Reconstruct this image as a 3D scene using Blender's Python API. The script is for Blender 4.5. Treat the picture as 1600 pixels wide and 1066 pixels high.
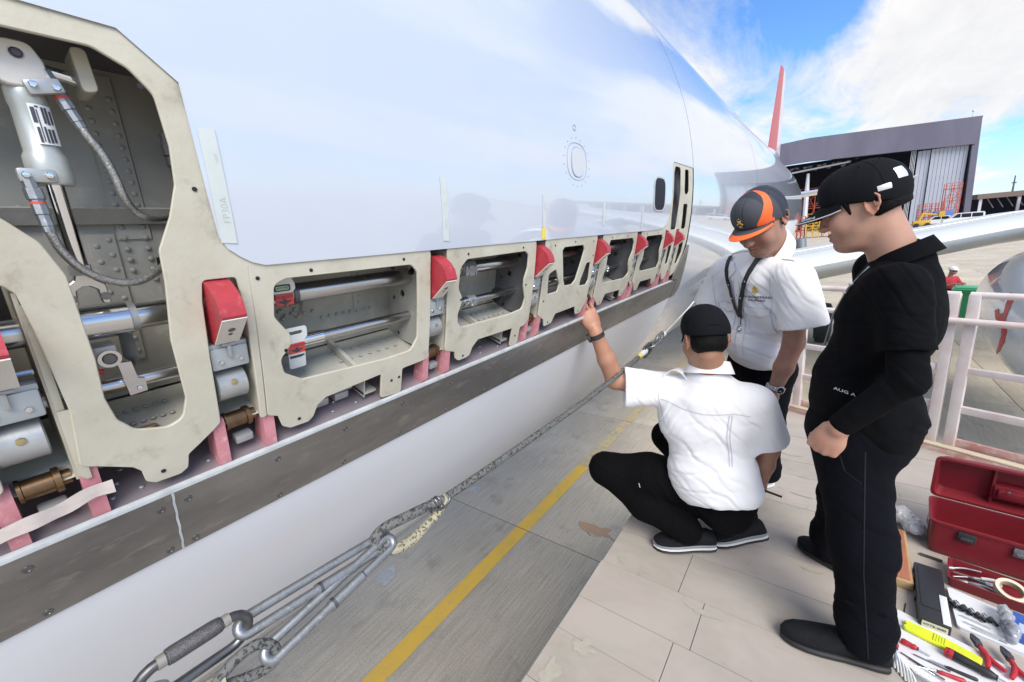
import bpy, bmesh, math, random
import numpy as np
from mathutils import Vector, Matrix, Euler, noise
random.seed(7)
for _o in list(bpy.data.objects): bpy.data.objects.remove(_o)
scene = bpy.context.scene
col = scene.collection
PI = math.pi

# ---------------------------------------------------------------- camera
cd = bpy.data.cameras.new('camera'); cam = bpy.data.objects.new('camera', cd); col.objects.link(cam)
cd.sensor_fit = 'HORIZONTAL'; cd.sensor_width = 36.0; cd.lens = 14.4
cd.clip_start = 0.02; cd.clip_end = 4000
_r = Vector((0.79889413, 0.5958132, -0.08230916)); _d = Vector((0.07725984, -0.23736622, -0.96834301))
_f = Vector((-0.59648896, 0.76724436, -0.23566292))
m = Matrix.Identity(4)
for i in range(3):
    m[i][0] = _r[i]; m[i][1] = -_d[i]; m[i][2] = -_f[i]
m[2][3] = 3.6
cam.matrix_world = m
scene.camera = cam

# ---------------------------------------------------------------- daylight
SUN = Vector((0.58, -0.46, 0.70)).normalized()          # towards the sun: high behind the right shoulder, veiled by thin bright cloud
w = bpy.data.worlds.new('World'); scene.world = w; w.use_nodes = True
nt = w.node_tree; nt.nodes.clear()
N = nt.nodes.new; L = nt.links.new
def mth(op, a, b=None, c=None, clamp=False):
    n = N('ShaderNodeMath'); n.operation = op; n.use_clamp = clamp
    for i, v in enumerate((a, b, c)):
        if v is None: continue
        if isinstance(v, (int, float)): n.inputs[i].default_value = v
        else: L(v, n.inputs[i])
    return n.outputs[0]
out = N('ShaderNodeOutputWorld'); bg = N('ShaderNodeBackground'); L(bg.outputs[0], out.inputs[0])
bg.inputs['Strength'].default_value = 0.070
sky = N('ShaderNodeTexSky'); sky.sky_type = 'NISHITA'; sky.sun_disc = False
sky.sun_elevation = math.asin(SUN.z); sky.sun_rotation = math.atan2(SUN.x, SUN.y)
sky.air_density = 1.0; sky.dust_density = 0.25; sky.ozone_density = 2.2
tc = N('ShaderNodeTexCoord'); sep = N('ShaderNodeSeparateXYZ'); L(tc.outputs['Generated'], sep.inputs[0])
zz = mth('MAXIMUM', mth('ADD', sep.outputs[2], 0.10), 0.02)
px = mth('DIVIDE', sep.outputs[0], zz); py = mth('DIVIDE', sep.outputs[1], zz)
cmb = N('ShaderNodeCombineXYZ'); L(px, cmb.inputs[0]); L(py, cmb.inputs[1])
mp = N('ShaderNodeMapping'); L(cmb.outputs[0], mp.inputs[0])
mp.inputs['Rotation'].default_value = (0, 0, 0.5); mp.inputs['Scale'].default_value = (0.72, 0.27, 1.0)
mp.inputs['Location'].default_value = (3.1, 1.7, 0.0)
def nz(scale, detail, rough, dist, vec):
    n = N('ShaderNodeTexNoise'); n.inputs['Scale'].default_value = scale; n.inputs['Detail'].default_value = detail
    n.inputs['Roughness'].default_value = rough; n.inputs['Distortion'].default_value = dist; L(vec, n.inputs['Vector']); return n.outputs[0]
big = nz(0.75, 9, 0.58, 0.35, mp.outputs[0])
fine = nz(3.3, 10, 0.66, 0.5, mp.outputs[0])
dens = mth('ADD', mth('MULTIPLY', big, 0.66), mth('MULTIPLY', fine, 0.34))
# the cloud bank of the photograph and the open blue gap beside it, as broad lobes of cover about sky directions
def lobe(d, sharp, amt):
    vm = N('ShaderNodeVectorMath'); vm.operation = 'DOT_PRODUCT'; L(tc.outputs['Generated'], vm.inputs[0])
    vm.inputs[1].default_value = Vector(d).normalized()
    return mth('MULTIPLY', mth('POWER', mth('MAXIMUM', vm.outputs['Value'], 0.0), sharp), amt)
LOBES = [((0.21, 0.92, 0.30), 110, 0.13), ((0.46, 0.80, 0.40), 50, 0.02), ((-0.03, 0.93, 0.38), 160, -0.24), ((0.13, 0.85, 0.52), 110, -0.24),
         ((-0.12, 0.86, 0.50), 300, 0.15), ((0.10, 0.98, 0.14), 200, 0.06)]
for dd in LOBES: dens = mth('ADD', dens, lobe(*dd))
rmp = N('ShaderNodeValToRGB'); L(dens, rmp.inputs[0])
rmp.color_ramp.elements[0].position = 0.45; rmp.color_ramp.elements[0].color = (0, 0, 0, 1)
rmp.color_ramp.elements[1].position = 0.565; rmp.color_ramp.elements[1].color = (1, 1, 1, 1)
hz = mth('SUBTRACT', 1.0, mth('MULTIPLY', mth('MAXIMUM', sep.outputs[2], 0.0), 9.0), None, True)       # whitish air low over the horizon
cover = mth('MAXIMUM', mth('MULTIPLY', rmp.outputs[0], 0.96), mth('MULTIPLY', hz, 0.55))
ccol = N('ShaderNodeMix'); ccol.data_type = 'RGBA'
L(fine, ccol.inputs[0]); ccol.inputs[6].default_value = (3.5, 3.55, 3.75, 1); ccol.inputs[7].default_value = (5.9, 5.75, 5.5, 1)
mix = N('ShaderNodeMix'); mix.data_type = 'RGBA'; L(cover, mix.inputs[0])
tint = N('ShaderNodeMix'); tint.data_type = 'RGBA'; tint.blend_type = 'MULTIPLY'; tint.inputs[0].default_value = 1.0
L(sky.outputs[0], tint.inputs[6]); tint.inputs[7].default_value = (0.60, 0.88, 1.20, 1)
L(tint.outputs[2], mix.inputs[6]); L(ccol.outputs[2], mix.inputs[7])
L(mix.outputs[2], bg.inputs['Color'])

sd = bpy.data.lights.new('sun', 'SUN'); sd.energy = 1.5; sd.angle = math.radians(38); sd.color = (1.0, 0.93, 0.83)
sun = bpy.data.objects.new('sun', sd); col.objects.link(sun)
sun.rotation_euler = SUN.to_track_quat('Z', 'Y').to_euler(); sun.location = (-30, 20, 60)
scene.view_settings.view_transform = 'Standard'; scene.view_settings.look = 'None'
scene.view_settings.exposure = 1.52; scene.view_settings.gamma = 1.0; scene.view_settings.use_curve_mapping = False

# ---------------------------------------------------------------- materials
MATS = {}
def mat(name, c, rough=0.5, metal=0.0, c2=None, scale=8.0, detail=6, lo=0.35, hi=0.7, bump=0.0, bscale=60.0, coat=0.0, stretch=(1, 1, 1),
        c3=None, s3=30.0, lo3=0.55, hi3=0.72, rvar=0.0, spec=0.5, sheen=0.0, trans=0.0, sss=0.0, bdist=0.004, cior=1.5):
    """principled material: base colour c, blotches of c2 (noise), specks or wear of c3, fine bump"""
    if name in MATS: return MATS[name]
    mt = bpy.data.materials.new(name); mt.use_nodes = True
    t = mt.node_tree; b = t.nodes['Principled BSDF']; n_ = t.nodes.new; l_ = t.links.new
    b.inputs['Roughness'].default_value = rough; b.inputs['Metallic'].default_value = metal
    b.inputs['Specular IOR Level'].default_value = spec
    b.inputs['Coat Weight'].default_value = coat; b.inputs['Coat Roughness'].default_value = 0.03; b.inputs['Coat IOR'].default_value = cior
    b.inputs['Sheen Weight'].default_value = sheen; b.inputs['Transmission Weight'].default_value = trans
    if sss: b.inputs['Subsurface Weight'].default_value = sss; b.inputs['Subsurface Radius'].default_value = (0.012, 0.005, 0.003)
    b.inputs['Base Color'].default_value = (*c, 1)
    tcn = n_('ShaderNodeTexCoord'); mpn = n_('ShaderNodeMapping'); l_(tcn.outputs['Object'], mpn.inputs[0]); mpn.inputs['Scale'].default_value = stretch
    v = mpn.outputs[0]; last = None
    def noi(sc, dt, rg=0.55, ds=0.0):
        q = n_('ShaderNodeTexNoise'); q.inputs['Scale'].default_value = sc; q.inputs['Detail'].default_value = dt
        q.inputs['Roughness'].default_value = rg; q.inputs['Distortion'].default_value = ds; l_(v, q.inputs['Vector']); return q.outputs[0]
    def rampf(src, a, z):
        q = n_('ShaderNodeMapRange'); q.inputs[1].default_value = a; q.inputs[2].default_value = z; l_(src, q.inputs[0]); return q.outputs[0]
    def mixc(f, A, B):
        q = n_('ShaderNodeMix'); q.data_type = 'RGBA'; l_(f, q.inputs[0])
        for i, X in ((6, A), (7, B)):
            if isinstance(X, tuple): q.inputs[i].default_value = (*X, 1)
            else: l_(X, q.inputs[i])
        return q.outputs[2]
    cur = c; f1 = None
    if c2 is not None:
        f1 = rampf(noi(scale, detail, 0.6, 0.4), lo, hi); cur = mixc(f1, cur, c2)
    if c3 is not None:
        f3 = rampf(noi(s3, 8, 0.65, 0.2), lo3, hi3); cur = mixc(f3, cur, c3)
    if not isinstance(cur, tuple): l_(cur, b.inputs['Base Color'])
    if rvar and f1 is not None:
        q = n_('ShaderNodeMapRange'); l_(f1, q.inputs[0]); q.inputs[3].default_value = rough; q.inputs[4].default_value = min(1, max(0, rough + rvar)); l_(q.outputs[0], b.inputs['Roughness'])
    if bump:
        bn = n_('ShaderNodeBump'); bn.inputs['Strength'].default_value = bump; bn.inputs['Distance'].default_value = bdist
        l_(noi(bscale, 5, 0.6), bn.inputs['Height']); l_(bn.outputs[0], b.inputs['Normal'])
    MATS[name] = mt
    return mt

WHITE = mat('white_gloss_paint', (0.55, 0.595, 0.665), 0.25, 0, c2=(0.52, 0.57, 0.645), scale=1.3, bump=0.03, bscale=1.8, coat=1.0, bdist=0.02, cior=1.75)
DOORW = mat('door_gloss_paint', (0.535, 0.585, 0.66), 0.25, 0, c2=(0.505, 0.56, 0.64), scale=1.6, bump=0.03, bscale=2.2, coat=1.0, bdist=0.02, cior=1.75)
BELLY = mat('belly_matt_paint', (0.69, 0.70, 0.725), 0.42, 0, c2=(0.645, 0.655, 0.68), scale=2.0, stretch=(1, 0.4, 1), coat=0.15)
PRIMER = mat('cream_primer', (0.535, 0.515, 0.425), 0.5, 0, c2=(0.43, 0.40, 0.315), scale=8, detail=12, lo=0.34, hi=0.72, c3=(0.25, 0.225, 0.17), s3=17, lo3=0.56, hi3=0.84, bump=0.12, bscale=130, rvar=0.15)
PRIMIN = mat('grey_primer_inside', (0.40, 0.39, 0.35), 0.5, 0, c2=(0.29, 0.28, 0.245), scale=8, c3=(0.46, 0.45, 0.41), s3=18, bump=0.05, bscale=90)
DARKIN = mat('dark_frame_web', (0.09, 0.092, 0.098), 0.5, 0, c2=(0.13, 0.13, 0.13), scale=9)  # dark grey webs and linings, deepened so recess shade sits in the colour
FLOORP = mat('bay_floor', (0.50, 0.49, 0.43), 0.42, 0, c2=(0.38, 0.37, 0.32), scale=7)
SHELF = mat('sill_shelf', (0.30, 0.27, 0.285), 0.32, 0.35, c2=(0.38, 0.31, 0.335), scale=9, c3=(0.36, 0.28, 0.31), s3=15, lo3=0.60, hi3=0.75)  # pink reflection on the metal put into the colour as mottled patches
SILL = mat('sill_strip_metal', (0.30, 0.295, 0.285), 0.36, 0.85, c2=(0.19, 0.188, 0.185), scale=6, stretch=(1, 0.55, 1.5), c3=(0.36, 0.34, 0.31), s3=24, bump=0.05, bscale=120, rvar=0.12)
LIP = mat('pale_sealant', (0.50, 0.53, 0.54), 0.4, 0, c2=(0.36, 0.38, 0.39), scale=26)
STEEL = mat('polished_steel', (0.62, 0.62, 0.62), 0.2, 1.0, c2=(0.45, 0.45, 0.46), scale=10, stretch=(1, 0.25, 1), rvar=0.1)
CHROME = mat('chrome', (0.75, 0.75, 0.76), 0.08, 1.0)
DKSTEEL = mat('dark_steel', (0.20, 0.205, 0.215), 0.30, 0.9, c2=(0.12, 0.12, 0.125), scale=22, rvar=0.15)
CAD = mat('cadmium_grey', (0.42, 0.43, 0.43), 0.38, 0.45, c2=(0.34, 0.35, 0.355), scale=22, bump=0.04, bscale=160)
BLUEG = mat('blue_grey_casting', (0.42, 0.46, 0.48), 0.42, 0.3, c2=(0.36, 0.40, 0.42), scale=16)
ACTU = mat('actuator_body', (0.50, 0.52, 0.49), 0.33, 0.35, c2=(0.40, 0.42, 0.40), scale=14, c3=(0.60, 0.62, 0.58), s3=20)
BRASS = mat('bronze_roller', (0.26, 0.16, 0.085), 0.36, 0.9, c2=(0.12, 0.075, 0.045), scale=26)
PINK = mat('pink_primer_lug', (0.56, 0.245, 0.27), 0.5, 0, c2=(0.48, 0.18, 0.205), scale=28, c3=(0.66, 0.42, 0.43), s3=42, bump=0.06, bscale=160)
RED = mat('red_latch_paint', (0.40, 0.035, 0.048), 0.45, 0, c2=(0.31, 0.028, 0.04), scale=30, c3=(0.50, 0.14, 0.15), s3=40, lo3=0.56, hi3=0.80)
REDFLAT = mat('red_label', (0.60, 0.07, 0.06), 0.5)
LWHITE = mat('latch_white_face', (0.66, 0.63, 0.58), 0.45, 0, c2=(0.56, 0.53, 0.48), scale=24)
LABELW = mat('white_label', (0.72, 0.74, 0.73), 0.45)
GREENL = mat('pale_green_window', (0.45, 0.62, 0.40), 0.4)
INK = mat('dark_ink', (0.05, 0.055, 0.075), 0.6)
PENCIL = mat('pen_ink', (0.28, 0.29, 0.30), 0.7)
TAPE = mat('masking_tape', (0.57, 0.62, 0.61), 0.5, 0, c2=(0.52, 0.57, 0.555), scale=20)
TAPEY = mat('yellow_tape', (0.75, 0.62, 0.12), 0.55)
BLACK = mat('black_void', (0.012, 0.012, 0.014), 0.7)
RUBBER = mat('black_rubber', (0.025, 0.025, 0.027), 0.6, bump=0.05, bscale=200)
HOSE = mat('braided_hose', (0.42, 0.41, 0.385), 0.38, 0.75, c2=(0.24, 0.235, 0.22), scale=420, detail=2, lo=0.4, hi=0.6, bump=0.3, bscale=420)
BRAIDROPE = mat('grey_speckled_rope', (0.135, 0.137, 0.135), 0.75, 0, c2=(0.035, 0.035, 0.035), scale=130, detail=2, lo=0.50, hi=0.58, bump=0.4, bscale=160)
PALEROPE = mat('cream_speckled_sleeve', (0.36, 0.335, 0.235), 0.7, 0, c2=(0.12, 0.11, 0.075), scale=150, detail=1, lo=0.54, hi=0.60, bump=0.3, bscale=160)
GALV = mat('galvanised_steel', (0.34, 0.355, 0.365), 0.40, 0.85, c2=(0.22, 0.23, 0.24), scale=60, c3=(0.46, 0.47, 0.48), s3=120, rvar=0.15)
GLASSD = mat('dark_glass', (0.012, 0.014, 0.022), 0.12, 0.0, spec=0.35)
RECESS = mat('recess_dark', (0.010, 0.011, 0.020), 0.5, 0.0, spec=0.15)

# ---------------------------------------------------------------- helpers
ORG = {}                                                # world origin of every object that parents others
def tag(o, label=None, cat=None, group=None, kind=None):
    if label: o['label'] = label
    if cat: o['category'] = cat
    if group: o['group'] = group
    if kind: o['kind'] = kind
    return o
def thing(name, label, cat, loc, group=None):
    o = bpy.data.objects.new(name, None); col.objects.link(o); o.location = loc; o.empty_display_size = 0.1
    ORG[o.name] = Vector(loc); return tag(o, label, cat, group)
def link_mesh(me, name, material, parent=None, loc=(0, 0, 0)):
    """me is in world coordinates minus loc (loc = world place of the object's origin)"""
    o = bpy.data.objects.new(name, me); col.objects.link(o)
    loc = Vector(loc)
    if material is not None and not me.materials:
        for k in (material if isinstance(material, (list, tuple)) else [material]): me.materials.append(k)
    if parent is not None:
        o.parent = parent; o.location = loc - ORG[parent.name]
    else: o.location = loc
    ORG[o.name] = loc
    return o
class MB:
    def __init__(s): s.v = []; s.f = []
    def add(s, vs, fs):
        n = len(s.v); s.v += [tuple(p) for p in vs]; s.f += [tuple(i + n for i in f) for f in fs]; return s
    def box(s, c, size, rot=None, bev=0.0):
        bm = bmesh.new(); bmesh.ops.create_cube(bm, size=1.0)
        for q in bm.verts: q.co = Vector((q.co.x * size[0], q.co.y * size[1], q.co.z * size[2]))
        if bev: bmesh.ops.bevel(bm, geom=list(bm.edges), offset=min(bev, min(size) * 0.45), segments=2, affect='EDGES', profile=0.6)
        return s.bm(bm, c, rot)
    def bm(s, bm, c=(0, 0, 0), rot=None):
        c = Vector(c); bm.verts.index_update()
        vs = [(rot @ q.co if rot is not None else q.co) + c for q in bm.verts]
        s.add(vs, [[q.index for q in f.verts] for f in bm.faces]); bm.free(); return s
    def tube(s, pts, r, n=10, closed=False, caps=True):
        pts = [Vector(p) for p in pts]; k = len(pts); rr = r if isinstance(r, (list, tuple)) else [r] * k
        tg = []
        for i in range(k):
            a = pts[(i - 1) % k] if (closed or i > 0) else pts[i]; b = pts[(i + 1) % k] if (closed or i < k - 1) else pts[i]
            t_ = (b - a); tg.append(t_.normalized() if t_.length > 1e-9 else Vector((0, 0, 1)))
        u = tg[0].orthogonal().normalized(); vs = []
        for i in range(k):
            u = (u - tg[i] * u.dot(tg[i]));
            u = u.normalized() if u.length > 1e-6 else tg[i].orthogonal().normalized()
            w_ = tg[i].cross(u)
            for j in range(n):
                a = 2 * PI * j / n; vs.append(pts[i] + (u * math.cos(a) + w_ * math.sin(a)) * rr[i])
        fs = []
        for i in range(k if closed else k - 1):
            i2 = (i + 1) % k
            for j in range(n): fs.append((i * n + j, i * n + (j + 1) % n, i2 * n + (j + 1) % n, i2 * n + j))
        if caps and not closed: fs += [tuple(range(n))[::-1], tuple((k - 1) * n + j for j in range(n))]
        return s.add(vs, fs)
    def cyl(s, a, b, r, n=16, r2=None): return s.tube([a, b], [r, r if r2 is None else r2], n)
    def lathe(s, prof, o, ax, n=24, caps=True, a0=0.0):
        """prof = [(distance along axis, radius)]"""
        ax = Vector(ax).normalized(); o = Vector(o); u = ax.orthogonal().normalized(); w_ = ax.cross(u); vs = []
        for t_, r in prof:
            for j in range(n):
                a = 2 * PI * j / n + a0; vs.append(o + ax * t_ + (u * math.cos(a) + w_ * math.sin(a)) * max(r, 1e-4))
        fs = [(i * n + j, i * n + (j + 1) % n, (i + 1) * n + (j + 1) % n, (i + 1) * n + j) for i in range(len(prof) - 1) for j in range(n)]
        if caps: fs += [tuple(range(n))[::-1], tuple((len(prof) - 1) * n + j for j in range(n))]
        return s.add(vs, fs)
    def prism(s, pts, vec):
        vec = Vector(vec); a = [Vector(p) for p in pts]; n = len(a)
        return s.add(a + [p + vec for p in a], [tuple(range(n))[::-1], tuple(range(n, 2 * n))] + [(i, (i + 1) % n, n + (i + 1) % n, n + i) for i in range(n)])
    def sphere(s, c, r, n=12, sc=(1, 1, 1)):
        bm = bmesh.new(); bmesh.ops.create_uvsphere(bm, u_segments=n, v_segments=max(6, n // 2 + 2), radius=r)
        for q in bm.verts: q.co = Vector((q.co.x * sc[0], q.co.y * sc[1], q.co.z * sc[2]))
        return s.bm(bm, c)
    def grid(s, rows):
        n = len(rows[0]); vs = [p for r in rows for p in r]
        return s.add(vs, [(i * n + j, i * n + j + 1, (i + 1) * n + j + 1, (i + 1) * n + j) for i in range(len(rows) - 1) for j in range(n - 1)])
    def mesh(s, name, loc=(0, 0, 0), smooth=35, fix=True):
        me = bpy.data.meshes.new(name); l = Vector(loc)
        me.from_pydata([(p[0] - l.x, p[1] - l.y, p[2] - l.z) for p in s.v], [], s.f)
        if fix:
            bm = bmesh.new(); bm.from_mesh(me); bmesh.ops.recalc_face_normals(bm, faces=bm.faces); bm.to_mesh(me); bm.free()
        if smooth:
            me.polygons.foreach_set('use_smooth', [True] * len(me.polygons)); me.set_sharp_from_angle(angle=math.radians(smooth))
        me.update(); return me
    def build(s, name, material, parent=None, smooth=35, fix=True, loc=None):
        if loc is None: loc = ORG[parent.name] if parent is not None else (0, 0, 0)
        return link_mesh(s.mesh(name, loc, smooth, fix), name, material, parent, loc)
def copies(me, name, places, material, parent, rots=None):
    """alike pieces that share one mesh, each an object of its own"""
    outl = []
    for i, p in enumerate(places):
        o = link_mesh(me, name, material, parent, p)
        if rots is not None: o.rotation_euler = rots[i].to_euler() if hasattr(rots[i], 'to_euler') else rots[i]
        outl.append(o)
    return outl
def fillet(pts, r, n=4):
    out_ = []; k = len(pts)
    for i in range(k):
        rad = r[i] if isinstance(r, (list, tuple)) else r
        p = Vector(pts[i]).to_2d(); a = Vector(pts[i - 1]).to_2d() - p; b = Vector(pts[(i + 1) % k]).to_2d() - p
        la, lb = a.length, b.length; a.normalize(); b.normalize()
        cosx = max(-0.9999, min(0.9999, a.dot(b))); ang = math.acos(cosx)
        if rad <= 0 or ang > 3.0: out_.append(tuple(p)); continue
        t_ = min(rad / math.tan(ang / 2), la * 0.48, lb * 0.48); p0 = p + a * t_; p1 = p + b * t_
        for j in range(n + 1):
            q = j / n; out_.append(tuple((p0 * (1 - q) + p * q) * (1 - q) + (p * (1 - q) + p1 * q) * q))
    return out_
def flat_mesh(outline, holes=(), thick=0.004, bev=0.0):
    """a flat sheet with holes (x, y), thickness centred on z = 0"""
    cu = bpy.data.curves.new('tmp', 'CURVE'); cu.dimensions = '2D'; cu.fill_mode = 'BOTH'; cu.extrude = max(0.0, thick / 2 - bev); cu.bevel_depth = bev; cu.bevel_resolution = 0
    for ring in [outline] + list(holes):
        sp = cu.splines.new('POLY'); sp.points.add(len(ring) - 1); sp.use_cyclic_u = True
        for q, p in zip(sp.points, ring): q.co = (p[0], p[1], 0, 1)
    return curve_to_mesh(cu)
def curve_to_mesh(cu):
    ob = bpy.data.objects.new('tmp', cu); col.objects.link(ob)
    dg = bpy.context.evaluated_depsgraph_get(); dg.update()
    me = bpy.data.meshes.new_from_object(ob.evaluated_get(dg))
    bpy.data.objects.remove(ob); bpy.data.curves.remove(cu)
    return me
def text_mesh(txt, size, thick=0.0, bold=0.0):
    cu = bpy.data.curves.new('txt', 'FONT'); cu.body = txt; cu.size = size; cu.align_x = 'CENTER'; cu.align_y = 'CENTER'; cu.extrude = thick; cu.offset = bold
    cu.resolution_u = 3
    return curve_to_mesh(cu)
def warp(me, fn, cuts=(), loc=(0, 0, 0)):
    """slice a flat mesh along the given second coordinates, then move each vertex with fn(x, y, z) -> world"""
    bm = bmesh.new(); bm.from_mesh(me); bmesh.ops.remove_doubles(bm, verts=bm.verts, dist=1e-5)
    for cx, axis in cuts:
        no = (1, 0, 0) if axis == 0 else (0, 1, 0); co = (cx, 0, 0) if axis == 0 else (0, cx, 0)
        bmesh.ops.bisect_plane(bm, geom=list(bm.verts) + list(bm.edges) + list(bm.faces), dist=1e-5, plane_co=co, plane_no=no)
    l = Vector(loc)
    for q in bm.verts: q.co = Vector(fn(q.co.x, q.co.y, q.co.z)) - l
    bmesh.ops.recalc_face_normals(bm, faces=bm.faces)
    bm.to_mesh(me); bm.free()
    me.polygons.foreach_set('use_smooth', [True] * len(me.polygons)); me.set_sharp_from_angle(angle=math.radians(30)); me.update()
    return me
# ================================================================ SETTING
def concrete():
    mt = mat('apron_concrete', (0.44, 0.385, 0.30), 0.9, 0, c2=(0.57, 0.505, 0.40), scale=0.55, lo=0.35, hi=0.68, c3=(0.27, 0.245, 0.205), s3=2.2, lo3=0.56, hi3=0.80)
    t = mt.node_tree; b = t.nodes['Principled BSDF']; n_ = t.nodes.new; l_ = t.links.new
    src = b.inputs['Base Color'].links[0].from_socket
    g = n_('ShaderNodeNewGeometry'); mp_ = n_('ShaderNodeMapping'); mp_.inputs['Scale'].default_value = (1, 0.035, 1); l_(g.outputs['Position'], mp_.inputs[0])
    q = n_('ShaderNodeTexNoise'); q.inputs['Scale'].default_value = 62; q.inputs['Detail'].default_value = 3; l_(mp_.outputs[0], q.inputs['Vector'])      # broomed grooves, combed along the apron
    r = n_('ShaderNodeMapRange'); r.inputs[1].default_value = 0.38; r.inputs[2].default_value = 0.62; r.inputs[3].default_value = 0.88; r.inputs[4].default_value = 1.08; l_(q.outputs[0], r.inputs[0])
    q2 = n_('ShaderNodeTexNoise'); q2.inputs['Scale'].default_value = 55; q2.inputs['Detail'].default_value = 6; q2.inputs['Roughness'].default_value = .75; l_(g.outputs['Position'], q2.inputs['Vector'])      # grit and aggregate
    r2 = n_('ShaderNodeMapRange'); r2.inputs[1].default_value = 0.3; r2.inputs[2].default_value = 0.7; r2.inputs[3].default_value = 0.80; r2.inputs[4].default_value = 1.18; l_(q2.outputs[0], r2.inputs[0])
    m2 = n_('ShaderNodeMix'); m2.data_type = 'RGBA'; m2.blend_type = 'MULTIPLY'; m2.inputs[0].default_value = 1; l_(src, m2.inputs[6]); l_(r2.outputs[0], m2.inputs[7]); src = m2.outputs[2]
    mx = n_('ShaderNodeMix'); mx.data_type = 'RGBA'; mx.blend_type = 'MULTIPLY'; mx.inputs[0].default_value = 1; l_(src, mx.inputs[6]); l_(r.outputs[0], mx.inputs[7])
    l_(mx.outputs[2], b.inputs['Base Color'])
    bn = n_('ShaderNodeBump'); bn.inputs['Strength'].default_value = 0.35; bn.inputs['Distance'].default_value = 0.006; l_(q.outputs[0], bn.inputs['Height']); l_(bn.outputs[0], b.inputs['Normal'])
    return mt
CONC = concrete()
b = MB(); b.add([(-900, -200, -0.025), (900, -200, -0.025), (900, 1800, -0.025), (-900, 1800, -0.025)], [(0, 1, 2, 3)])
ground = tag(b.build('ground', CONC, smooth=0), kind='structure')
apron = thing('apron', None, None, (0, 0, 0)); tag(apron, kind='structure')
SLX, SLY, G = 3.57, 3.57, 0.012
sl = MB(); sl.box((0, 0, -0.012), (SLX - G, SLY - G, 0.024), bev=0.004)
slab = sl.mesh('concrete_slab')
slab.materials.append(CONC)
copies(slab, 'concrete_slab', [(-13.1 + i * SLX, 1.775 + j * SLY - SLY, 0) for j in range(-1, 12) for i in range(0, 11)], None, apron)
YEL = mat('worn_yellow_line', (0.80, 0.50, 0.06), 0.75, 0, c2=(0.70, 0.45, 0.09), scale=6, c3=(0.42, 0.37, 0.26), s3=11, lo3=0.60, hi3=0.70)
YELOLD = mat('faded_yellow_line', (0.60, 0.46, 0.21), 0.8, 0, c2=(0.48, 0.41, 0.28), scale=5, c3=(0.36, 0.33, 0.28), s3=12, lo3=0.5, hi3=0.62)
for y0, y1, mm in ((-1.76, 3.546, YEL), (3.558, 5.27, YEL), (5.275, 7.10, YELOLD), (7.13, 10.67, YELOLD), (10.7, 14.2, YELOLD)):
    n = max(2, int((y1 - y0) / 0.12)); L1 = []; R1 = []
    for i in range(n + 1):
        y = y0 + (y1 - y0) * i / n
        L1.append((-2.945 + 0.006 * noise.noise((y * 9, 1, 0)), y, 0.004)); R1.append((-2.765 + 0.006 * noise.noise((y * 9, 7, 0)), y, 0.004))
    lb = MB(); lb.grid([L1, R1]); tag(lb.build('painted_line', mm, smooth=0), kind='structure')
for (x, y, sx, sy, mm, sd_) in ((-2.02, 4.02, 0.30, 0.14, mat('peeled_orange_patch', (0.52, 0.33, 0.20), 0.85, c2=(0.42, 0.30, 0.2), scale=20), 3),
                                (-3.75, 2.1, 0.14, 0.2, mat('white_paint_spill', (0.55, 0.54, 0.52), 0.8, c2=(0.4, 0.39, 0.37), scale=22), 5), (-4.0, 3.9, 0.10, 0.16, MATS['white_paint_spill'], 8),
                                (-3.55, 5.1, 0.06, 0.1, MATS['white_paint_spill'], 11)):
    pts = []
    for k in range(28):
        a = 2 * PI * k / 28; rr = 0.7 + 0.55 * noise.noise((math.cos(a) * 1.6 + sd_, math.sin(a) * 1.6, sd_ * 3.1)) + 0.10 * noise.noise((math.cos(a) * 6, math.sin(a) * 6, sd_))
        pts.append((x + sx * rr * math.cos(a), y + sy * rr * math.sin(a), 0.0035))
    pb = MB(); pb.add(pts, [tuple(range(28))]); tag(pb.build('paint_patch', mm, smooth=0), kind='structure')
rng = random.Random(3)
sp = MB()                                               # little chips and crumbs lying on the concrete
for k in range(150):
    x = rng.uniform(-4.4, -0.9); y = rng.uniform(0.4, 8.5); r = rng.uniform(0.004, 0.016)
    sp.add([(x + r * rng.uniform(.6, 1.2) * math.cos(a), y + 1.6 * r * rng.uniform(.6, 1.2) * math.sin(a), 0.003) for a in (0, 1.2, 2.4, 3.6, 4.9)] + [(x, y, 0.003 + r * 0.4)], [(i, (i + 1) % 5, 5) for i in range(5)])
tag(sp.build('concrete_crumbs', mat('pale_crumbs', (0.42, 0.41, 0.38), 0.9), smooth=0), kind='stuff')
ck = MB()
for pts in ([(-2.42, 3.78), (-2.2, 3.95), (-2.05, 3.88), (-1.85, 3.97), (-1.6, 3.86), (-1.35, 3.95), (-1.1, 3.9)], [(-2.1, 7.0), (-1.95, 6.4), (-2.0, 5.9), (-1.8, 5.2)]):
    fine_ = []
    for (a, c) in zip(pts[:-1], pts[1:]):
        for q in range(5): fine_.append((a[0] + (c[0] - a[0]) * q / 5 + rng.uniform(-.012, .012), a[1] + (c[1] - a[1]) * q / 5 + rng.uniform(-.012, .012), 0.002))
    ck.grid([fine_, [(x + 0.006, y + 0.006, z) for x, y, z in fine_]])
tag(ck.build('concrete_crack', mat('crack_dirt', (0.05, 0.048, 0.045), 0.95), smooth=0), kind='structure')

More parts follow.
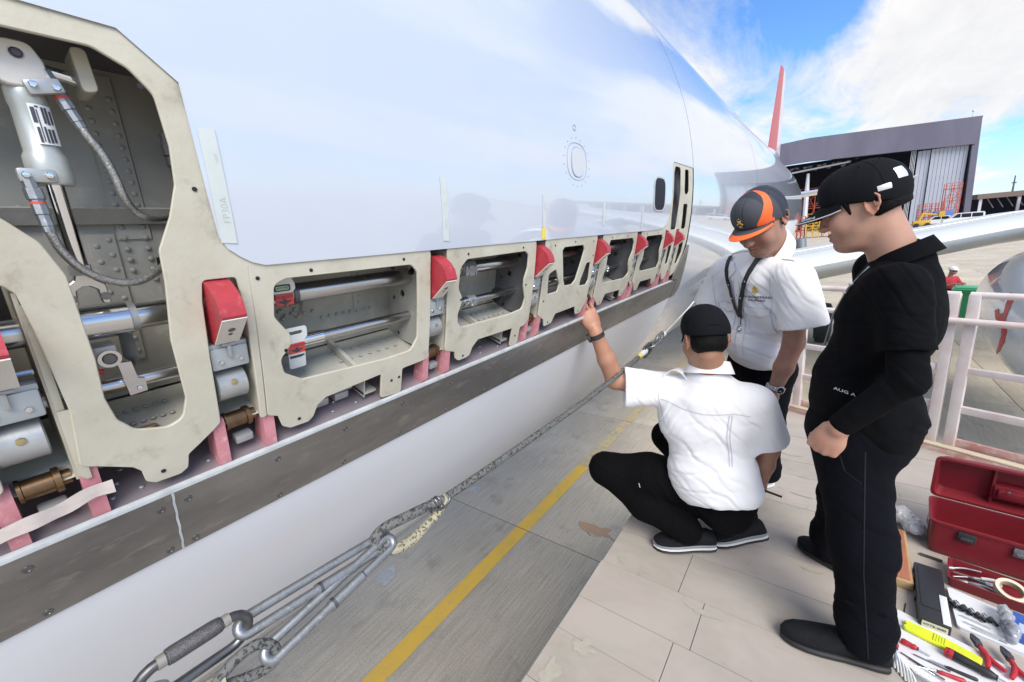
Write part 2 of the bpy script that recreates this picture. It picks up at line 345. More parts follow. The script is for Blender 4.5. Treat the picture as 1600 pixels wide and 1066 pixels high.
# ---------------------------------------------------------------- hangar
HY = 125.0
FASC = mat('hangar_fascia', (0.125, 0.118, 0.16), 0.6, 0, c2=(0.165, 0.155, 0.20), scale=0.25, stretch=(1, 1, 0.3))
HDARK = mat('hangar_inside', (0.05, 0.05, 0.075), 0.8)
HDOOR = mat('hangar_door_panel', (0.44, 0.46, 0.51), 0.5, 0.0, c2=(0.40, 0.42, 0.47), scale=0.3)
HWHITE = mat('hangar_white_steel', (0.62, 0.63, 0.66), 0.5)
DOCKR = mat('red_dock_steel', (0.42, 0.055, 0.03), 0.55, c2=(0.5, 0.11, 0.05), scale=0.7)
DOCKY = mat('yellow_steps_steel', (0.60, 0.36, 0.04), 0.55)
DOCKB = mat('blue_cover', (0.10, 0.17, 0.45), 0.6)
hg = thing('hangar', 'big open hangar with deep dark fascia and one pale sliding door', 'hangar', (4, HY, 0))
b = MB()
top = [(-34, 19.6), (-5.0, 20.9), (21.9, 19.45)]; bot = [(-34, 15.3), (-5, 15.9), (2, 15.5), (13.4, 15.0), (21.5, 14.55)]
for ya, yb in ((HY - 1.2, HY - 0.2),):
    ring = [(x, z) for x, z in top] + [(x, z) for x, z in bot[::-1]]
    b.prism([(x, ya, z) for x, z in ring], (0, yb - ya, 0))
b.build('fascia', FASC, hg)
b = MB(); b.grid([[(x, HY - 1.2, z + .02) for x, z in top], [(x, HY + 60, z + 1.5) for x, z in top]]); b.build('roof', FASC, hg)
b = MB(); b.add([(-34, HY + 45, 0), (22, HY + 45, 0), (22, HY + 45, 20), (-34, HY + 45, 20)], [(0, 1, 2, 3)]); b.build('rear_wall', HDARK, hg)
b = MB(); b.prism([(21.6, HY - 0.9, 0), (22.5, HY - 0.9, 0), (21.9, HY - 0.9, 19.4), (21.0, HY - 0.9, 19.4)], (0, 60, 0)); b.build('side_wall', FASC, hg)
b = MB(); b.prism([(-34.4, HY - 0.9, 0), (-33.6, HY - 0.9, 0), (-33.6, HY - 0.9, 19.4), (-34.4, HY - 0.9, 19.4)], (0, 60, 0)); b.build('side_wall', FASC, hg)
for (x0, x1, yo) in ((13.7, 15.6, 0.35), (15.68, 20.9, 0.0)):
    b = MB(); n = 9 if x1 - x0 > 3 else 3
    for k in range(n):
        xa = x0 + (x1 - x0) * k / n; xb = x0 + (x1 - x0) * (k + 1) / n - 0.05; b.box(((xa + xb) / 2, HY + yo, 7.4), (xb - xa, 0.25, 14.7))
    b.build('door_panel', HDOOR, hg)
b = MB()
for k in range(4): b.cyl((13.3 - k * 0.22, HY - 0.2, 0), (13.3 - k * 0.22, HY - 0.2, 15), 0.05, 6)
b.build('guide_rail', HWHITE, hg)
b = MB(); b.prism([(-11, HY + 1, 13.6), (2.6, HY + 1, 14.6), (2.6, HY + 1, 14.9), (-11, HY + 1, 13.95)], (0, 0.5, 0)); b.build('door_header', HWHITE, hg)
b = MB(); b.lathe([(0, 0.5), (9.0, 0.5), (13.4, 0.28)], (-4.9, HY + 1.4, 0), (0, 0, 1), 8); b.build('column', HWHITE, hg)
b = MB()
for k in range(16): b.box((-11 + k * 0.9, HY + 3 + (k % 3) * 2, 14.9 + 0.35 * math.sin(k * 2.1)), (0.8, 3.0, 0.25), rot=Matrix.Rotation(0.3 * math.sin(k * 1.7), 3, 'Y'))
b.build('roof_lining', mat('hangar_lining', (0.30, 0.31, 0.36), 0.7, c2=(0.15, 0.16, 0.2), scale=0.8), hg)
b = MB(); b.cyl((20.6, HY - .6, 19.5), (20.6, HY - .6, 20.6), 0.06, 6); b.sphere((20.6, HY - .6, 20.7), .22, 8); b.build('warning_lamp', HWHITE, hg)

def scaffold(name, label, x0, x1, y0, dep, levels, material, group='docking stands at the hangars', cat='docking stand', bay=1.6, rails=True):
    t = thing(name, label, cat, ((x0 + x1) / 2, y0, 0), group)
    b = MB(); nb = max(1, int(round((x1 - x0) / bay))); H = levels[-1]
    b.box((0, 0, (H + 1) / 2), (0.11, 0.11, H + 1)); pm = b.mesh('post', smooth=0); pm.materials.append(material)
    copies(pm, 'post', [(x0 + (x1 - x0) * i / nb, y, 0) for i in range(nb + 1) for y in (y0, y0 + dep)], None, t)
    for z in levels:
        b = MB(); b.box(((x0 + x1) / 2, y0 + dep / 2, z), (x1 - x0, dep, 0.12)); b.build('deck', material, t, smooth=0)
        if rails:
            b = MB()
            for dz in (0.5, 1.0): b.box(((x0 + x1) / 2, y0, z + dz), (x1 - x0, 0.08, 0.08))
            b.build('handrail', material, t, smooth=0)
    b = MB(); zs = [0] + list(levels)
    for i in range(nb):
        xa = x0 + (x1 - x0) * i / nb; xb = x0 + (x1 - x0) * (i + 1) / nb
        for z0, z1 in zip(zs[:-1], zs[1:]):
            b.cyl((xa, y0, z0), (xb, y0, z1), 0.05, 4)
            if i % 2: b.cyl((xb, y0, z0), (xa, y0, z1), 0.05, 4)
    b.build('braces', material, t, smooth=0)
    return t
scaffold('docking_stand', 'red steel docking stand just inside the hangar mouth', -9.5, 1.5, HY + 3, 3, (5.4, 9.0), DOCKR)
scaffold('docking_stand', 'low red lattice stand beside the cap peak of the man in black', -0.9, 3.0, 88, 2.2, (1.4, 2.6), DOCKR, bay=0.9)
scaffold('docking_stand', 'small red ladder stand left of the yellow framed steps', -4.4, -3.3, 88, 2.0, (1.3, 2.6), DOCKR, bay=0.6)
scaffold('access_steps', 'yellow framed access steps in front of the hangar mouth', -3.05, -1.3, 87.5, 1.6, (1.0, 1.9, 2.9), DOCKY, cat='steps', bay=0.9)
scaffold('docking_stand', 'tall thin red stand against the pale hangar door', 17.3, 19.4, HY - 9, 2.2, (2.0, 4.2, 6.4), DOCKR, bay=1.0)
scaffold('docking_stand', 'red stand under the left of the pale hangar door', 13.6, 17.0, HY - 12, 2.2, (1.5, 3.0), DOCKR, bay=0.8)
yl = thing('boom_lift', 'yellow boom lift parked left of the white vans', 'boom lift', (13.6, 103, 0))
b = MB(); b.box((12.9, 103, .8), (2.2, 1.6, .8), bev=.1); b.build('chassis', DOCKY, yl)
b = MB(); b.cyl((12.6, 103, 1.2), (12.9, 103, 2.3), .2, 8); b.cyl((12.9, 103, 2.3), (15.0, 103, 2.0), .15, 8); b.build('boom', DOCKY, yl)
b = MB(); b.box((15.3, 103, 2.1), (.7, .8, .9)); b.build('basket', DOCKY, yl, smooth=0)
for sx in (-.7, .7):
    b = MB(); b.cyl((12.9 + sx, 102.1, .4), (12.9 + sx, 102.4, .4), .4, 14); b.build('wheel', RUBBER, yl)
cv = thing('equipment_cover', 'blue covered equipment behind the white vans', 'equipment', (16.6, 111, 0))
b = MB(); b.box((16.6, 111, 1.25), (2.6, 2.0, 2.5), bev=.25); b.build('cover', DOCKB, cv)
b = MB(); b.box((16.6, 111, .1), (2.9, 2.2, .2)); b.build('pallet', DOCKR, cv)

VANW = mat('van_white', (0.75, 0.76, 0.77), 0.25, coat=.6)
def van(x, y, label, hood):
    t = thing('parked_van', label, 'van', (x, y, 0), 'white vans parked by the hangar')
    prof = [(-2.3, .45), (-2.3, 1.05), (-1.55, 1.25), (-0.75, 2.02), (2.2, 2.06), (2.38, 1.9), (2.42, .45)] if not hood else [(-2.3, .45), (-2.32, 1.0), (-1.2, 1.12), (-.55, 1.7), (1.2, 1.72), (2.2, 1.2), (2.3, .45)]
    b = MB(); b.prism([(x + px_, y, z) for px_, z in fillet(prof, .15, 3)], (0, 1.8, 0)); b.build('body', VANW, t)
    wins = [[(-1.35, 1.3), (-.72, 1.92), (-.35, 1.92), (-.35, 1.3)], [(-.25, 1.3), (-.25, 1.92), (.85, 1.92), (.85, 1.3)], [(.95, 1.3), (.95, 1.92), (2.15, 1.9), (2.2, 1.3)]] if not hood else [[(-1.0, 1.15), (-.52, 1.62), (.2, 1.62), (.2, 1.15)], [(.3, 1.15), (.3, 1.62), (1.1, 1.62), (1.5, 1.15)]]
    for wv in wins:
        b = MB(); b.prism([(x + px_, y - .012, z) for px_, z in wv], (0, .03, 0)); b.build('window', GLASSD, t, smooth=0)
    for px_ in (-1.45, 1.5):
        b = MB(); b.cyl((x + px_, y - .03, .36), (x + px_, y + .2, .36), .36, 16); o = b.build('wheel', RUBBER, t)
        b = MB(); b.cyl((x + px_, y - .045, .36), (x + px_, y - .028, .36), .2, 12); b.build('rim', GALV, o)
    b = MB(); b.box((x - 2.31, y + .3, .85), (.04, .3, .18)); b.build('headlight', LABELW, t)
van(17.6, 101, 'white minibus parked ahead of the pale hangar door', False)
van(15.5, 106, 'small white car half hidden beside the white minibus', True)

fb = thing('far_building', 'long low building with a brown roof edge at the right of the hangar', 'building', (45, 160, 0))
b = MB(); b.box((55, 160, 4.75), (53, 14, 1.15)); b.build('roof_edge', mat('brown_fascia', (0.20, 0.15, 0.13), 0.7), fb, smooth=0)
b = MB(); b.box((55, 166, 2.1), (52, 1, 4.2)); b.build('rear_wall', mat('far_dark_wall', (0.05, 0.055, 0.09), .8), fb, smooth=0)
for k in range(9):
    b = MB(); b.box((29.2 + k * 6.2, 153.6, 2.1), (.5, .5, 4.2)); b.build('column', HWHITE, fb, smooth=0)
for k in range(4):
    b = MB(); b.cyl((31.2 + k * 1.6, 158, 4.1), (32.0 + k * 1.6, 156, 1.9), .11, 5); b.build('white_strut', HWHITE, fb)  # slanting struts in plain white steel
scaffold('docking_stand', 'long red scaffold stand before the low brown roofed building', 36.2, 50, 150, 2, (2.2, 4.4), DOCKR, bay=1.7)
mb_ = thing('antenna_mast', 'thin mast behind the low brown roofed building', 'mast', (38.2, 172, 0))
b = MB(); b.lathe([(0, .3), (9.5, .12)], (38.2, 172, 0), (0, 0, 1), 6); b.build('pole', FASC, mb_)
b = MB(); b.box((38.2, 172, 7.7), (.8, .3, .3)); b.build('head', FASC, mb_)
gh = MB()                                               # distant rise closing the horizon
rows = [[], []]
for k in range(60):
    x = -800 + k * 27; rows[0].append((x, 1400, -1)); rows[1].append((x, 1420, 10 + 7 * noise.noise((x * .004, 3, 0)) + 3 * noise.noise((x * .02, 9, 0))))
gh.grid(rows); tag(gh.build('hills', mat('far_hills', (0.10, 0.13, 0.14), .9), smooth=0), kind='structure')

# ================================================================ AIRLINER: shell
CX, CZ, R = -2.727, 3.871, 1.975
def P(y, s, d=0.0):
    """place on the fuselage: y along it, s metres round the skin (0 at the widest line, + upwards), d metres under the skin"""
    th = s / R; r = R - d
    return Vector((CX + r * math.cos(th), y, CZ + r * math.sin(th)))
def frame(s):
    th = s / R
    return Matrix(((0, -math.sin(th), math.cos(th)), (1, 0, 0), (0, math.cos(th), math.sin(th))))      # columns: along, up the skin, outwards
air = thing('airliner', 'white airliner with the lower edge of its cargo door opened up', 'airliner', (CX, 2.0, 0))
AL = Vector((CX, 2.0, 0))
def skin_patch(name, cols, s_lo, s_hi_list, material, d=0.0, parent=None):
    """cols: list of y; s_lo(y) lower edge; then rows at the fixed s of s_hi_list"""
    vs = []; nn = []
    for y in cols:
        lo_ = s_lo(y) if callable(s_lo) else s_lo
        base = [lo_] + [lo_ + (s_hi_list[0] - lo_) * q for q in (0.25, 0.5, 0.75)] + list(s_hi_list)
        for s in base:
            vs.append(P(y, s, d)); th = s / R; nn.append((math.cos(th), 0, math.sin(th)))
    k = len(s_hi_list) + 4
    fs = [(i * k + j, (i + 1) * k + j, (i + 1) * k + j + 1, i * k + j + 1) for i in range(len(cols) - 1) for j in range(k - 1)]
    me = bpy.data.meshes.new(name); me.from_pydata([tuple(v - AL) for v in vs], [], fs)
    me.polygons.foreach_set('use_smooth', [True] * len(fs)); me.normals_split_custom_set_from_vertices(nn)
    return link_mesh(me, name, material, parent or air, AL)
def interp(pts):
    def f(y):
        if y <= pts[0][0]: return pts[0][1]
        for (a, b_), (c, d_) in zip(pts[:-1], pts[1:]):
            if y <= c: return b_ + (d_ - b_) * ((y - a) / (c - a) if c > a else 1)
        return pts[-1][1]
    return f
S_TOP = 3.3; S_BOT = -0.790
edge = [(-0.90, -0.277), (-0.74, -0.277), (-0.705, -0.25), (-0.70, 0.04), (0.100, 0.040), (0.196, 0.037), (0.2505, -0.014), (0.2545, -0.165), (0.2585, -0.228), (0.268, -0.246), (0.283, -0.259), (0.300, -0.270), (0.320, -0.2765), (2.40, -0.2770),
        (2.50, -0.270), (2.56, -0.250), (2.60, -0.205), (2.625, -0.10), (2.632, 0.06), (2.642, 0.092), (2.665, 0.104), (3.100, 0.104)]
cols_ = sorted(set([e[0] for e in edge] + [round(-0.9 + k * 0.25, 3) for k in range(17) if -0.9 + k * .25 < 3.1]))
dtop = [0.12 + (S_TOP - 0.12) * k / 40 for k in range(41)]
door_skin = skin_patch('cargo_door_skin', cols_, interp(edge), dtop, DOORW)
Y0, Y1 = 3.107, 17.0
full = [S_BOT - 2 * PI * R * (1 - k / 120) for k in range(121)]
def ring_patch(name, ys, s0, s1, n, material, shape=None):
    vs = []; nn = []
    for y in ys:
        rr, cz = shape(y) if shape else (R, CZ)
        for k in range(n + 1):
            th = (s0 + (s1 - s0) * k / n) / R
            vs.append(Vector((CX + rr * math.cos(th), y, cz + rr * math.sin(th))) - AL); nn.append((math.cos(th), 0, math.sin(th)))
    fs = [(i * (n + 1) + j, (i + 1) * (n + 1) + j, (i + 1) * (n + 1) + j + 1, i * (n + 1) + j + 1) for i in range(len(ys) - 1) for j in range(n)]
    me = bpy.data.meshes.new(name); me.from_pydata([tuple(v) for v in vs], [], fs); me.polygons.foreach_set('use_smooth', [True] * len(fs))
    if not shape: me.normals_split_custom_set_from_vertices(nn)
    return link_mesh(me, name, material, air, AL)
C2 = PI * R
ring_patch('fuselage_skin', [Y0, 3.3, 4, 5, 6, 7, 8, 9, 10, 11, 12, 13, 14, 15, 16, 17], -C2, C2, 144, WHITE)
ring_patch('nose_skin', [-12, -9, -6, -3, -0.907], -C2, C2, 144, WHITE)
ring_patch('belly_skin', [-0.907 + (4.014) * k / 12 for k in range(13)], S_TOP + 0.006 - 2 * C2, S_BOT + 0.004, 110, BELLY)
def tail(y):
    q = max(0, min(1, (y - 17.0) / 17.0)); rr = R * (1 - 0.86 * q ** 1.35); return rr, CZ + (R - rr) * 0.72
ring_patch('tail_cone', [17 + k * 0.85 for k in range(21)], -C2, C2, 96, WHITE, tail)
def nose(y):
    q = (-12 - y) / 5.5; rr = R * math.sqrt(max(0.0006, 1 - q ** 2)) ; return rr, CZ - 0.45 * q ** 2
ring_patch('nose_cone', [-12 - 5.5 * (k / 14) for k in range(15)], -C2, C2, 96, WHITE, nose)
b = MB(); b.grid([[P(3.0, s, 0.028) for s in dtop], [P(3.2, s, 0.028) for s in dtop]]); b.build('door_seam_backing', BLACK, air)     # dark inside the gap round the door
# faint skin joints of the aft fuselage, as narrow proud lap strips
for y in (6.3, 9.6, 13.0):
    b = MB(); ss = [-1.4 + 4.4 * k / 48 for k in range(49)]
    b.grid([[P(y, s, -0.0022) for s in ss], [P(y + 0.035, s, -0.0022) for s in ss]]); b.build('skin_joint', WHITE, air)

# wings
def wing(side):
    secs = [(-0.7 if side > 0 else 0.0, 9.75, 2.55, 6.2, 0.80), (2.6, 11.15, 3.10, 5.0, 0.60), (8.0, 13.6, 3.55, 3.3, 0.40), (14.0, 16.5, 4.05, 1.7, 0.2)]
    b = MB(); rows = []
    n = 22
    for (x, yl_, zm, ch, th) in secs:
        row = []
        for k in range(2 * n):
            a = 2 * PI * k / (2 * n); c_ = 0.5 * (1 - math.cos(a)) ; up = 1 if a < PI else -1
            t_ = 2.97 * th * (0.2969 * math.sqrt(c_) - 0.126 * c_ - 0.3516 * c_ ** 2 + 0.2843 * c_ ** 3 - 0.1015 * c_ ** 4) * 1.68 / 1.0
            xw = x if side > 0 else 2 * CX - x
            row.append((xw, yl_ + ch * c_, zm + up * t_ - 0.04 * ch * c_))
        rows.append(row + [row[0]])
    b.grid(rows); return b
WINGM = mat('wing_grey_paint', (0.56, 0.59, 0.58), 0.42, 0.0, c2=(0.50, 0.53, 0.52), scale=0.8, coat=.15)
for sd_ in (1, -1): wing(sd_).build('wing', WINGM, air, smooth=60)
b = MB()
for (x, yl_, zm, ch, th), (x2, y2_, z2, ch2, th2) in (((-.7, 9.75, 2.55, 6.2, .8), (2.6, 11.15, 3.10, 5.0, .6)), ((2.6, 11.15, 3.1, 5.0, .6), (8.0, 13.6, 3.55, 3.3, .4))):
    b.tube([(x, yl_ + .42, zm + th * .42), (x2, y2_ + .38, z2 + th2 * .42)], .012, 5)
b.build('slat_gap', CAD, air)
for (x, y0, z) in ((1.55, 12.2, 2.62), (4.4, 14.0, 2.95)):
    b = MB(); b.lathe([(0, .02), (.5, .13), (1.6, .2), (3.2, .17), (4.6, .02)], (x, y0, z), (0, 1, 0.02), 14); b.build('flap_fairing', mat('fairing_grey_green', (0.42, 0.47, 0.45), .4), air)
# engine on the near wing
EX, EZ = 3.20, 1.87
NAC = [(8.02, 1.085), (8.35, 1.135), (9.0, 1.16), (10.0, 1.10), (11.2, 0.93)]
b = MB(); b.lathe([(y - 7.3, r) for y, r in NAC], (EX, 7.3, EZ), (0, 1, 0), 64, caps=False); nac = b.build('engine_cowling', WHITE, air, smooth=60, fix=False)
b = MB(); prof = [(8.012, 1.083), (7.80, 1.05), (7.62, 1.00), (7.52, 0.945), (7.50, 0.90), (7.54, 0.86), (7.66, 0.83), (8.0, 0.82)]
b.lathe([(y - 7.3, r) for y, r in prof], (EX, 7.3, EZ), (0, 1, 0), 64, caps=False); b.build('intake_lip', mat('bare_lip_metal', (0.62, 0.63, 0.65), .42, .5), air, smooth=60)
b = MB(); b.lathe([(0, .82), (.9, .80), (.92, .1)], (EX, 8.0, EZ), (0, 1, 0), 48, caps=False); b.build('intake_duct', BELLY, air, smooth=60)
for k in range(22):
    a = 2 * PI * k / 22; u = Vector((math.cos(a), 0, math.sin(a))); v_ = Vector((-math.sin(a), 0, math.cos(a)))
    b = MB(); c = Vector((EX, 8.72, EZ)); b.add([c + u * .22 - v_ * .05, c + u * .22 + v_ * .05 + Vector((0, .1, 0)), c + u * .78 + v_ * .13 + Vector((0, .12, 0)), c + u * .78 - v_ * .1], [(0, 1, 2, 3)]); b.build('fan_blade', DKSTEEL, air, smooth=0)
b = MB(); b.lathe([(0, .01), (.25, .17), (.45, .24)], (EX, 8.3, EZ), (0, 1, 0), 20); b.build('spinner', DKSTEEL, air)
b = MB(); b.prism([(EX - .13, 9.2, EZ + 1.08), (EX - .13, 11.2, EZ + .75), (EX - .13, 12.6, 3.0), (EX - .13, 11.4, 3.2)], (.26, 0, 0)); b.build('pylon', WHITE, air)
def nacp(y, ang, d=0.004):
    f = interp(NAC); r = f(y) + d; return Vector((EX + r * math.cos(math.radians(ang)), y, EZ + r * math.sin(math.radians(ang))))
REDP = mat('livery_red', (0.40, 0.02, 0.03), 0.4, c2=(0.44, 0.035, 0.04), scale=5, coat=.2)
for ring in ([(8.62, 158), (8.85, 157), (8.75, 164), (8.66, 171), (8.80, 173), (8.88, 170), (8.98, 172), (8.86, 177), (8.60, 179), (8.55, 186), (8.72, 196), (9.0, 206), (8.7, 199), (8.45, 190), (8.38, 181), (8.52, 175), (8.56, 166)],):
    cm = flat_mesh([(y, a / 50) for y, a in ring], (), 0.002); warp(cm, lambda x, y, z: nacp(x, y * 50, 0.003 + (0.003 if z > 0 else 0)), [(3.2 + .12 * k, 1) for k in range(9)], AL)
    link_mesh(cm, 'livery_mark', REDP, air, AL)
# fin and tailplane
b = MB(); y_le = [(24.2, 5.5), (29.1, 11.7)]
sec = lambda y0, ch, z, th: [(CX + sgn * th * (1 if k not in (0, 5) else 0.15) * (0.6 + 0.4 * math.sin(PI * k / 5)), y0 + ch * k / 5, z) for sgn, ks in ((1, range(6)), (-1, range(5, -1, -1))) for k in ks]
rA = sec(24.3, 6.6, 5.5, .22); rM = sec(25.6, 5.7, 7.1, .15); rB = sec(29.0, 2.6, 11.6, .07)
b = MB(); b.grid([rA + [rA[0]], rM + [rM[0]]]); b.build('fin_root', WHITE, air, smooth=60)
b = MB(); b.grid([rM[0:3], rB[0:3]]); b.grid([rM[9:12] + [rM[0]], rB[9:12] + [rB[0]]]); b.add(rB, [tuple(range(12))]); b.build('tail_fin', REDP, air, smooth=60)
b = MB(); b.grid([rM[2:10], rB[2:10]]); b.build('rudder', mat('fin_pale_pink', (.60, .45, .48), .35, c2=(.62, .60, .64), scale=.9, coat=.4), air, smooth=60)
for sg in (1, -1):
    b = MB(); ra = []; rb = []
    for k in range(12):
        a = 2 * PI * k / 12; c_ = .5 * (1 - math.cos(a)); up = math.sin(a)
        ra.append((CX + sg * .7, 27.4 + 3.6 * c_, 4.75 + .16 * up)); rb.append((CX + sg * 6.2, 30.6 + 1.4 * c_, 5.15 + .06 * up))
    b.grid([ra + [ra[0]], rb + [rb[0]]]); b.add(rb, [tuple(range(12))]); b.build('tailplane', WHITE, air, smooth=60)
# belly fairing at the wing root
b = MB(); rows = []
for k in range(17):
    y = 7.6 + k * 0.65; q = math.sin(PI * k / 16) ** .7; rows.append([(CX + (R + .10 * q - .12) * math.cos(t_) * (1 + .03 * q), y, CZ - .05 + (R + .30 * q - .12) * math.sin(t_)) for t_ in [math.radians(-8 - 164 * j / 28) for j in range(29)]])
b.grid(rows); b.build('belly_fairing', BELLY, air, smooth=60)
# nose and main wheels so that it stands on the apron
for (x, y, r, wd) in ((CX - 3.6, 13.6, .58, .4), (CX - 2.7, 13.6, .58, .4), (CX + 1.9, 14.6, .58, .4), (CX + 2.8, 14.6, .58, .4), (CX - .25, -6, .38, .22), (CX + .25, -6, .38, .22)):
    b = MB(); b.lathe([(-wd / 2, r * .75), (-wd / 2 + .05, r * .96), (0, r), (wd / 2 - .05, r * .96), (wd / 2, r * .75)], (x, y, r), (1, 0, 0), 28); o = b.build('wheel', RUBBER, air)
    b = MB(); b.lathe([(-wd / 2 - .01, r * .5), (wd / 2 + .01, r * .5)], (x, y, r), (1, 0, 0), 18); b.build('rim', CAD, o)
for (x, y) in ((CX - 3.15, 13.6), (CX + 2.35, 14.6), (CX, -6)):
    b = MB(); b.cyl((x, y, .5), (x * .9 + CX * .1, y, 3.0), .13, 14); b.build('gear_leg', GALV, air)
# top of the fuselage joint line and lettered strips come with the door details
# ================================================================ WORK PLATFORM
PZ = 2.03
PLANK = mat('greige_plank_paint', (0.425, 0.38, 0.342), 0.62, 0, c2=(0.355, 0.318, 0.28), scale=4.5, lo=0.4, hi=0.72, c3=(0.38, 0.36, 0.32), s3=9, lo3=0.58, hi3=0.74, bump=0.10, bscale=70, stretch=(0.6, 1, 1))
PLANK2 = mat('greige_plank_paint_worn', (0.41, 0.372, 0.33), 0.62, 0, c2=(0.33, 0.30, 0.258), scale=5.5, lo=0.38, hi=0.7, c3=(0.355, 0.34, 0.285), s3=7, lo3=0.56, hi3=0.74, bump=0.14, bscale=60, stretch=(0.6, 1, 1))
RAILW = mat('rail_white_pink_paint', (0.66, 0.60, 0.57), 0.5, 0, c2=(0.56, 0.42, 0.39), scale=5, lo=0.42, hi=0.75, c3=(0.62, 0.58, 0.48), s3=16)
RAILP = mat('rail_pink_oxide', (0.50, 0.24, 0.21), 0.6, 0, c2=(0.58, 0.40, 0.36), scale=6, c3=(0.60, 0.54, 0.44), s3=12, lo3=.52, hi3=.66)
PX0, PX1 = -0.772, 1.75
def aft(x): return 3.94 - 0.405 * (x + 0.12)           # the far end of the platform runs slightly askew
plat = thing('work_platform', 'raised greige plank work platform with white steel guard rail', 'platform', (0.3, 1.6, 0))
seams = [-1.15, -0.93, -0.70, -0.47, -0.24, -0.01, 0.22, 0.45, 0.68, 0.91, 1.14, 1.325, 1.57, 1.83, 2.055, 2.27, 2.49, 2.66, 2.83, 3.02, 3.21, 3.40, 3.59, 3.78, 3.97, 4.12, 4.3]
rng = random.Random(11)
for k, (y0, y1) in enumerate(zip(seams[:-1], seams[1:])):
    bm = bmesh.new(); g = 0.0011
    xe = PX1
    pts = [(PX0 + rng.uniform(-.004, .004), y0 + g), (xe, y0 + g), (xe, y1 - g), (PX0 + rng.uniform(-.004, .004), y1 - g)]
    if y1 > aft(xe):                                    # cut at the skewed end
        def clip(poly):
            out_ = []
            for i in range(len(poly)):
                a, c = poly[i], poly[(i + 1) % len(poly)]; fa, fc = aft(a[0]) - a[1], aft(c[0]) - c[1]
                if fa >= 0: out_.append(a)
                if fa * fc < 0: q = fa / (fa - fc); out_.append((a[0] + (c[0] - a[0]) * q, a[1] + (c[1] - a[1]) * q))
            return out_
        pts = clip(pts)
        if len(pts) < 3: continue
    splits = {11: -0.30, 10: -0.36, 12: -0.41}.get(k)
    groups_ = [pts] if splits is None else [[p if p[0] < splits else (splits - .0015, p[1]) for p in pts], [p if p[0] > splits else (splits + .0015, p[1]) for p in pts]]
    for gp in groups_:
        dz = rng.uniform(-.0009, .0009); pb = MB(); pb.prism([(x, y, PZ - .028 + dz) for x, y in gp], (0, 0, .028))
        pb.build('plank', PLANK if k % 3 else PLANK2, plat, smooth=0)
b = MB(); b.add([(PX0 + .02, -1.1, PZ - .030), (PX1 - .02, -1.1, PZ - .030), (PX1 - .02, aft(PX1) - .03, PZ - .030), (PX0 + .02, aft(PX0) - .03, PZ - .030)], [(0, 1, 2, 3)]); b.build('plank_joint_dirt', mat('joint_dirt', (0.06, 0.055, 0.05), .9), plat, smooth=0)
chip = mat('paint_chip_edge', (0.36, 0.35, 0.28), .8, c2=(0.42, 0.385, 0.34), scale=40)
for (x, y, sx, sy, sd_) in ((-.28, 1.52, .10, .022, 2), (-.64, 1.12, .06, .05, 5), (-.70, .95, .05, .09, 9), (-.1, 1.29, .05, .012, 3), (-.69, 1.62, .03, .05, 13), (.05, 2.0, .05, .012, 17), (-.55, 2.03, .05, .014, 21), (-.02, 2.62, .08, .015, 31), (-.08, 3.1, .07, .02, 37)):
    pts = []
    for k in range(26):
        a = 2 * PI * k / 26; rr = .65 + .6 * noise.noise((math.cos(a) * 1.9 + sd_, math.sin(a) * 1.9, sd_ * 2.3)) + .25 * noise.noise((math.cos(a) * 6, math.sin(a) * 6 + sd_, 0))
        pts.append((x + sx * rr * math.cos(a), y + sy * rr * math.sin(a), PZ + .0032))
    pb = MB(); pb.add(pts, [tuple(range(26))]); pb.build('paint_chip', chip, plat, smooth=0)
rng = random.Random(21); b = MB()                       # scuffs and grit trodden into the paint
for k in range(110):
    x = rng.uniform(PX0 + .03, 1.2); y = rng.uniform(.7, 3.6); 
    if y > aft(x) - .08: continue
    a = rng.uniform(-.5, .5) + (PI / 2 if rng.random() < .3 else 0); ln = rng.uniform(.004, .035) * (1 if rng.random() < .7 else 2); wd = rng.uniform(.0006, .0016); c_, s_ = math.cos(a), math.sin(a)
    b.add([(x - c_ * ln - s_ * wd, y - s_ * ln + c_ * wd, PZ + .0024), (x - c_ * ln + s_ * wd, y - s_ * ln - c_ * wd, PZ + .0024), (x + c_ * ln, y + s_ * ln, PZ + .0026)], [(0, 1, 2)])
o = b.build('scuff_marks', mat('scuff_grey', (.31, .285, .26), .8), plat, smooth=0); o['kind'] = 'stuff'
b = MB()                                                # steel edge beam, stringers and legs below
b.box((PX0 + .03, 1.4, PZ - .095), (.05, 5.2, .12)); b.box((PX1 - .03, 1.1, PZ - .095), (.05, 4.6, .12))
b.build('edge_beam', RAILP, plat, smooth=0)
for (x, y) in ((PX0 + .06, -.9), (PX0 + .06, 3.9), (PX1 - .1, -.9), (PX1 - .1, 3.0)):
    b = MB(); b.box((x, y, (PZ - .15) / 2), (.08, .08, PZ - .15)); b.build('support_leg', RAILP, plat, smooth=0)
for (a, c) in (((PX0 + .06, -.9, .3), (PX0 + .06, 3.9, 1.8)), ((PX1 - .1, -.9, .3), (PX1 - .1, 3.0, 1.8))):
    b = MB(); b.cyl(a, c, .025, 8); b.build('diagonal_brace', RAILP, plat)
u_ = Vector((1, -0.405, 0)).normalized(); nrm = Vector((-u_.y, u_.x, 0))
def on_rail(x, z, off=0.0): return Vector((x, aft(x), z)) + nrm * off
RR = Matrix(((u_.x, nrm.x, 0), (u_.y, nrm.y, 0), (0, 0, 1)))
def bar(x0, x1, z, hh, dd, m_, name='rail', off=0.0, round_=False):
    a, c = on_rail(x0, z, off), on_rail(x1, z, off); b = MB()
    if round_: b.cyl(a, c, hh / 2, 14)
    else: b.box((a + c) / 2, ((c - a).length, dd, hh), rot=RR, bev=.004)
    return b.build(name, m_, plat)
LS, RS = (-0.10, 0.655), (0.735, 1.74)                  # two rail frames meeting at the pair of posts
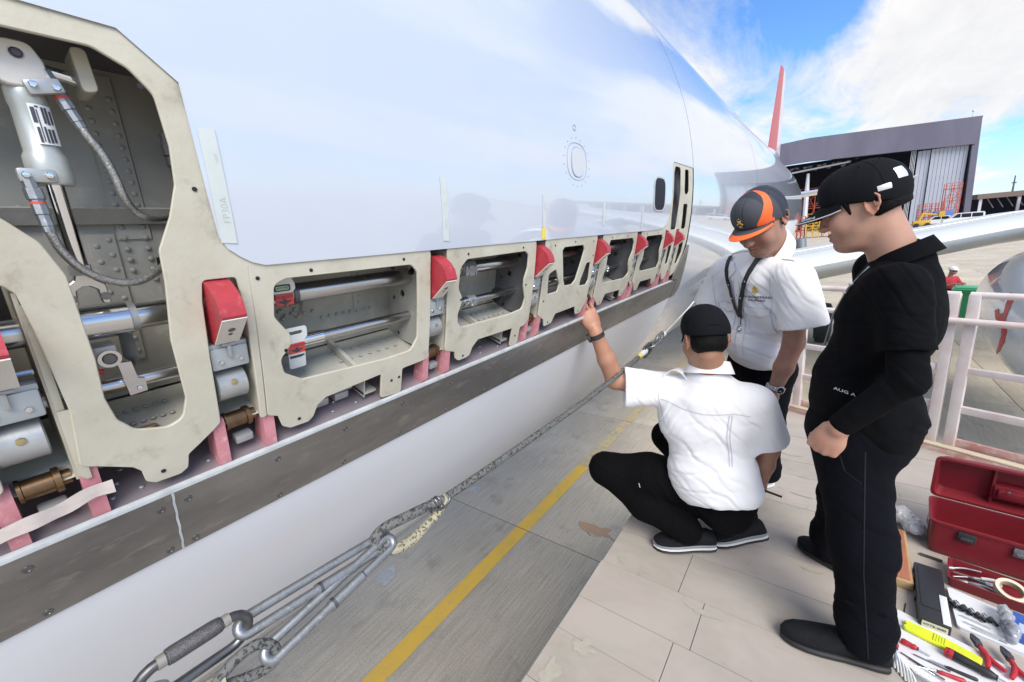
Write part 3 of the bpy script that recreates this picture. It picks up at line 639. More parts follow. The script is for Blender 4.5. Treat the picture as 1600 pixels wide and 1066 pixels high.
for x0, x1 in (LS, RS):
    bar(x0 - .02, x1 + .02, PZ + 1.03, .040, .04, RAILW, 'top_rail', round_=True)
bar(LS[0], RS[1], PZ + .875, .040, .04, RAILW, 'clamped_tube', off=-.045, round_=True)
for x in (LS[0], LS[1], RS[0], 1.25, RS[1]):
    a = on_rail(x, PZ + .52); b = MB(); b.box(a, (.052, .045, 1.03), rot=RR, bev=.005); b.build('post', RAILW, plat)
for x0, x1 in (LS, RS):
    bar(x0, x1, PZ + .56, .04, .035, RAILW, 'mid_rail')
    bar(x0, x1, PZ + .30, .045, .035, RAILW, 'lower_rail', off=.01)
    bar(x0, x1, PZ + .045, .10, .02, RAILP, 'toe_board', off=.02)
bar(-0.13, RS[1], PZ + .012, .05, .05, RAILP, 'base_channel', off=-.035)
bar(-0.13, RS[1], PZ + .045, .012, .052, mat('sunlit_yellow_edge', (0.62, 0.56, 0.38), .7, c2=(0.55, 0.42, 0.35), scale=8), 'base_sunlit_edge', off=-.035)  # yellowish strip: sunlight on top of the base channel put into the colour
b = MB(); b.cyl(on_rail(1.02, PZ + .03, -.25), on_rail(1.3, PZ + .25, -.45), .028, 12); b.build('loose_tube', RAILW, plat)

# ================================================================ AIRLINER: the opened lower edge of the cargo door
def plate(name, outline, holes, d, thick, material, label=None, bev=.0012, ocut=.012):
    me = flat_mesh(outline, holes, thick, bev)
    ys_ = [p[1] for p in outline]; s0, s1 = min(ys_), max(ys_)
    warp(me, lambda x, y, z: P(x, y, d - z), [(s0 + (s1 - s0) * k / 14, 1) for k in range(1, 14)], AL)
    o = link_mesh(me, name, material, air, AL)
    if label: o['label'] = label
    return o
FR = []                                                 # the lattice of covers-off frame plates, bay by bay
hole_slot1 = [(.2135, -.60), (.2135, -.53), (.2145, -.42), (.219, -.325), (.224, -.290), (.274, -.290), (.2795, -.35), (.279, -.60)]
bigcut = [(.052, .0105), (.167, .0105), (.199, -.007), (.220, -.035), (.2235, -.100), (.219, -.152), (.204, -.197), (.1825, -.243), (.1805, -.290), (.1715, -.378), (.1742, -.480), (.165, -.515), (.143, -.523), (.105, -.510), (.088, -.484), (.0815, -.444), (.084, -.384), (.081, -.268), (.068, -.227), (.040, -.193), (-.02, -.19), (-.13, -.19), (-.16, -.15), (-.17, .0105)]
P1out = [(-.70, .044), (.103, .044), (.200, .041), (.256, -.010), (.260, -.163), (.264, -.224), (.273, -.241), (.287, -.254), (.303, -.266), (.320, -.273), (.2925, -.273), (.2905, -.40), (.2885, -.566), (.2795, -.566), (.2795, -.35), (.274, -.291), (.2245, -.291), (.219, -.325), (.2145, -.42), (.2135, -.53), (.213, -.545), (.201, -.556), (.180, -.572), (.161, -.586), (.157, -.612), (.146, -.619), (.113, -.617), (.103, -.608), (.101, -.585), (.092, -.572), (.055, -.548), (.040, -.540),
         (.0475, -.449), (.041, -.33), (.037, -.285), (.028, -.272), (-.02, -.272), (-.028, -.29), (-.032, -.54), (-.08, -.56), (-.11, -.61), (-.16, -.61), (-.19, -.57), (-.66, -.565), (-.70, -.55)]
rad1 = [.004] * len(P1out)
P1f = fillet(P1out, .009)
FR.append(plate('frame_plate', P1f, [fillet(bigcut, .022), fillet([(-.62, -.31), (-.30, -.305), (-.28, -.33), (-.29, -.50), (-.60, -.505)], .02)], .006, .006, PRIMER, 'large cream frame plate round the actuator bay'))
cut2 = [(.329, -.312), (.352, -.303), (.642, -.305), (.661, -.325), (.661, -.495), (.640, -.526), (.563, -.527), (.362, -.512), (.328, -.487), (.324, -.456), (.347, -.430), (.347, -.412), (.322, -.372)]
P2 = [(.2945, -.272), (.700, -.272), (.703, -.2885), (.7005, -.33), (.7005, -.566), (.614, -.568), (.614, -.638), (.553, -.632), (.553, -.563), (.410, -.571), (.390, -.583), (.380, -.607), (.370, -.616), (.332, -.614), (.318, -.603), (.311, -.575), (.2925, -.566)]
FR.append(plate('frame_plate', fillet(P2, .008), [fillet(cut2, .018)], .006, .006, PRIMER))
cut3 = [(.809, -.331), (.836, -.309), (1.115, -.306), (1.136, -.320), (1.134, -.364), (1.119, -.400), (1.120, -.425), (1.136, -.467), (1.126, -.505), (1.048, -.511), (.822, -.505), (.806, -.486), (.804, -.460), (.817, -.430), (.817, -.412), (.803, -.388)]
P3 = [(.762, -.272), (1.172, -.272), (1.176, -.29), (1.176, -.552), (1.150, -.572), (1.128, -.572), (1.128, -.636), (1.085, -.636), (1.085, -.566), (.905, -.562), (.882, -.582), (.873, -.606), (.859, -.611), (.826, -.611), (.812, -.600), (.806, -.576), (.765, -.562)]
FR.append(plate('frame_plate', fillet(P3, .008), [fillet(cut3, .018)], .006, .006, PRIMER))
P4 = [(1.238, -.272), (1.640, -.272), (1.645, -.29), (1.634, -.37), (1.628, -.565), (1.592, -.609), (1.552, -.609), (1.530, -.568), (1.368, -.570), (1.349, -.605), (1.299, -.609), (1.286, -.578), (1.240, -.552)]
H1 = [(1.354, -.32), (1.372, -.309), (1.522, -.309), (1.538, -.328), (1.490, -.450), (1.465, -.465), (1.405, -.463), (1.386, -.437)]
H2 = [(1.568, -.385), (1.606, -.385), (1.612, -.465), (1.596, -.484), (1.528, -.480), (1.534, -.452)]
H3 = [(1.288, -.395), (1.324, -.386), (1.361, -.448), (1.356, -.478), (1.280, -.479), (1.272, -.403)]
FR.append(plate('frame_plate', fillet(P4, .008), [fillet(H1, .015), fillet(H2, .012), fillet(H3, .014)], .006, .006, PRIMER, 'cream frame plate with three smaller cut-outs'))
cut5 = [(1.78, -.303), (2.060, -.305), (2.084, -.33), (2.082, -.370), (2.053, -.415), (2.055, -.44), (2.084, -.487), (2.03, -.509), (1.770, -.500), (1.756, -.470), (1.775, -.430), (1.772, -.348)]
P5 = [(1.708, -.272), (2.112, -.272), (2.114, -.29), (2.114, -.525), (2.062, -.602), (2.028, -.606), (2.012, -.566), (1.830, -.560), (1.806, -.606), (1.768, -.608), (1.745, -.588), (1.706, -.56)]
FR.append(plate('frame_plate', fillet(P5, .008), [fillet(cut5, .018)], .006, .006, PRIMER))
cut6 = [(2.258, -.305), (2.520, -.305), (2.549, -.33), (2.525, -.40), (2.560, -.470), (2.545, -.503), (2.245, -.497), (2.226, -.470), (2.252, -.43), (2.252, -.34)]
P6 = [(2.182, -.272), (2.575, -.272), (2.580, -.29), (2.580, -.55), (2.555, -.602), (2.518, -.604), (2.495, -.566), (2.30, -.560), (2.28, -.604), (2.235, -.604), (2.2, -.56), (2.180, -.55)]
FR.append(plate('frame_plate', fillet(P6, .008), [fillet(cut6, .018)], .006, .006, PRIMER))
slotA = [(2.668, .045), (2.700, .084), (2.800, .084), (2.818, .06), (2.815, -.08), (2.790, -.21), (2.783, -.286), (2.672, -.286), (2.655, -.2)]
slotB = [(2.905, .080), (2.985, .086), (3.003, .07), (3.007, -.05), (2.97, -.071), (2.91, -.067), (2.895, -.045)]
slotC = [(2.89, -.128), (2.985, -.126), (3.0, -.145), (3.006, -.286), (2.90, -.286)]
P7 = [(2.640, .109), (3.094, .109), (3.094, -.10), (3.092, -.36), (3.06, -.5), (3.0, -.58), (2.90, -.60), (2.875, -.55), (2.872, -.29), (2.868, -.284), (2.806, -.284), (2.800, -.29), (2.800, -.56), (2.77, -.60), (2.72, -.602), (2.66, -.55), (2.648, -.29), (2.60, -.284), (2.50, -.272), (2.555, -.245), (2.596, -.20), (2.621, -.10), (2.628, .06)]
FR.append(plate('frame_plate', fillet(P7, .008), [fillet(slotA, .02), fillet(slotB, .015), fillet(slotC, .015), fillet([(2.69, -.33), (2.755, -.33), (2.765, -.4), (2.755, -.5), (2.70, -.5), (2.685, -.42)], .012), fillet([(2.92, -.33), (3.03, -.33), (3.03, -.45), (2.98, -.52), (2.925, -.52)], .012)], .006, .006, PRIMER, 'tall cream frame plate with slots at the aft edge of the door'))
# small screw holes in the plates: dark countersinks
hb = MB(); hb.lathe([(0, .0034), (.0012, .0034)], (0, 0, 0), (0, 0, 1), 12); hole_me = hb.mesh('screw_hole', smooth=0); hole_me.materials.append(BLACK)
hp = [(.206, -.028), (.2405, -.157), (.305, -.298), (.336, -.440), (.125, -.600), (.605, -.590), (.582, -.592), (.620, -.292), (.40, -.294), (.350, -.600), (.84, -.296), (1.10, -.295), (.814, -.42), (1.130, -.42), (.842, -.600), (1.106, -.6), (1.30, -.30), (1.45, -.294), (1.61, -.30), (1.32, -.596), (1.57, -.598), (1.8, -.293), (1.98, -.293), (1.785, -.595), (2.045, -.59), (2.26, -.293), (2.45, -.293), (2.25, -.592), (2.535, -.592), (1.62, -.36), (1.26, -.5), (2.1, -.42)]
copies(hole_me, 'screw_hole', [P(y, s, .0030) for y, s in hp], None, air, [frame(s) for y, s in hp])
# pocket: back wall, bay floor, sill shelf, ceiling, dark ends
DB = .165
def sheet(name, s_d, material, y0=-.70, y1=3.09, n=26):
    b = MB(); b.grid([[P(y0 + (y1 - y0) * i / n, s, d) for s, d in s_d] for i in range(n + 1)]); return b.build(name, material, air, smooth=30)
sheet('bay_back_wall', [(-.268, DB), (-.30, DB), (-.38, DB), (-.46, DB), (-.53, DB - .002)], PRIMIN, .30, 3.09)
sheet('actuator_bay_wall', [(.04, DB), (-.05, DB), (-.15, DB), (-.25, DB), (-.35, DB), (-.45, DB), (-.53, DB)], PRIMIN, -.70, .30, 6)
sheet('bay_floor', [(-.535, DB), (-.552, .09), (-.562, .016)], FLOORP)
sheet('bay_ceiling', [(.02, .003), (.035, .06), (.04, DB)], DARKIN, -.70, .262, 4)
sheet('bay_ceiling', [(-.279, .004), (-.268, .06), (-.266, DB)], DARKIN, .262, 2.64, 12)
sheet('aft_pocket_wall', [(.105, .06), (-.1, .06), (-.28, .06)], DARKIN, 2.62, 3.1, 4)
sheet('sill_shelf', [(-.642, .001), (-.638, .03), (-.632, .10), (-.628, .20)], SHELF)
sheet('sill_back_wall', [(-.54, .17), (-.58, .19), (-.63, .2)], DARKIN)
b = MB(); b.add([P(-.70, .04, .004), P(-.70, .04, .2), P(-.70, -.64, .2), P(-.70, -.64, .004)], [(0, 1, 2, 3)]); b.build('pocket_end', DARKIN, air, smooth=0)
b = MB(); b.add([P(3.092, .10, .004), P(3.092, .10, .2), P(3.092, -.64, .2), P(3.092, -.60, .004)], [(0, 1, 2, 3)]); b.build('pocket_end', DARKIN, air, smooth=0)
# radial webs either side of every latch slot
YL = [-.027, .222, .706, 1.182, 1.648, 2.120, 2.588, 2.812]
def web(y, s0, s1, d0, d1, th, material, name='web_plate', holes=()):
    """flat plate square to the fuselage: (s, d) outline swept th along y"""
    me = flat_mesh([(s0, d0), (s1, d0), (s1, d1), (s0, d1)], holes, th, 0)
    warp(me, lambda a, c, z: P(y + z, a, c), (), AL); return link_mesh(me, name, material, air, AL)
circ = lambda s, d, r, n=14: [(s + r * math.cos(2 * PI * k / n), d + r * math.sin(2 * PI * k / n)) for k in range(n)]
for k, y in enumerate(YL):
    lft = y - .010 if k else y - .008; rgt = y + .061
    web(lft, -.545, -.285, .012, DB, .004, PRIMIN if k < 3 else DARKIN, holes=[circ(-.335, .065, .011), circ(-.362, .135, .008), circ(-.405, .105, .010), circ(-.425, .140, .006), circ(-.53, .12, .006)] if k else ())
    web(rgt, -.565, -.285, .012, DB, .004, PRIMER)
    b = MB(); b.add([P(lft, -.27, DB - .004), P(rgt, -.27, DB - .004), P(rgt, -.56, DB - .004), P(lft, -.56, DB - .004)], [(0, 1, 2, 3)]); b.build('slot_back', BLACK, air, smooth=0)  # black sheet: the shade inside the slot put in as colour
    # folded flange on the aft side of the slot
    b = MB(); b.grid([[P(rgt + .0005, s, .010) for s in (-.30, -.42, -.56)], [P(rgt + .009, s, .013) for s in (-.30, -.42, -.56)]]); b.build('slot_flange', PRIMER, air)
# rivets: one shared dome
rb = MB(); rb.lathe([(-.001, .0042), (.0012, .0040), (.0022, .0026), (.0026, .0002)], (0, 0, 0), (0, 0, 1), 10, caps=False); riv = rb.mesh('rivet', smooth=60); riv.materials.append(PRIMIN)
rv = []; rr_ = []
for k in range(17): rv.append((.178, -.005 - k * .019)); rv.append((.205, -.005 - k * .019))
for k in range(9): rv.append((.158, -.235 - k * .026)); rv.append((.142, -.245 - k * .027))
for k in range(7): rv.append((.03 + k * .022, -.182))
for k in range(7): rv.append((.352 + k * .017, -.405 - .012 * (k % 2))); rv.append((.352 + k * .021, -.43)); rv.append((.43, -.30 - k * .021)); rv.append((.408, -.31 - k * .021))
for k in range(8): rv.append((.50 + k * .019, -.452)); rv.append((.60, -.31 - k * .02))
for bay in (.78, 1.26, 1.72, 2.2):
    for k in range(8): rv.append((bay + .07, -.30 - k * .024)); rv.append((bay + .10, -.30 - k * .024))
copies(riv, 'rivet', [P(y, s, DB - .003) for y, s in rv], None, air, [frame(s) for y, s in rv])
fl = [(y, q) for y0, y1 in ((.50, .66), (.09, .17), (.98, 1.14), (1.9, 2.05)) for y in [y0 + (y1 - y0) * i / 6 for i in range(7)] for q in (.05, .09, .125)]
def floorP(y, d, up=.0): s = -.5625 + (d - .016) / (DB - .016) * .0275; return P(y, s + up, d)
rotf = Matrix.Rotation(0.14, 3, 'Y')
copies(riv, 'floor_rivet', [floorP(y, d, .001) for y, d in fl], None, air, [rotf] * len(fl))
sh = [(y, .03 + .03 * (k % 3)) for k, y in enumerate([.062 + .012 * i for i in range(4)] + [.17 + .012 * i for i in range(3)] + [.40 + .02 * i for i in range(6)] + [.90 + .03 * i for i in range(6)])]
rivd = riv.copy(); rivd.materials.clear(); rivd.materials.append(CAD)
copies(rivd, 'shelf_rivet', [P(y, -.638 + .05 * d, d) for y, d in sh], None, air, [Matrix.Rotation(0.3, 3, 'Y')] * len(sh))
# stiffeners on the walls
b = MB(); b.box(P(.075, -.19, DB - .010), (.02, .42, .006), rot=Matrix.Rotation(-.1, 3, 'Y')); b.box(P(.075, -.1945, DB - .018), (.028, .42, .004), rot=Matrix.Rotation(-.9, 3, 'Y')); b.build('wall_angle', PRIMIN, air)
for (y, s0, s1, wd) in ((.192, .03, -.235, .046), (.150, -.225, -.46, .036), (.60, -.275, -.45, .03), (.85, -.28, -.5, .05), (1.33, -.28, -.5, .05), (1.80, -.28, -.5, .05), (2.28, -.28, -.5, .05)):
    b = MB(); ss = [s0 + (s1 - s0) * q / 6 for q in range(7)]
    b.grid([[P(y - wd / 2, s, DB - .0005) for s in ss], [P(y - wd / 2 + .002, s, DB - .0035) for s in ss], [P(y + wd / 2 - .002, s, DB - .0035) for s in ss], [P(y + wd / 2, s, DB - .0005) for s in ss]]); b.build('wall_doubler', PRIMIN, air)
for (y0, y1) in ((.505, .515), (.96, .97), (1.45, 1.455), (1.9, 1.91)):
    b = MB(); b.prism([floorP(y0, .02, .0), floorP(y0, .155, 0), floorP(y0, .155, .022), floorP(y0, .02, .012)], (0, y1 - y0, 0)); b.build('floor_rib', FLOORP, air)
b = MB(); pts = [P(.463 + .012 * math.cos(a), -.415 + .02 * math.sin(a), DB - .006) for a in (0,)]
b.tube([P(.455, -.36, DB - .006), P(.456, -.40, DB - .006), P(.450, -.425, DB - .006), P(.437, -.44, DB - .006)], .0018, 6); b.build('drain_tube', PRIMIN, air)
b = MB(); b.lathe([(0, .026), (.002, .024)], floorP(.118, .07, .002), (-.15, 0, 1), 20); b.build('floor_plug', mat('rust_brown_plug', (0.30, 0.20, 0.10), .6, c2=(.22, .15, .08), scale=40), air)
# torque tubes along the door
def tubeY(name, y0, y1, s, d, r, material, n=20):
    b = MB(); k = max(2, int((y1 - y0) / .15)); b.tube([P(y0 + (y1 - y0) * i / k, s, d) for i in range(k + 1)], r, n); return b.build(name, material, air, smooth=60)
TS, TD, RS_, RD = -.353, .082, -.462, .080
tubeY('torque_tube', -.69, 3.08, TS, TD, .0200, STEEL, 24)
tubeY('torque_tube_sleeve', .045, .142, TS, TD, .0255, STEEL, 24)
tubeY('torque_tube_band', .142, .152, TS, TD, 0.0222, CAD, 24)
tubeY('control_rod', -.69, 3.08, RS_, RD, .0118, STEEL, 16)
for y in (.40, .905, 1.40, 1.87): tubeY('rod_sleeve', y, y + .05, RS_, RD, 0.0142, CHROME, 16)
for y0, y1 in ((.336, .348), (.392, .402)): tubeY('tube_collar', y0, y1, TS, TD, .0232, DKSTEEL)
bolt = MB(); bolt.lathe([(-.002, .0042), (.002, .0042), (.003, .0036), (.0032, .002)], (0, 0, 0), (0, 0, 1), 6); bme = bolt.mesh('bolt', smooth=20); bme.materials.append(CHROME)
def clamp(y, s, d, wy, r, nb=2):
    b = MB(); f_ = frame(s); b.lathe([(0, r), (wy, r)], P(y, s, d), (0, 1, 0), 20); b.box(P(y + wy / 2, s - .004, d - r * .75), (wy * .9, r * 1.3, r * .9), rot=f_, bev=.002)
    o = b.build('tube_clamp', CAD, air)
    for i in range(nb):
        for q in (-.5, .5): copies(bme, 'bolt', [P(y + wy * (.25 + .5 * i), s - .004 + q * r * .9, d - r * 1.2)], None, o, [f_])
clamp(.885, TS, TD, .055, .0238); clamp(1.84, TS, TD, .06, .0238); clamp(2.32, TS, TD, .06, .0238)
clamp(.925, RS_, RD, .03, .0162, 1); clamp(1.93, RS_, RD, .03, .0162, 1); clamp(1.30, RS_, RD, .03, .017, 1)
b = MB(); b.lathe([(0, .026), (.012, .026), (.016, .02)], P(1.10, -.475, .10), (0, 1, -.1), 20); b.build('rod_pulley', RUBBER, air)
for (y, s, d) in ((.655, -.335, .14), (.655, -.375, .15), (.655, -.38, .13)):
    b = MB(); b.lathe([(-.004, .009), (0, .007), (.004, .0)], P(y + .035, s, d), (0, -1, 0), 14); b.build('web_grommet', RUBBER, air)
# bearing block, clip and lever in the actuator bay
b = MB(); f_ = frame(-.405); b.box(P(.104, -.405, .075), (.026, .034, .03), rot=f_, bev=.003); bb = b.build('bearing_block', CAD, air)
b = MB(); b.lathe([(0, .0135), (.004, .0135), (.004, .009), (.001, .009)], P(.106, -.407, .060), f_ @ Vector((0, 0, 1)), 24, caps=False); b.build('bearing_ring', STEEL, bb)
b = MB(); b.lathe([(0, .0085), (.003, .007)], P(.106, -.407, .061), f_ @ Vector((0, 0, 1)), 16); b.build('bearing_bolt', DKSTEEL, bb)
b = MB(); b.prism([P(.128, -.375, .095), P(.142, -.378, .09), P(.143, -.42, .08), P(.135, -.435, .085), P(.126, -.42, .09)], f_ @ Vector((0, 0, .008))); b.build('crank_lever', DKSTEEL, air)
b = MB(); b.prism([P(.113, -.418, .066), P(.129, -.42, .066), P(.132, -.45, .066), P(.14, -.453, .066), P(.14, -.476, .066), P(.118, -.478, .066)], f_ @ Vector((0, 0, .006))); cl = b.build('rod_clip', STEEL, air)
copies(bme, 'bolt', [P(.131, -.466, .059)], None, cl, [f_])
b = MB(); b.cyl(P(.0855, -.432, .085), P(.099, -.436, .085), .006, 10); b.build('red_connector', REDFLAT, air)
# ------------------------------------------------ latch columns
sectorP = [(-.292, .030), (-.2925, .012), (-.2985, -.008), (-.3095, -.026), (-.3235, -.0385), (-.343, -.046), (-.3475, -.0435), (-.400, .006), (-.400, .030)]
def latch(y, k):
    t0, t1 = y + .004, y + .040
    b = MB(); b.prism([P(t0, s, d) for s, d in sectorP], (0, t1 - t0, 0)); o = b.build('door_latch', RED, air, smooth=30)
    b = MB(); A = P(t0 + .001, -.3485, -.0440) - P(t0 + .001, -.3475, -.0435); nn = (P(t0, -.40, .006) - P(t0, -.3475, -.0435)); nn.normalize(); outn = Vector((0, 1, 0)).cross(nn); 
    if outn.x < 0: outn = -outn
    q = [P(t0, -.347, -.0435), P(t0, -.399, .0055)]
    b.prism([q[0] + outn * .0006, q[1] + outn * .0006, q[1] + outn * .0026, q[0] + outn * .0026], (0, t1 - t0, 0)); wf = b.build('latch_face', LWHITE, o, smooth=0)
    for fr_, r in ((.42, .0055), (.60, .0032)):
        c = q[0].lerp(q[1], fr_) + outn * .0028 + Vector((0, (t1 - t0) * .5, 0)); b = MB(); b.lathe([(-.001, r), (.0004, r)], c, outn, 14); b.build('face_screw', DKSTEEL, wf)
    # hinge pin and lever above the bracket
    b = MB(); b.tube([P(y - .006, -.395, .034), P(y + .056, -.395, .034)], .0035, 8); b.tube([P(y + .002, -.352, .036), P(y + .002, -.39, .030)], .0016, 6); b.build('latch_pin', STEEL, air)
    f_ = frame(-.431); b = MB(); b.box(P(y + .025, -.431, .026), (.058, .040, .030), rot=f_, bev=.004); b.box(P(y + .025, -.4085, .024), (.060, .010, .020), rot=f_, bev=.003); br = b.build('latch_bracket', BLUEG, air)
    copies(bme, 'bolt', [P(y + .010, -.436, .0105), P(y + .040, -.436, .0105)], None, br, [f_, f_])
    b = MB(); b.cyl(P(y + .014, -.405, .010), P(y + .034, -.405, .010), .004, 8); b.box(P(y + .024, -.418, .008), (.006, .022, .006), rot=f_, bev=.001); b.build('bracket_clip', CAD, br)
    b = MB(); b.lathe([(0, .026), (.002, .029), (.046, .029), (.048, .026)], P(y - .001, -.490, .036), (0, 1, 0), 28); ro = b.build('latch_roller', CAD, air, smooth=40)
    f2 = frame(-.478); b = MB(); b.lathe([(-.002, .0055), (.0015, .005), (.002, .003)], P(y + .024, -.478, .0085), f2 @ Vector((0, 0, 1)), 8); b.build('roller_screw', mat('gold_screw', (0.45, 0.38, 0.22), .4, .7), ro)
    b = MB(); b.lathe([(0, .0175), (.004, .0175), (.005, .0150), (.034, .0150), (.035, .0185), (.042, .0185), (.043, .011), (.052, .011)], P(y + .004, -.566, .030), (0, 1, 0), 22); b.build('bronze_roller', BRASS, air, smooth=40)
    b = MB(); b.box(P(y + .030, -.606, .024), (.030, .016, .02), rot=frame(-.606), bev=.003); b.build('stop_block', CAD, air)
    for ya, yb in ((y - .019, y + .000), (y + .062, y + .082)):
        lp = fillet([(-.545, .012), (-.548, .040), (-.640, .050), (-.641, .002), (-.600, .006)], .008); 
        if k >= 2: lp = fillet([(-.555, .006), (-.540, .016), (-.548, .034), (-.640, .042), (-.641, .002)], .012)
        b = MB(); b.prism([P(ya, s, d) for s, d in lp], (0, yb - ya, 0)); b.build('sill_lug', PINK, air)
for k, y in enumerate(YL): latch(y, k)
# aft cream column right of each slot below the plates
for k, y in enumerate(YL[:-1]):
    b = MB(); b.prism([P(y + .0615, -.45, .010), P(y + .0615, -.556, .010), P(y + .0690, -.566, .010), P(y + .0740, -.566, .010), P(y + .0740, -.45, .010)], frame(-.5) @ Vector((0, 0, .004))); b.build('slot_stiffener', PRIMER, air)
# brackets hanging under the bay floor
for y in (.515, 1.05, 1.98):
    b = MB(); b.prism([P(y, -.565, .02), P(y, -.565, .12), P(y, -.615, .12), P(y, -.625, .02)], (0, .003, 0)); b.prism([P(y, -.612, .02), P(y, -.612, .12), P(y, -.616, .12), P(y, -.618, .02)], (0, .035, 0)); b.build('hanger_bracket', PRIMIN, air)
for y in (.42, .47, 1.32, 1.40, 1.86):
    b = MB(); b.box(P(y, -.612, .06), (.035, .018, .04), rot=frame(-.6), bev=.003); b.cyl(P(y - .03, -.60, .05), P(y + .03, -.60, .05), .006, 8); b.build('shelf_fitting', CAD, air)
# ------------------------------------------------ hydraulic actuator of the big bay
AY, AD = .103, .058
act_f = frame(-.1)
b = MB(); b.lathe([(0, .0165), (.006, .0185), (.020, .0185), (.026, .0172), (.076, .0180), (.082, .0210), (.112, .0215), (.116, .0195)], P(AY, -.036, AD), P(AY, -.15, AD) - P(AY, -.036, AD), 28); act = b.build('hydraulic_actuator', ACTU, air, smooth=35)
me = flat_mesh(fillet([(-.021, -.040), (.021, -.040), (.0195, -.010), (.012, .009), (-.012, .009), (-.0195, -.010)], .010), [circ(0, -.004, .0075)], .016, .0015)
warp(me, lambda x, y, z: P(AY + .001 + x, y, AD - .012 - z), (), AL); link_mesh(me, 'actuator_eye', LWHITE, act, AL)
b = MB(); b.lathe([(-.009, .0078), (.0, .0078), (.001, .005), (.003, .004)], P(AY + .001, -.004, AD - .018), frame(0) @ Vector((0, 0, 1)), 18); b.build('eye_bush', mat('oily_bush', (.12, .09, .10), .25, .8), act)
b = MB(); b.cyl(P(AY + .015, -.010, AD + .006), P(AY + .062, -.016, AD + .012), .0075, 16); b.build('eye_pin', CHROME, act)
me = flat_mesh(fillet([(.052, .02), (.066, .02), (.068, -.03), (.054, -.034)], .006), (), .045, .001); warp(me, lambda x, y, z: P(AY + x, y, AD + .012 - z), (), AL); link_mesh(me, 'mount_flange', PRIMER, air, AL)
b = MB(); b.cyl(P(AY, -.145, AD), P(AY, -.262, AD), .0095, 18); b.build('piston_rod', CHROME, act)
b = MB(); b.lathe([(0, .0125), (.013, .0125)], P(AY, -.262, AD), P(AY, -.3, AD) - P(AY, -.262, AD), 6); b.build('lock_nut', CAD, act, smooth=20)
me = flat_mesh(fillet([(-.006, -.273), (.006, -.273), (.009, -.283), (.019, -.291), (.0205, -.318), (.0135, -.318), (.012, -.297), (.004, -.291), (-.004, -.291), (-.012, -.297), (-.0135, -.318), (-.0205, -.318), (-.019, -.291), (-.009, -.283)], .003, 3), (), .014, .0015)
warp(me, lambda x, y, z: P(AY + x, y, AD - z), (), AL); link_mesh(me, 'rod_fork', STEEL, act, AL)
for sg in (-1, 1):
    b = MB(); b.cyl(P(AY + sg * .017, -.308, AD - .010), P(AY + sg * .017, -.308, AD - .002), .0055, 10); b.build('fork_bolt', DKSTEEL, act)
# data plate on the barrel
def onbarrel(x, s, off=.0006):
    a = x / .0183; c = P(AY, s, AD); f_ = frame(s); return c + f_ @ Vector((math.sin(a) * (.0183 + off), 0, math.cos(a) * (.0183 + off)))
b = MB(); b.grid([[onbarrel(x, s, .0008) for s in (-.060, -.075, -.090, -.107)] for x in [-.004 + .0225 * i / 8 for i in range(9)]]); dp = b.build('data_plate', LABELW, act)
rng = random.Random(5)
for (x0, x1, s0, s1) in ((-.0025, .001, -.064, -.082), (.0015, .0045, -.062, -.064), (.0018, .0028, -.066, -.104), (.0062, .0085, -.063, -.082), (.0092, .0118, -.063, -.083), (-.0015, .0008, -.087, -.105), (.0042, .0062, -.086, -.105), (.0072, .0098, -.088, -.105), (.0108, .0138, -.088, -.104), (.0132, .016, -.066, -.082)):
    b = MB(); b.grid([[onbarrel(x0 + (x1 - x0) * i / 3, s, .0013) for s in (s0, (s0 + s1) / 2, s1)] for i in range(4)]); b.build('print_block', INK, dp)
# hose unions and braided hoses
def hose(pts, name_lbl, n0, flip=False):
    t = MB(); pp = [P(*p) for p in pts]; sm = []
    for i in range(len(pp) - 1):
        p0, p1, p2, p3 = pp[max(0, i - 1)], pp[i], pp[i + 1], pp[min(len(pp) - 1, i + 2)]
        for q in range(6):
            u = q / 6; sm.append(0.5 * ((2 * p1) + (p2 - p0) * u + (2 * p0 - 5 * p1 + 4 * p2 - p3) * u * u + (3 * p1 - p0 - 3 * p2 + p3) * u ** 3))
    sm.append(pp[-1]); t.tube(sm, .0052, 12); o = t.build('hydraulic_hose', HOSE, air, smooth=60)
    a, c = sm[0], sm[3]; ax = (c - a).normalized()
    b = MB(); b.lathe([(-.046, .0072), (-.034, .0072), (-.033, .0088), (-.020, .0088), (-.0195, .0070), (-.017, .0070)], a, ax, 8); b.build('hose_union', GALV, o, smooth=25)
    b = MB(); b.lathe([(-.017, .0074), (-.014, .0074)], a, ax, 14); b.build('red_seal_band', REDFLAT, o)
    b = MB(); b.lathe([(-.014, .0076), (-.002, .0080), (-.001, .0066), (.012, .0068), (.013, .0060), (.020, .0058)], a, ax, 8); b.build('hose_ferrule', GALV, o, smooth=25)
    return o
hose([(.137, -.063, .042), (.146, -.092, .040), (.155, -.112, .040), (.162, -.141, .040), (.166, -.168, .042), (.176, -.188, .05), (.192, -.199, .055), (.225, -.197, .08)], '', 0)
hose([(.0815, -.195, .030), (.083, -.216, .028), (.088, -.240, .028), (.102, -.265, .028), (.124, -.2825, .030), (.152, -.2895, .035), (.182, -.281, .05), (.215, -.262, .09)], '', 0)
for (y, s, rot_) in ((.118, -.040, .25), (.088, -.146, 0)):
    b = MB(); f_ = frame(s); b.box(P(y, s, AD - .024), (.034, .017, .010), rot=f_ @ Matrix.Rotation(rot_, 3, 'Z'), bev=.004); fm = b.build('hose_flange', CAD, act)
    copies(bme, 'bolt', [P(y - .010, s, AD - .030), P(y + .010, s, AD - .030)], None, fm, [f_, f_])
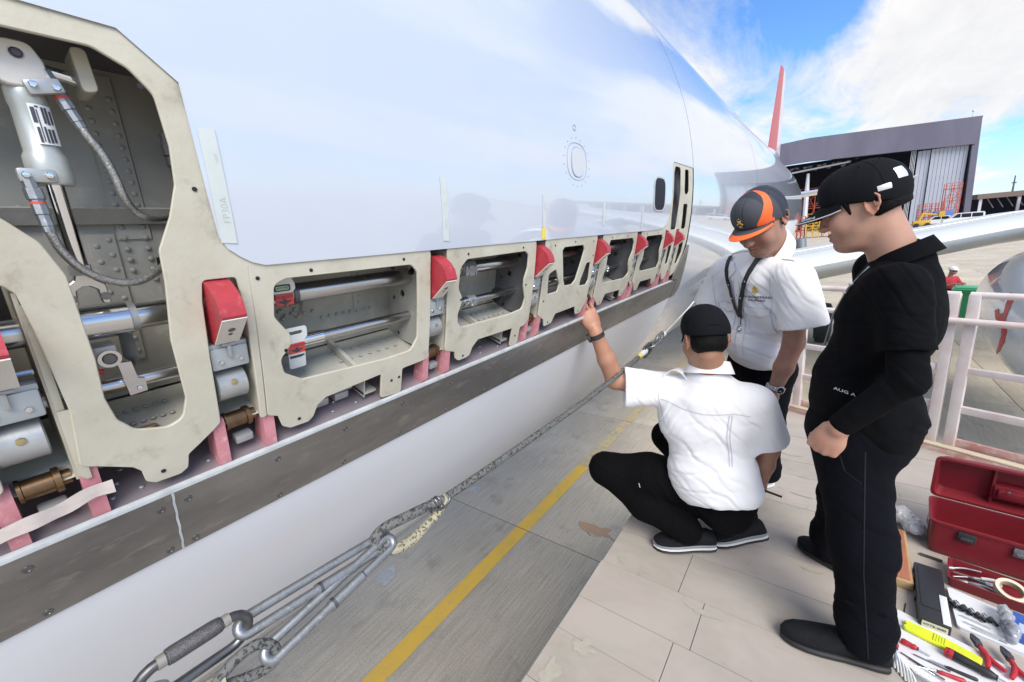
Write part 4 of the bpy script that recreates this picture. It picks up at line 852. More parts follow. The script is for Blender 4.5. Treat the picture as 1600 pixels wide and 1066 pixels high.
b = MB(); b.tube([P(.232, -.075, .05), P(.234, -.12, .05), P(.236, -.16, .05)], .005, 10); b.lathe([(0, .007), (.012, .007), (.014, .009), (.03, .009), (.032, .007), (.045, .007)], P(.233, -.075, .05), P(.234, -.16, .05) - P(.232, -.075, .05), 8); b.build('line_coupling', RUBBER, air)
b = MB(); b.lathe([(0, .011), (.003, .010), (.005, .006)], P(.03, -.226, DB - .004), frame(-.22) @ Vector((0, 0, 1)), 14); b.build('wall_bolt', DKSTEEL, air)
# ------------------------------------------------ red and white flags on the tubes
def flagplate(name, outline, holes, y, s, d, material, parent, thick=.003, ang=.0):
    me = flat_mesh(outline, holes, thick, .0006); ca, sa = math.cos(ang), math.sin(ang)
    warp(me, lambda a, c, z: P(y + a * ca - c * sa, s + a * sa + c * ca, d - z), (), AL); return link_mesh(me, name, material, parent, AL)
f1 = flagplate('latch_flag', fillet([(-.018, .026), (.018, .026), (.018, .006), (.023, -.004), (.023, -.014), (.017, -.022), (-.017, -.022), (-.023, -.014), (-.023, -.004), (-.018, .006)], .005), (), .368, -.322, .056, LABELW, air)
flagplate('indicator_window', fillet([(-.013, .004), (.013, .004), (.013, -.004), (-.013, -.004)], .003), (), .366, -.3325, .0535, GREENL, f1, .001)
flagplate('window_frame', fillet([(-.015, .006), (.015, .006), (.015, -.006), (-.015, -.006)], .003), [fillet([(-.013, .004), (.013, .004), (.013, -.004), (-.013, -.004)], .003)], .366, -.3325, .0535, RUBBER, f1, .0012)
flagplate('red_label', [(-.017, .011), (.017, .011), (.017, -.012), (-.017, -.012)], (), .368, -.3555, .0537, REDFLAT, f1, .001)
def flat_text(txt, size, y, s, d, material, parent, ang=0.0, sx=1.0, th=.0002, bold=0.0):
    me = text_mesh(txt, size, th, bold); ca, sa = math.cos(ang), math.sin(ang)
    warp(me, lambda a, c, z: P(y + a * sx * ca - c * sa, s + a * sx * sa + c * ca, d - z), (), ORG[parent.name]); return link_mesh(me, 'lettering', material, parent, ORG[parent.name])
flat_text('LATCHED', .0062, .366, -.3325, .0523, INK, f1)
flat_text('TO BLOCK', .0072, .368, -.351, .0528, INK, f1)
def arrow(y, s, d, parent):
    flagplate('down_arrow', [(-.006, .004), (-.002, .004), (-.002, .000), (-.012, .000), (0, -.007), (.012, 0), (.002, .0), (.002, .004)], (), y, s, d, INK, parent, .0006)
arrow(.368, -.3595, .0528, f1)
f2 = flagplate('latch_flag', fillet([(-.022, .012), (.022, .012), (.024, .006), (.024, -.010), (.017, -.018), (.017, -.080), (-.017, -.080), (-.017, -.018), (-.024, -.010), (-.024, .006)], .005), [fillet([(-.015, .005), (.015, .005), (.015, -.004), (-.015, -.004)], .0042)], .382, -.432, .058, LABELW, air)
flagplate('red_label', [(-.0165, .010), (.0165, .010), (.0165, -.012), (-.0165, -.012)], (), .382, -.4645, .0558, REDFLAT, f2, .001)
flat_text('TO UNLOCK', .0064, .382, -.459, .0549, INK, f2); arrow(.382, -.468, .0549, f2)
flagplate('mark_strip', [(-.015, .0025), (.013, .0025), (.015, .001), (.008, -.002), (-.014, -.002)], (), .382, -.485, .0560, INK, f2, .0006)
# crumpled paper tape across the foremost lug pair
b = MB(); top_, bot_ = [], []
for i in range(25):
    q = i / 24; y = -.10 + .165 * q; s = -.606 + .022 * q + .002 * math.sin(q * 17); d = -.004 + .006 * math.sin(q * 9) * (1 - q)
    top_.append(P(y, s + .0115, d)); bot_.append(P(y, s - .0115, d - .001 + .002 * math.sin(q * 23)))
b.grid([top_, bot_]); o = b.build('paper_tape', mat('crumpled_paper_tape', (.62, .56, .52), .7, c2=(.55, .47, .44), scale=60), air)
# ------------------------------------------------ sill strip in lengths, with sealant lip and countersunk screws
scr = MB(); scr.lathe([(-.0005, .0062), (.0006, .0060), (.0006, .0034), (-.0002, .0030)], (0, 0, 0), (0, 0, 1), 16, caps=True); sme = scr.mesh('screw', smooth=20); sme.materials.append(DKSTEEL)
for (y0, y1) in ((-.905, .1265), (.1295, 2.722), (2.727, 3.10)):
    n = max(2, int((y1 - y0) / .1)); rows = []
    for i in range(n + 1):
        y = y0 + (y1 - y0) * i / n; rows.append([P(y, s, d) for s, d in ((-.648, .004), (-.648, -.0035), (-.69, -.0035), (-.74, -.0035), (-.788, -.0035), (-.7885, .004))])
    b = MB(); b.grid(rows); o = b.build('sill_strip', SILL, air, smooth=30)
    ysc = [y for y in [.11 - .30, .11 - .15, .110, .148, .30, .452, .62, .80, .98, 1.16, 1.36, 1.56, 1.76, 1.96, 2.16, 2.4, 2.6] if y0 < y < y1]
    copies(sme, 'screw', [P(y, s, -.0038) for y in ysc for s in (-.674, -.776)], None, o, [frame(s) for y in ysc for s in (-.674, -.776)])
# upswept end of the strip at the aft corner of the door
me = flat_mesh(fillet([(2.95, -.60), (3.03, -.52), (3.10, -.40), (3.16, -.40), (3.255, -.735), (3.20, -.788), (3.104, -.788), (3.104, -.648), (2.95, -.63)], .01), (), .004, .0)
warp(me, lambda x, y, z: P(x, y, -.0045 - z), [(-.75 + .05 * k, 1) for k in range(8)], AL); link_mesh(me, 'sill_corner', SILL, air, AL)
b = MB(); n = 40; b.grid([[P(-.905 + 3.9 * i / n, s, d) for s, d in ((-.638, .004), (-.6395, -.0030), (-.6425, -.0042), (-.6468, -.0045), (-.6478, -.0025))] for i in range(n + 1)]); b.build('sealant_lip', LIP, air)
b = MB(); b.grid([[P(y + (.0006 * math.sin(i * 2.1)), -.645 - .1435 * i / 12, -.0045) for i in range(13)] for y in (.1262, .1298)]); b.build('joint_sealant', LIP, air)
b = MB(); b.grid([[P(y, -.645 - .1435 * i / 6, -.0042) for i in range(7)] for y in (2.7215, 2.7275)]); b.build('joint_sealant', LIP, air)
# ------------------------------------------------ on the door skin: plugged window, handle recess, tapes with handwriting, door edge line
def oval(cy, cs, ry, rs, n=40, pw=2.6): return [(cy + ry * math.copysign(abs(math.cos(2 * PI * k / n)) ** (2 / pw), math.cos(2 * PI * k / n)), cs + rs * math.copysign(abs(math.sin(2 * PI * k / n)) ** (2 / pw), math.sin(2 * PI * k / n))) for k in range(n)]
def decal(name, outline, holes, material, off=.0015, th=.002, parent=None, label=None):
    me = flat_mesh(outline, holes, th, 0); ss = [p[1] for p in outline]; s0, s1 = min(ss), max(ss)
    warp(me, lambda x, y, z: P(x, y, -off - z), [(s0 + (s1 - s0) * k / 8, 1) for k in range(1, 8)], ORG[(parent or air).name]); o = link_mesh(me, name, material, parent or air, ORG[(parent or air).name])
    if label: o['label'] = label
    return o
SEAM = mat('panel_seam_dark', (0.20, 0.21, 0.23), .6)
SEAML = mat('panel_seam_pale', (0.40, 0.42, 0.47), .5)
pw_ = decal('plugged_window', oval(1.4435, -.009, .0745, .064), [oval(1.4435, -.009, .0728, .0624)], SEAML, .0008, .0008)
decal('plug_rim', oval(1.447, -.011, .0475, .052), [oval(1.447, -.011, .0455, .0503)], SEAML, .0010, .001, pw_)
decal('plug_disc', oval(1.447, -.011, .0443, .0493), (), mat('plug_grey', (.50, .53, .57), .2, coat=1, c2=(.58, .60, .62), scale=9), .0012, .002, pw_)
dots = []
for k in range(18):
    a = 2 * PI * k / 18 + .17; dots.append((1.4435 + .098 * math.cos(a), -.011 + .083 * math.sin(a)))
db_ = MB(); db_.lathe([(-.001, .0026), (.0008, .0022)], (0, 0, 0), (0, 0, 1), 8); dm = db_.mesh('fastener', smooth=0); dm.materials.append(SEAML)
copies(dm, 'fastener', [P(y, s, -.0005) for y, s in dots], None, pw_, [frame(s) for y, s in dots])
decal('sensor_port', oval(1.437, .105, .012, .010), [oval(1.437, .105, .009, .0075)], SEAML, .0008, .001)
hr = decal('handle_recess', oval(2.394, -.088, .098, .090, pw=4), [oval(2.394, -.088, .086, .082, pw=4)], LIP, .0015, .003)
decal('recess_glass', oval(2.394, -.088, .0855, .0815, pw=4), (), RECESS, .0022, .003, hr)
def tape(y0, y1, s0, s1, texts, material=TAPE, lean=0.0):
    o = decal('tape_strip', [(y0, s0), (y1, s0 + .001), (y1 + lean, s1), (y0 + lean, s1 + .002)], (), material, .0009, .0006)
    for txt, size, ys_, ss_ in texts:
        me = text_mesh(txt, size, 0, -.0004 * size / .012); warp(me, lambda a, c, z: P(ys_ - c, ss_ + a, -.0016 - .0001), (), AL); link_mesh(me, 'handwriting', PENCIL, o, AL)
    return o
tape(.2600, .2825, -.071, -.238, [('FP30A', .0150, .2745, -.187), ('3AM', .0075, .277, -.112)])
tape(.7435, .7635, -.108, -.258, [('FP31', .012, .756, -.215), ('A', .01, .754, -.17)])
tape(1.203, 1.222, -.132, -.236, [('FP32', .012, 1.214, -.17)]); tape(1.200, 1.226, -.236, -.274, [], TAPEY)
tape(1.670, 1.692, -.148, -.240, [('FP33', .011, 1.683, -.205)]); tape(2.135, 2.156, -.155, -.262, [])
# pale blue mottled with near-white gloss, not assigned to any part
PALEBL = mat('pale_blue_white_gloss', (0.46, 0.56, 0.80), .22, c2=(.78, .79, .82), scale=3.2, lo=.46, hi=.60, coat=1.0)
# ================================================================ PEOPLE: implicit surfaces (rounded limbs blended together) turned into meshes
V = lambda *a: np.array(a, float)
def unit(v): v = np.asarray(v, float); return v / np.linalg.norm(v)
class SDF:
    def __init__(s): s.p = []
    def cap(s, a, b, ra, rb=None, k=.02, op=1): s.p.append(('c', V(*a), V(*b), ra, ra if rb is None else rb, k, op)); return s
    def ell(s, c, r, M=None, k=.02, op=1): s.p.append(('e', V(*c), V(*r), np.eye(3) if M is None else np.asarray(M, float), k, op)); return s
    def cut(s, pt, n): s.p.append(('h', V(*pt), unit(n))); return s
    def chain(s, pts, rads, k=.02, op=1):
        for i in range(len(pts) - 1): s.cap(pts[i], pts[i + 1], rads[i], rads[i + 1], k, op)
        return s
    def grp(s, other, k=.02): s.p.append(('g', other, k)); return s
    def bounds(s):
        lo, hi = V(9, 9, 9), V(-9, -9, -9)
        for q in s.p:
            if q[0] == 'g': l2, h2 = q[1].bounds(); lo = np.minimum(lo, l2); hi = np.maximum(hi, h2)
            if q[0] == 'c' and q[6] > 0:
                r = max(q[3], q[4]); lo = np.minimum(lo, np.minimum(q[1], q[2]) - r); hi = np.maximum(hi, np.maximum(q[1], q[2]) + r)
            if q[0] == 'e' and q[5] > 0:
                e = np.abs(q[3]) @ q[2]; lo = np.minimum(lo, q[1] - e); hi = np.maximum(hi, q[1] + e)
        return lo - .012, hi + .012
    def field(s, h, box=None):
        if box is None: lo, hi = s.bounds(); n = np.ceil((hi - lo) / h).astype(int) + 1
        else: lo, n = box
        F = np.full(n, 0.5, np.float32); ax = [lo[i] + h * np.arange(n[i]) for i in range(3)]
        for q in s.p:
            if q[0] == 'g':
                B_, k = q[1].field(h, (lo, n))[0], q[2]; hh = np.clip(.5 + .5 * (F - B_) / k, 0, 1); F = F + (B_ - F) * hh - k * hh * (1 - hh); continue
            if q[0] == 'h':
                d = (ax[0][:, None, None] - q[1][0]) * q[2][0] + (ax[1][None, :, None] - q[1][1]) * q[2][1] + (ax[2][None, None, :] - q[1][2]) * q[2][2]
                np.maximum(F, d.astype(np.float32), out=F); continue
            if q[0] == 'c':
                r = max(q[3], q[4]); a = np.minimum(q[1], q[2]) - r; b_ = np.maximum(q[1], q[2]) + r; k, op = q[5], q[6]
            else:
                e = np.abs(q[3]) @ q[2]; a = q[1] - e; b_ = q[1] + e; k, op = q[4], q[5]
            mg = k + 4 * h; i0 = np.maximum(0, np.floor((a - mg - lo) / h).astype(int)); i1 = np.minimum(n, np.ceil((b_ + mg - lo) / h).astype(int) + 1)
            if np.any(i1 <= i0): continue
            X = ax[0][i0[0]:i1[0], None, None]; Y = ax[1][None, i0[1]:i1[1], None]; Z = ax[2][None, None, i0[2]:i1[2]]
            if q[0] == 'c':
                ba = q[2] - q[1]; L2 = max(1e-9, ba @ ba)
                px_, py_, pz_ = X - q[1][0], Y - q[1][1], Z - q[1][2]
                t = np.clip((px_ * ba[0] + py_ * ba[1] + pz_ * ba[2]) / L2, 0, 1)
                d = np.sqrt((px_ - t * ba[0]) ** 2 + (py_ - t * ba[1]) ** 2 + (pz_ - t * ba[2]) ** 2) - (q[3] + (q[4] - q[3]) * t)
            else:
                dx, dy, dz = X - q[1][0], Y - q[1][1], Z - q[1][2]; M = q[3]; r = q[2]
                u = dx * M[0, 0] + dy * M[1, 0] + dz * M[2, 0]; v = dx * M[0, 1] + dy * M[1, 1] + dz * M[2, 1]; w_ = dx * M[0, 2] + dy * M[1, 2] + dz * M[2, 2]
                k0 = np.sqrt((u / r[0]) ** 2 + (v / r[1]) ** 2 + (w_ / r[2]) ** 2) + 1e-6; k1 = np.sqrt((u / r[0] ** 2) ** 2 + (v / r[1] ** 2) ** 2 + (w_ / r[2] ** 2) ** 2) + 1e-6
                d = k0 * (k0 - 1) / k1
            sl_ = (slice(i0[0], i1[0]), slice(i0[1], i1[1]), slice(i0[2], i1[2])); A = F[sl_]
            if op > 0:
                hh = np.clip(.5 + .5 * (A - d) / k, 0, 1); F[sl_] = A + (d - A) * hh - k * hh * (1 - hh)
            else:
                d = -d; hh = np.clip(.5 - .5 * (A - d) / k, 0, 1); F[sl_] = A + (d - A) * hh + k * hh * (1 - hh)
        return F, lo
def surface_nets(F, lo, h):
    S = F < 0; n = np.array(F.shape)
    c = [S[i:n[0] - 1 + i, j:n[1] - 1 + j, k:n[2] - 1 + k] for i in (0, 1) for j in (0, 1) for k in (0, 1)]
    cnt = sum(x.astype(np.int8) for x in c); act = (cnt > 0) & (cnt < 8); idx = np.argwhere(act)
    vid = np.full(act.shape, -1, np.int32); vid[act] = np.arange(len(idx))
    acc = np.zeros((len(idx), 3)); num = np.zeros(len(idx))
    offs = [(i, j, k) for i in (0, 1) for j in (0, 1) for k in (0, 1)]
    for a in offs:
        for ax in range(3):
            if a[ax]: continue
            b_ = list(a); b_[ax] = 1
            fa = F[idx[:, 0] + a[0], idx[:, 1] + a[1], idx[:, 2] + a[2]]; fb = F[idx[:, 0] + b_[0], idx[:, 1] + b_[1], idx[:, 2] + b_[2]]
            m_ = (fa < 0) != (fb < 0); t = np.where(m_, fa / np.where(m_, fa - fb, 1), 0)
            p = np.array(a, float)[None, :].repeat(len(idx), 0); p[:, ax] += t
            acc[m_] += p[m_]; num[m_] += 1
    co = lo + h * (idx + acc / num[:, None]); faces = []
    for ax in range(3):
        s0 = [slice(1, n[i] - 1) for i in range(3)]; s0[ax] = slice(0, n[ax] - 1); s1 = list(s0); s1[ax] = slice(1, n[ax])
        A, B = S[tuple(s0)], S[tuple(s1)]; ch = np.argwhere(A != B)
        if not len(ch): continue
        sg = A[ch[:, 0], ch[:, 1], ch[:, 2]]; g = ch + np.array([0 if i == ax else 1 for i in range(3)])
        o1, o2 = [(1, 2), (2, 0), (0, 1)][ax]; e1 = np.eye(3, dtype=int)[o1]; e2 = np.eye(3, dtype=int)[o2]
        q = [g - e1 - e2, g - e2, g, g - e1]; Q = np.stack([vid[x[:, 0], x[:, 1], x[:, 2]] for x in q], 1)
        Q[~sg] = Q[~sg][:, ::-1]; faces.append(Q)
    return co, np.concatenate(faces)
def vnoise(p, seed=0):
    i = np.floor(p).astype(np.int64); f = p - i; f = f * f * (3 - 2 * f); r = 0
    for a in (0, 1):
        for b_ in (0, 1):
            for c in (0, 1):
                hsh = ((i[:, 0] + a) * 73856093) ^ ((i[:, 1] + b_) * 19349663) ^ ((i[:, 2] + c) * 83492791) ^ (seed * 2654435)
                hsh = (hsh ^ (hsh >> 13)) * 1274126177; v = ((hsh ^ (hsh >> 16)) & 0xffff) / 65535.0 - .5
                r = r + v * np.where(a, f[:, 0], 1 - f[:, 0]) * np.where(b_, f[:, 1], 1 - f[:, 1]) * np.where(c, f[:, 2], 1 - f[:, 2])
    return r
def vnormals(co, fa):
    n = np.cross(co[fa[:, 2]] - co[fa[:, 0]], co[fa[:, 3]] - co[fa[:, 1]]); N_ = np.zeros_like(co)
    for k in range(4): np.add.at(N_, fa[:, k], n)
    return N_ / (np.linalg.norm(N_, axis=1, keepdims=True) + 1e-12)
def relax(co, fa, it=1, w_=.5):
    for _ in range(it):
        acc = np.zeros_like(co); num = np.zeros(len(co))
        for a, b_ in ((0, 1), (1, 2), (2, 3), (3, 0)):
            np.add.at(acc, fa[:, a], co[fa[:, b_]]); np.add.at(acc, fa[:, b_], co[fa[:, a]]); np.add.at(num, fa[:, a], 1); np.add.at(num, fa[:, b_], 1)
        co = co * (1 - w_) + w_ * acc / num[:, None]
    return co
def np_mesh(name, co, fa, mats, mi=None, loc=(0, 0, 0)):
    me = bpy.data.meshes.new(name); c = co - np.array(loc)
    me.vertices.add(len(c)); me.vertices.foreach_set('co', c.ravel()); me.loops.add(fa.size); me.loops.foreach_set('vertex_index', fa.ravel().astype(np.int32))
    me.polygons.add(len(fa)); me.polygons.foreach_set('loop_start', np.arange(0, fa.size, 4, dtype=np.int32)); me.polygons.foreach_set('loop_total', np.full(len(fa), 4, np.int32))
    for m_ in mats: me.materials.append(m_)
    me.polygons.foreach_set('use_smooth', np.ones(len(fa), bool))
    if mi is not None: me.polygons.foreach_set('material_index', mi.astype(np.int32))
    me.update(); me.validate(); return me
def grow(name, sdf, h, mats, parent, disp=None, it=1, pick=None, loc=None):
    """mesh an implicit shape; disp(co, normals) -> metres along the normal; pick(face centres) -> material index"""
    F, lo = sdf.field(h); co, fa = surface_nets(F, lo, h); co = relax(co, fa, it)
    if disp is not None:
        nn = vnormals(co, fa); co = co + nn * disp(co, nn)[:, None]
    mi = None if pick is None else pick(co[fa].mean(1))
    loc = ORG[parent.name] if loc is None else loc
    me = np_mesh(name, co, fa, mats if isinstance(mats, (list, tuple)) else [mats], mi, loc)
    return link_mesh(me, name, None, parent, loc)
def folds(lst, seed=0, base=.0):
    """cloth creases: each entry (centre, radius, direction across the crease, spacing, depth)"""
    def f(co, nn):
        d = base * (vnoise(co * 22, seed) + vnoise(co * 60, seed + 3) * .25)
        wv = vnoise(co * 7, seed + 1) * 1.1 + vnoise(co * 16, seed + 2) * .45
        for c, r, dr, spc, dep in lst:
            m_ = np.exp(-(np.linalg.norm(co - V(*c), axis=1) / r) ** 2); ph = (co @ unit(dr)) / spc + wv * .6
            tri = np.abs((ph % 1) - .5) * 2; d = d + dep * m_ * (.45 * np.sin(2 * PI * ph + .6) - .95 * np.exp(-((1 - tri) / .20) ** 2))
        return d
    return f
def sleeve(sh, u, ln, r0, r1, ri):
    g = SDF(); g.cap(sh, sh + u * (ln + .03), r0, r1 + (r1 - r0) * .2, .02); g.cap(sh + u * (ln - .035), sh + u * (ln + .12), ri * .45, ri * 1.25, .006, -1); g.cut(sh + u * ln, u); return g
def face_prims(s, C, H, sc=1.0, neck=None, fat=1.0, ears=True):
    """head with face; C centre between the ears, H = 3x3 (columns right, forward, up)"""
    q = lambda x, y, z: C + H @ (V(x, y, z) * sc); r3 = lambda *r: tuple(v * sc for v in r)
    E = lambda c, r, k=.02, op=1, M=None: s.ell(q(*c), r3(*r), H if M is None else H @ M, k * sc, op)
    K = lambda a, b_, ra, rb, k=.012, op=1: s.cap(q(*a), q(*b_), ra * sc, rb * sc, k * sc, op)
    E((0, -.014, .045), (.077, .098, .083)); E((0, .022, -.010), (.067 * fat, .075, .090), .03); E((0, .028, -.068), (.056 * fat, .058, .050), .03)
    E((0, .070, -.097), (.024, .022, .018), .02); K((-.034, .084, .026), (.034, .084, .026), .011, .011, .016)
    for sg in (-1, 1):
        E((sg * .042 * fat, .055, -.033), (.028, .030, .033), .02); E((sg * .032, .100, .006), (.017, .013, .0115), .010, -1)
        E((sg * .0315, .0815, .006), (.0145, .0125, .0120), .004); K((sg * .018, .088, -.0005), (sg * .042, .084, .0015), .0022, .0022, .004)
        E((sg * .0135, .102, -.034), (.009, .012, .0085), .006); E((sg * .005, .110, -.0425), (.0032, .005, .003), .003, -1)
        if ears:
            ey = -.030; a = .38; Me = np.array([[math.cos(a), sg * math.sin(a), 0], [-sg * math.sin(a), math.cos(a), 0], [0, 0, 1.0]])
            E((sg * .0785, ey, -.002), (.0050, .0185, .030), .005, 1, Me); E((sg * .082, ey + .003, -.002), (.0035, .012, .021), .003, -1, Me)
            rim = [(.0785, .012, -.010), (.081, .013, .012), (.083, .004, .028), (.0855, -.012, .029), (.087, -.021, .016), (.0865, -.020, -.004), (.0835, -.010, -.022), (.0795, .002, -.031), (.0775, .008, -.026)]
            for p0, p1 in zip(rim[:-1], rim[1:]): K((sg * p0[0], ey + p0[1], p0[2]), (sg * p1[0], ey + p1[1], p1[2]), .0034, .0034, .003)
            K((sg * .0795, ey + .004, -.027), (sg * .079, ey + .006, -.033), .0062, .0050, .004); K((sg * .0825, ey - .006, .016), (sg * .0825, ey - .010, -.010), .0022, .0026, .004); K((sg * .079, ey + .013, -.004), (sg * .0785, ey + .013, -.012), .0045, .0035, .003)
    K((0, .092, .018), (0, .112, -.030), .0075, .0125, .014); E((0, .112, -.032), (.0125, .0105, .0095), .008)
    for a, b_ in (((-.021, .086, -.0635), (0, .0985, -.0605)), ((0, .0985, -.0605), (.021, .086, -.0635))): K(a, b_, .0050, .0068, .005)
    for a, b_ in (((-.018, .086, -.0735), (0, .0965, -.0745)), ((0, .0965, -.0745), (.018, .086, -.0735))): K(a, b_, .0052, .0075, .005)
    K((-.022, .0985, -.0675), (.022, .0985, -.0675), .0016, .0016, .003, -1)
    if neck is not None:
        s.cap(q(0, -.030, -.045), neck, .052 * sc * fat, .064 * sc * fat, .025); 
        if fat > 1.02: E((0, .045, -.105), (.045, .042, .024), .03)
    return q
def hand_prims(s, W, D, Nn, side, curls, spread=.0, thumb=(.5, .6, .45), sc=1.0, tb=(40, 30)):
    """W wrist, D towards the knuckles, Nn out of the palm, side +-1: thumb towards side * (D x Nn)"""
    D, Nn = unit(D), unit(Nn); Nn = unit(Nn - D * (D @ Nn)); T = side * np.cross(D, Nn)
    tips = []
    for j, (off, ln, r, kl) in enumerate(((.030, .070, .0092, .088), (.0098, .079, .0094, .092), (-.0105, .073, .0090, .088), (-.0295, .057, .0080, .080))):
        base = W + (D * .022 + T * off * .55) * sc; kn = W + (D * kl + T * off - Nn * .002 * (j % 3)) * sc
        s.cap(base, kn, .0135 * sc, .0115 * sc, .010)
        a = 0; p = kn; dv = unit(D + T * spread * (off / .03)); rr = r * sc
        for (cv, seg) in zip(curls[j], (.46, .30, .24)):
            a += math.radians(cv); d2 = dv * math.cos(a) + Nn * math.sin(a); p2 = p + d2 * ln * seg * sc; s.cap(p, p2, rr, rr * .92, .0035); p = p2; rr *= .92
        tips.append(p)
    s.ell(W + D * .05 * sc, (.020 * sc, .042 * sc, .042 * sc), np.stack([Nn, D, T], 1), .012)
    p = W + (D * .020 + T * .024 + Nn * .006) * sc; d0 = unit(D * thumb[0] + T * thumb[1] + Nn * thumb[2]); p1 = p + d0 * .042 * sc; s.cap(p, p1, .0155 * sc, .0115 * sc, .010)
    ax = unit(np.cross(d0, D + Nn)); d1 = unit(d0 + (D * .55 + Nn * .35) * math.sin(math.radians(tb[0]))); p2 = p1 + d1 * .032 * sc; s.cap(p1, p2, .0108 * sc, .0098 * sc, .004)
    d2 = unit(d1 + (D * .35 + Nn * .5 - T * .3) * math.sin(math.radians(tb[1]))); p3 = p2 + d2 * .026 * sc; s.cap(p2, p3, .0098 * sc, .0080 * sc, .004); tips.append(p3)
    return tips
def headframe(fwd, roll=0.0):
    f = unit(fwd); r = unit(np.cross(f, V(0, 0, 1))); u = np.cross(r, f)
    if roll: r, u = r * math.cos(roll) + u * math.sin(roll), u * math.cos(roll) - r * math.sin(roll)
    return np.stack([r, f, u], 1)
def shoe(parent, heel, toe, w_=.050, hh=.085, mats=None, label='shoe', lace=True, pitch=0.0, soles=None):
    heel, toe = V(*heel), V(*toe); L_ = np.linalg.norm(toe - heel); f = (toe - heel) / L_; sd = unit(np.cross(f, V(0, 0, 1))); up = np.cross(sd, f)
    prof = [(0, .55, .62), (.03, .72, .80), (.12, .80, .98), (.25, .80, 1.0), (.38, .84, .92), (.5, .93, .78), (.62, 1.0, .64), (.75, 1.0, .54), (.87, .86, .48), (.95, .60, .40), (1.0, .22, .26)]
    def loft(zb, scale, htop, name, material, par):
        b = MB(); rows = []
        for t, wf, hf in prof:
            c = heel + f * (L_ * t); row = []
            top_ = htop(hf) if callable(htop) else htop
            for k in range(16):
                a = 2 * PI * k / 16; x = math.copysign(abs(math.cos(a)) ** .7, math.cos(a)) * w_ * wf * scale * (.72 if (math.sin(a) > .5 and callable(htop)) else 1); z = zb + (top_ - zb) * (.5 + .5 * math.copysign(abs(math.sin(a)) ** .7, math.sin(a)))
                row.append(tuple(c + sd * x + up * z))
            rows.append(row + [row[0]])
        b.grid(rows); b.add(rows[0][:16], [tuple(range(16))]); b.add(rows[-1][:16], [tuple(range(16))]); return b.build(name, material, par, smooth=50)
    o = loft(.022, 1.0, lambda hf: .022 + hh * hf, 'shoe', mats[0], parent)
    for (z0, z1, sc_, m_) in (soles or [(0, .028, 1.06, mats[1])]): loft(z0, sc_, z1, 'sole', m_, o)
    if lace:
        for t in (.40, .47, .54):
            c = heel + f * (L_ * t) + up * (.022 + hh * (.98 - (t - .3) * 1.35)); b = MB(); b.tube([tuple(c - sd * .018), tuple(c + up * .004), tuple(c + sd * .018)], .0022, 6); b.build('lace', mats[2], o)
    return o
def collar_mesh(parent, c, up, fwd, r, rise, fall, material, gap=28, tip=.03, tilt=.0, name='collar', squash=1.0):
    """folded shirt collar: stands round the neck and falls outwards, longer at its two points"""
    up, fwd = unit(up), unit(fwd); fwd = unit(fwd - up * (up @ fwd)); sd = np.cross(fwd, up); rows = [[] for _ in range(6)]
    n = 40
    for i in range(n + 1):
        a = math.radians(gap + (360 - 2 * gap) * i / n); e = max(0, math.cos(a)) ** 3; rad = r * (1 + .06 * e)
        dirv = fwd * math.cos(a) * squash + sd * math.sin(a); lowf = -tilt * math.cos(a)
        base = c + up * (lowf)
        rows[0].append(base + dirv * (rad - .002) - up * .006); rows[1].append(base + dirv * rad + up * rise * (1 - .5 * e)); rows[2].append(base + dirv * (rad + .004) + up * (rise * (1 - .5 * e) + .0015))
        rows[3].append(base + dirv * (rad + .016 + .010 * e) + up * (rise * .35 - fall * .4)); rows[4].append(base + dirv * (rad + .024 + tip * .6 * e) - up * (fall + tip * e)); rows[5].append(base + dirv * (rad + .019 + tip * .6 * e) - up * (fall + tip * e + .001))
    b = MB(); b.grid([[tuple(p) for p in rw] for rw in rows]); return b.build(name, material, parent, smooth=50, fix=False)
def peak_mesh(parent, q, material, a0=62, r0=(.083, .101), reach=.075, z0=.034, droop=.022, tip=.03, name='cap_peak', under=None, rim=None, edge=None, n=24):
    """curved cap peak in head coordinates (q maps head -> world)"""
    b = MB(); top_, bot_ = [], []; m_ = 7
    for i in range(n + 1):
        a = math.radians(-a0 + 2 * a0 * i / n); e = math.cos(a * 90 / a0) ** .75 if abs(a * 90 / a0) < PI / 2 else 0
        rw = []; rb = []
        for j in range(m_ + 1):
            t = j / m_; x = r0[0] * math.sin(a) * (1 + .05 * t); y = -.008 + r0[1] * math.cos(a) + reach * e * t; z = z0 - droop * (math.sin(a) / math.sin(math.radians(a0))) ** 2 * (.35 + .65 * t) - tip * t * e
            rw.append(tuple(q(x, y, z))); rb.append(tuple(q(x, y - .001, z - .0032)))
        top_.append(rw); bot_.append(rb)
    b.grid(top_); b.grid([r_[::-1] for r_ in bot_]); b.grid([[r_[-1] for r_ in top_], [r_[-1] for r_ in bot_]])
    o = b.build(name, material, parent, smooth=60, fix=False)
    if rim is not None:
        t = MB(); t.tube([r_[-1] for r_ in top_], .0021, 6); t.build('peak_piping', rim, o)
    if edge is not None:
        g = MB(); g.grid([[tuple(Vector(r_[k_]) + Vector(q(0, 0, .0012)) - Vector(q(0, 0, 0))) for k_ in (4, 5, 6, 7)] for r_ in top_]); g.build('peak_band', edge, o, smooth=60, fix=False)
    return o, top_
def band(parent, name, c, ax, r, wd, material, n=28, th=.003, sq=1.0):
    b = MB(); b.lathe([(-wd / 2, r), (-wd / 2, r + th), (wd / 2, r + th), (wd / 2, r)], c, ax, n, caps=False); return b.build(name, material, parent, smooth=40)

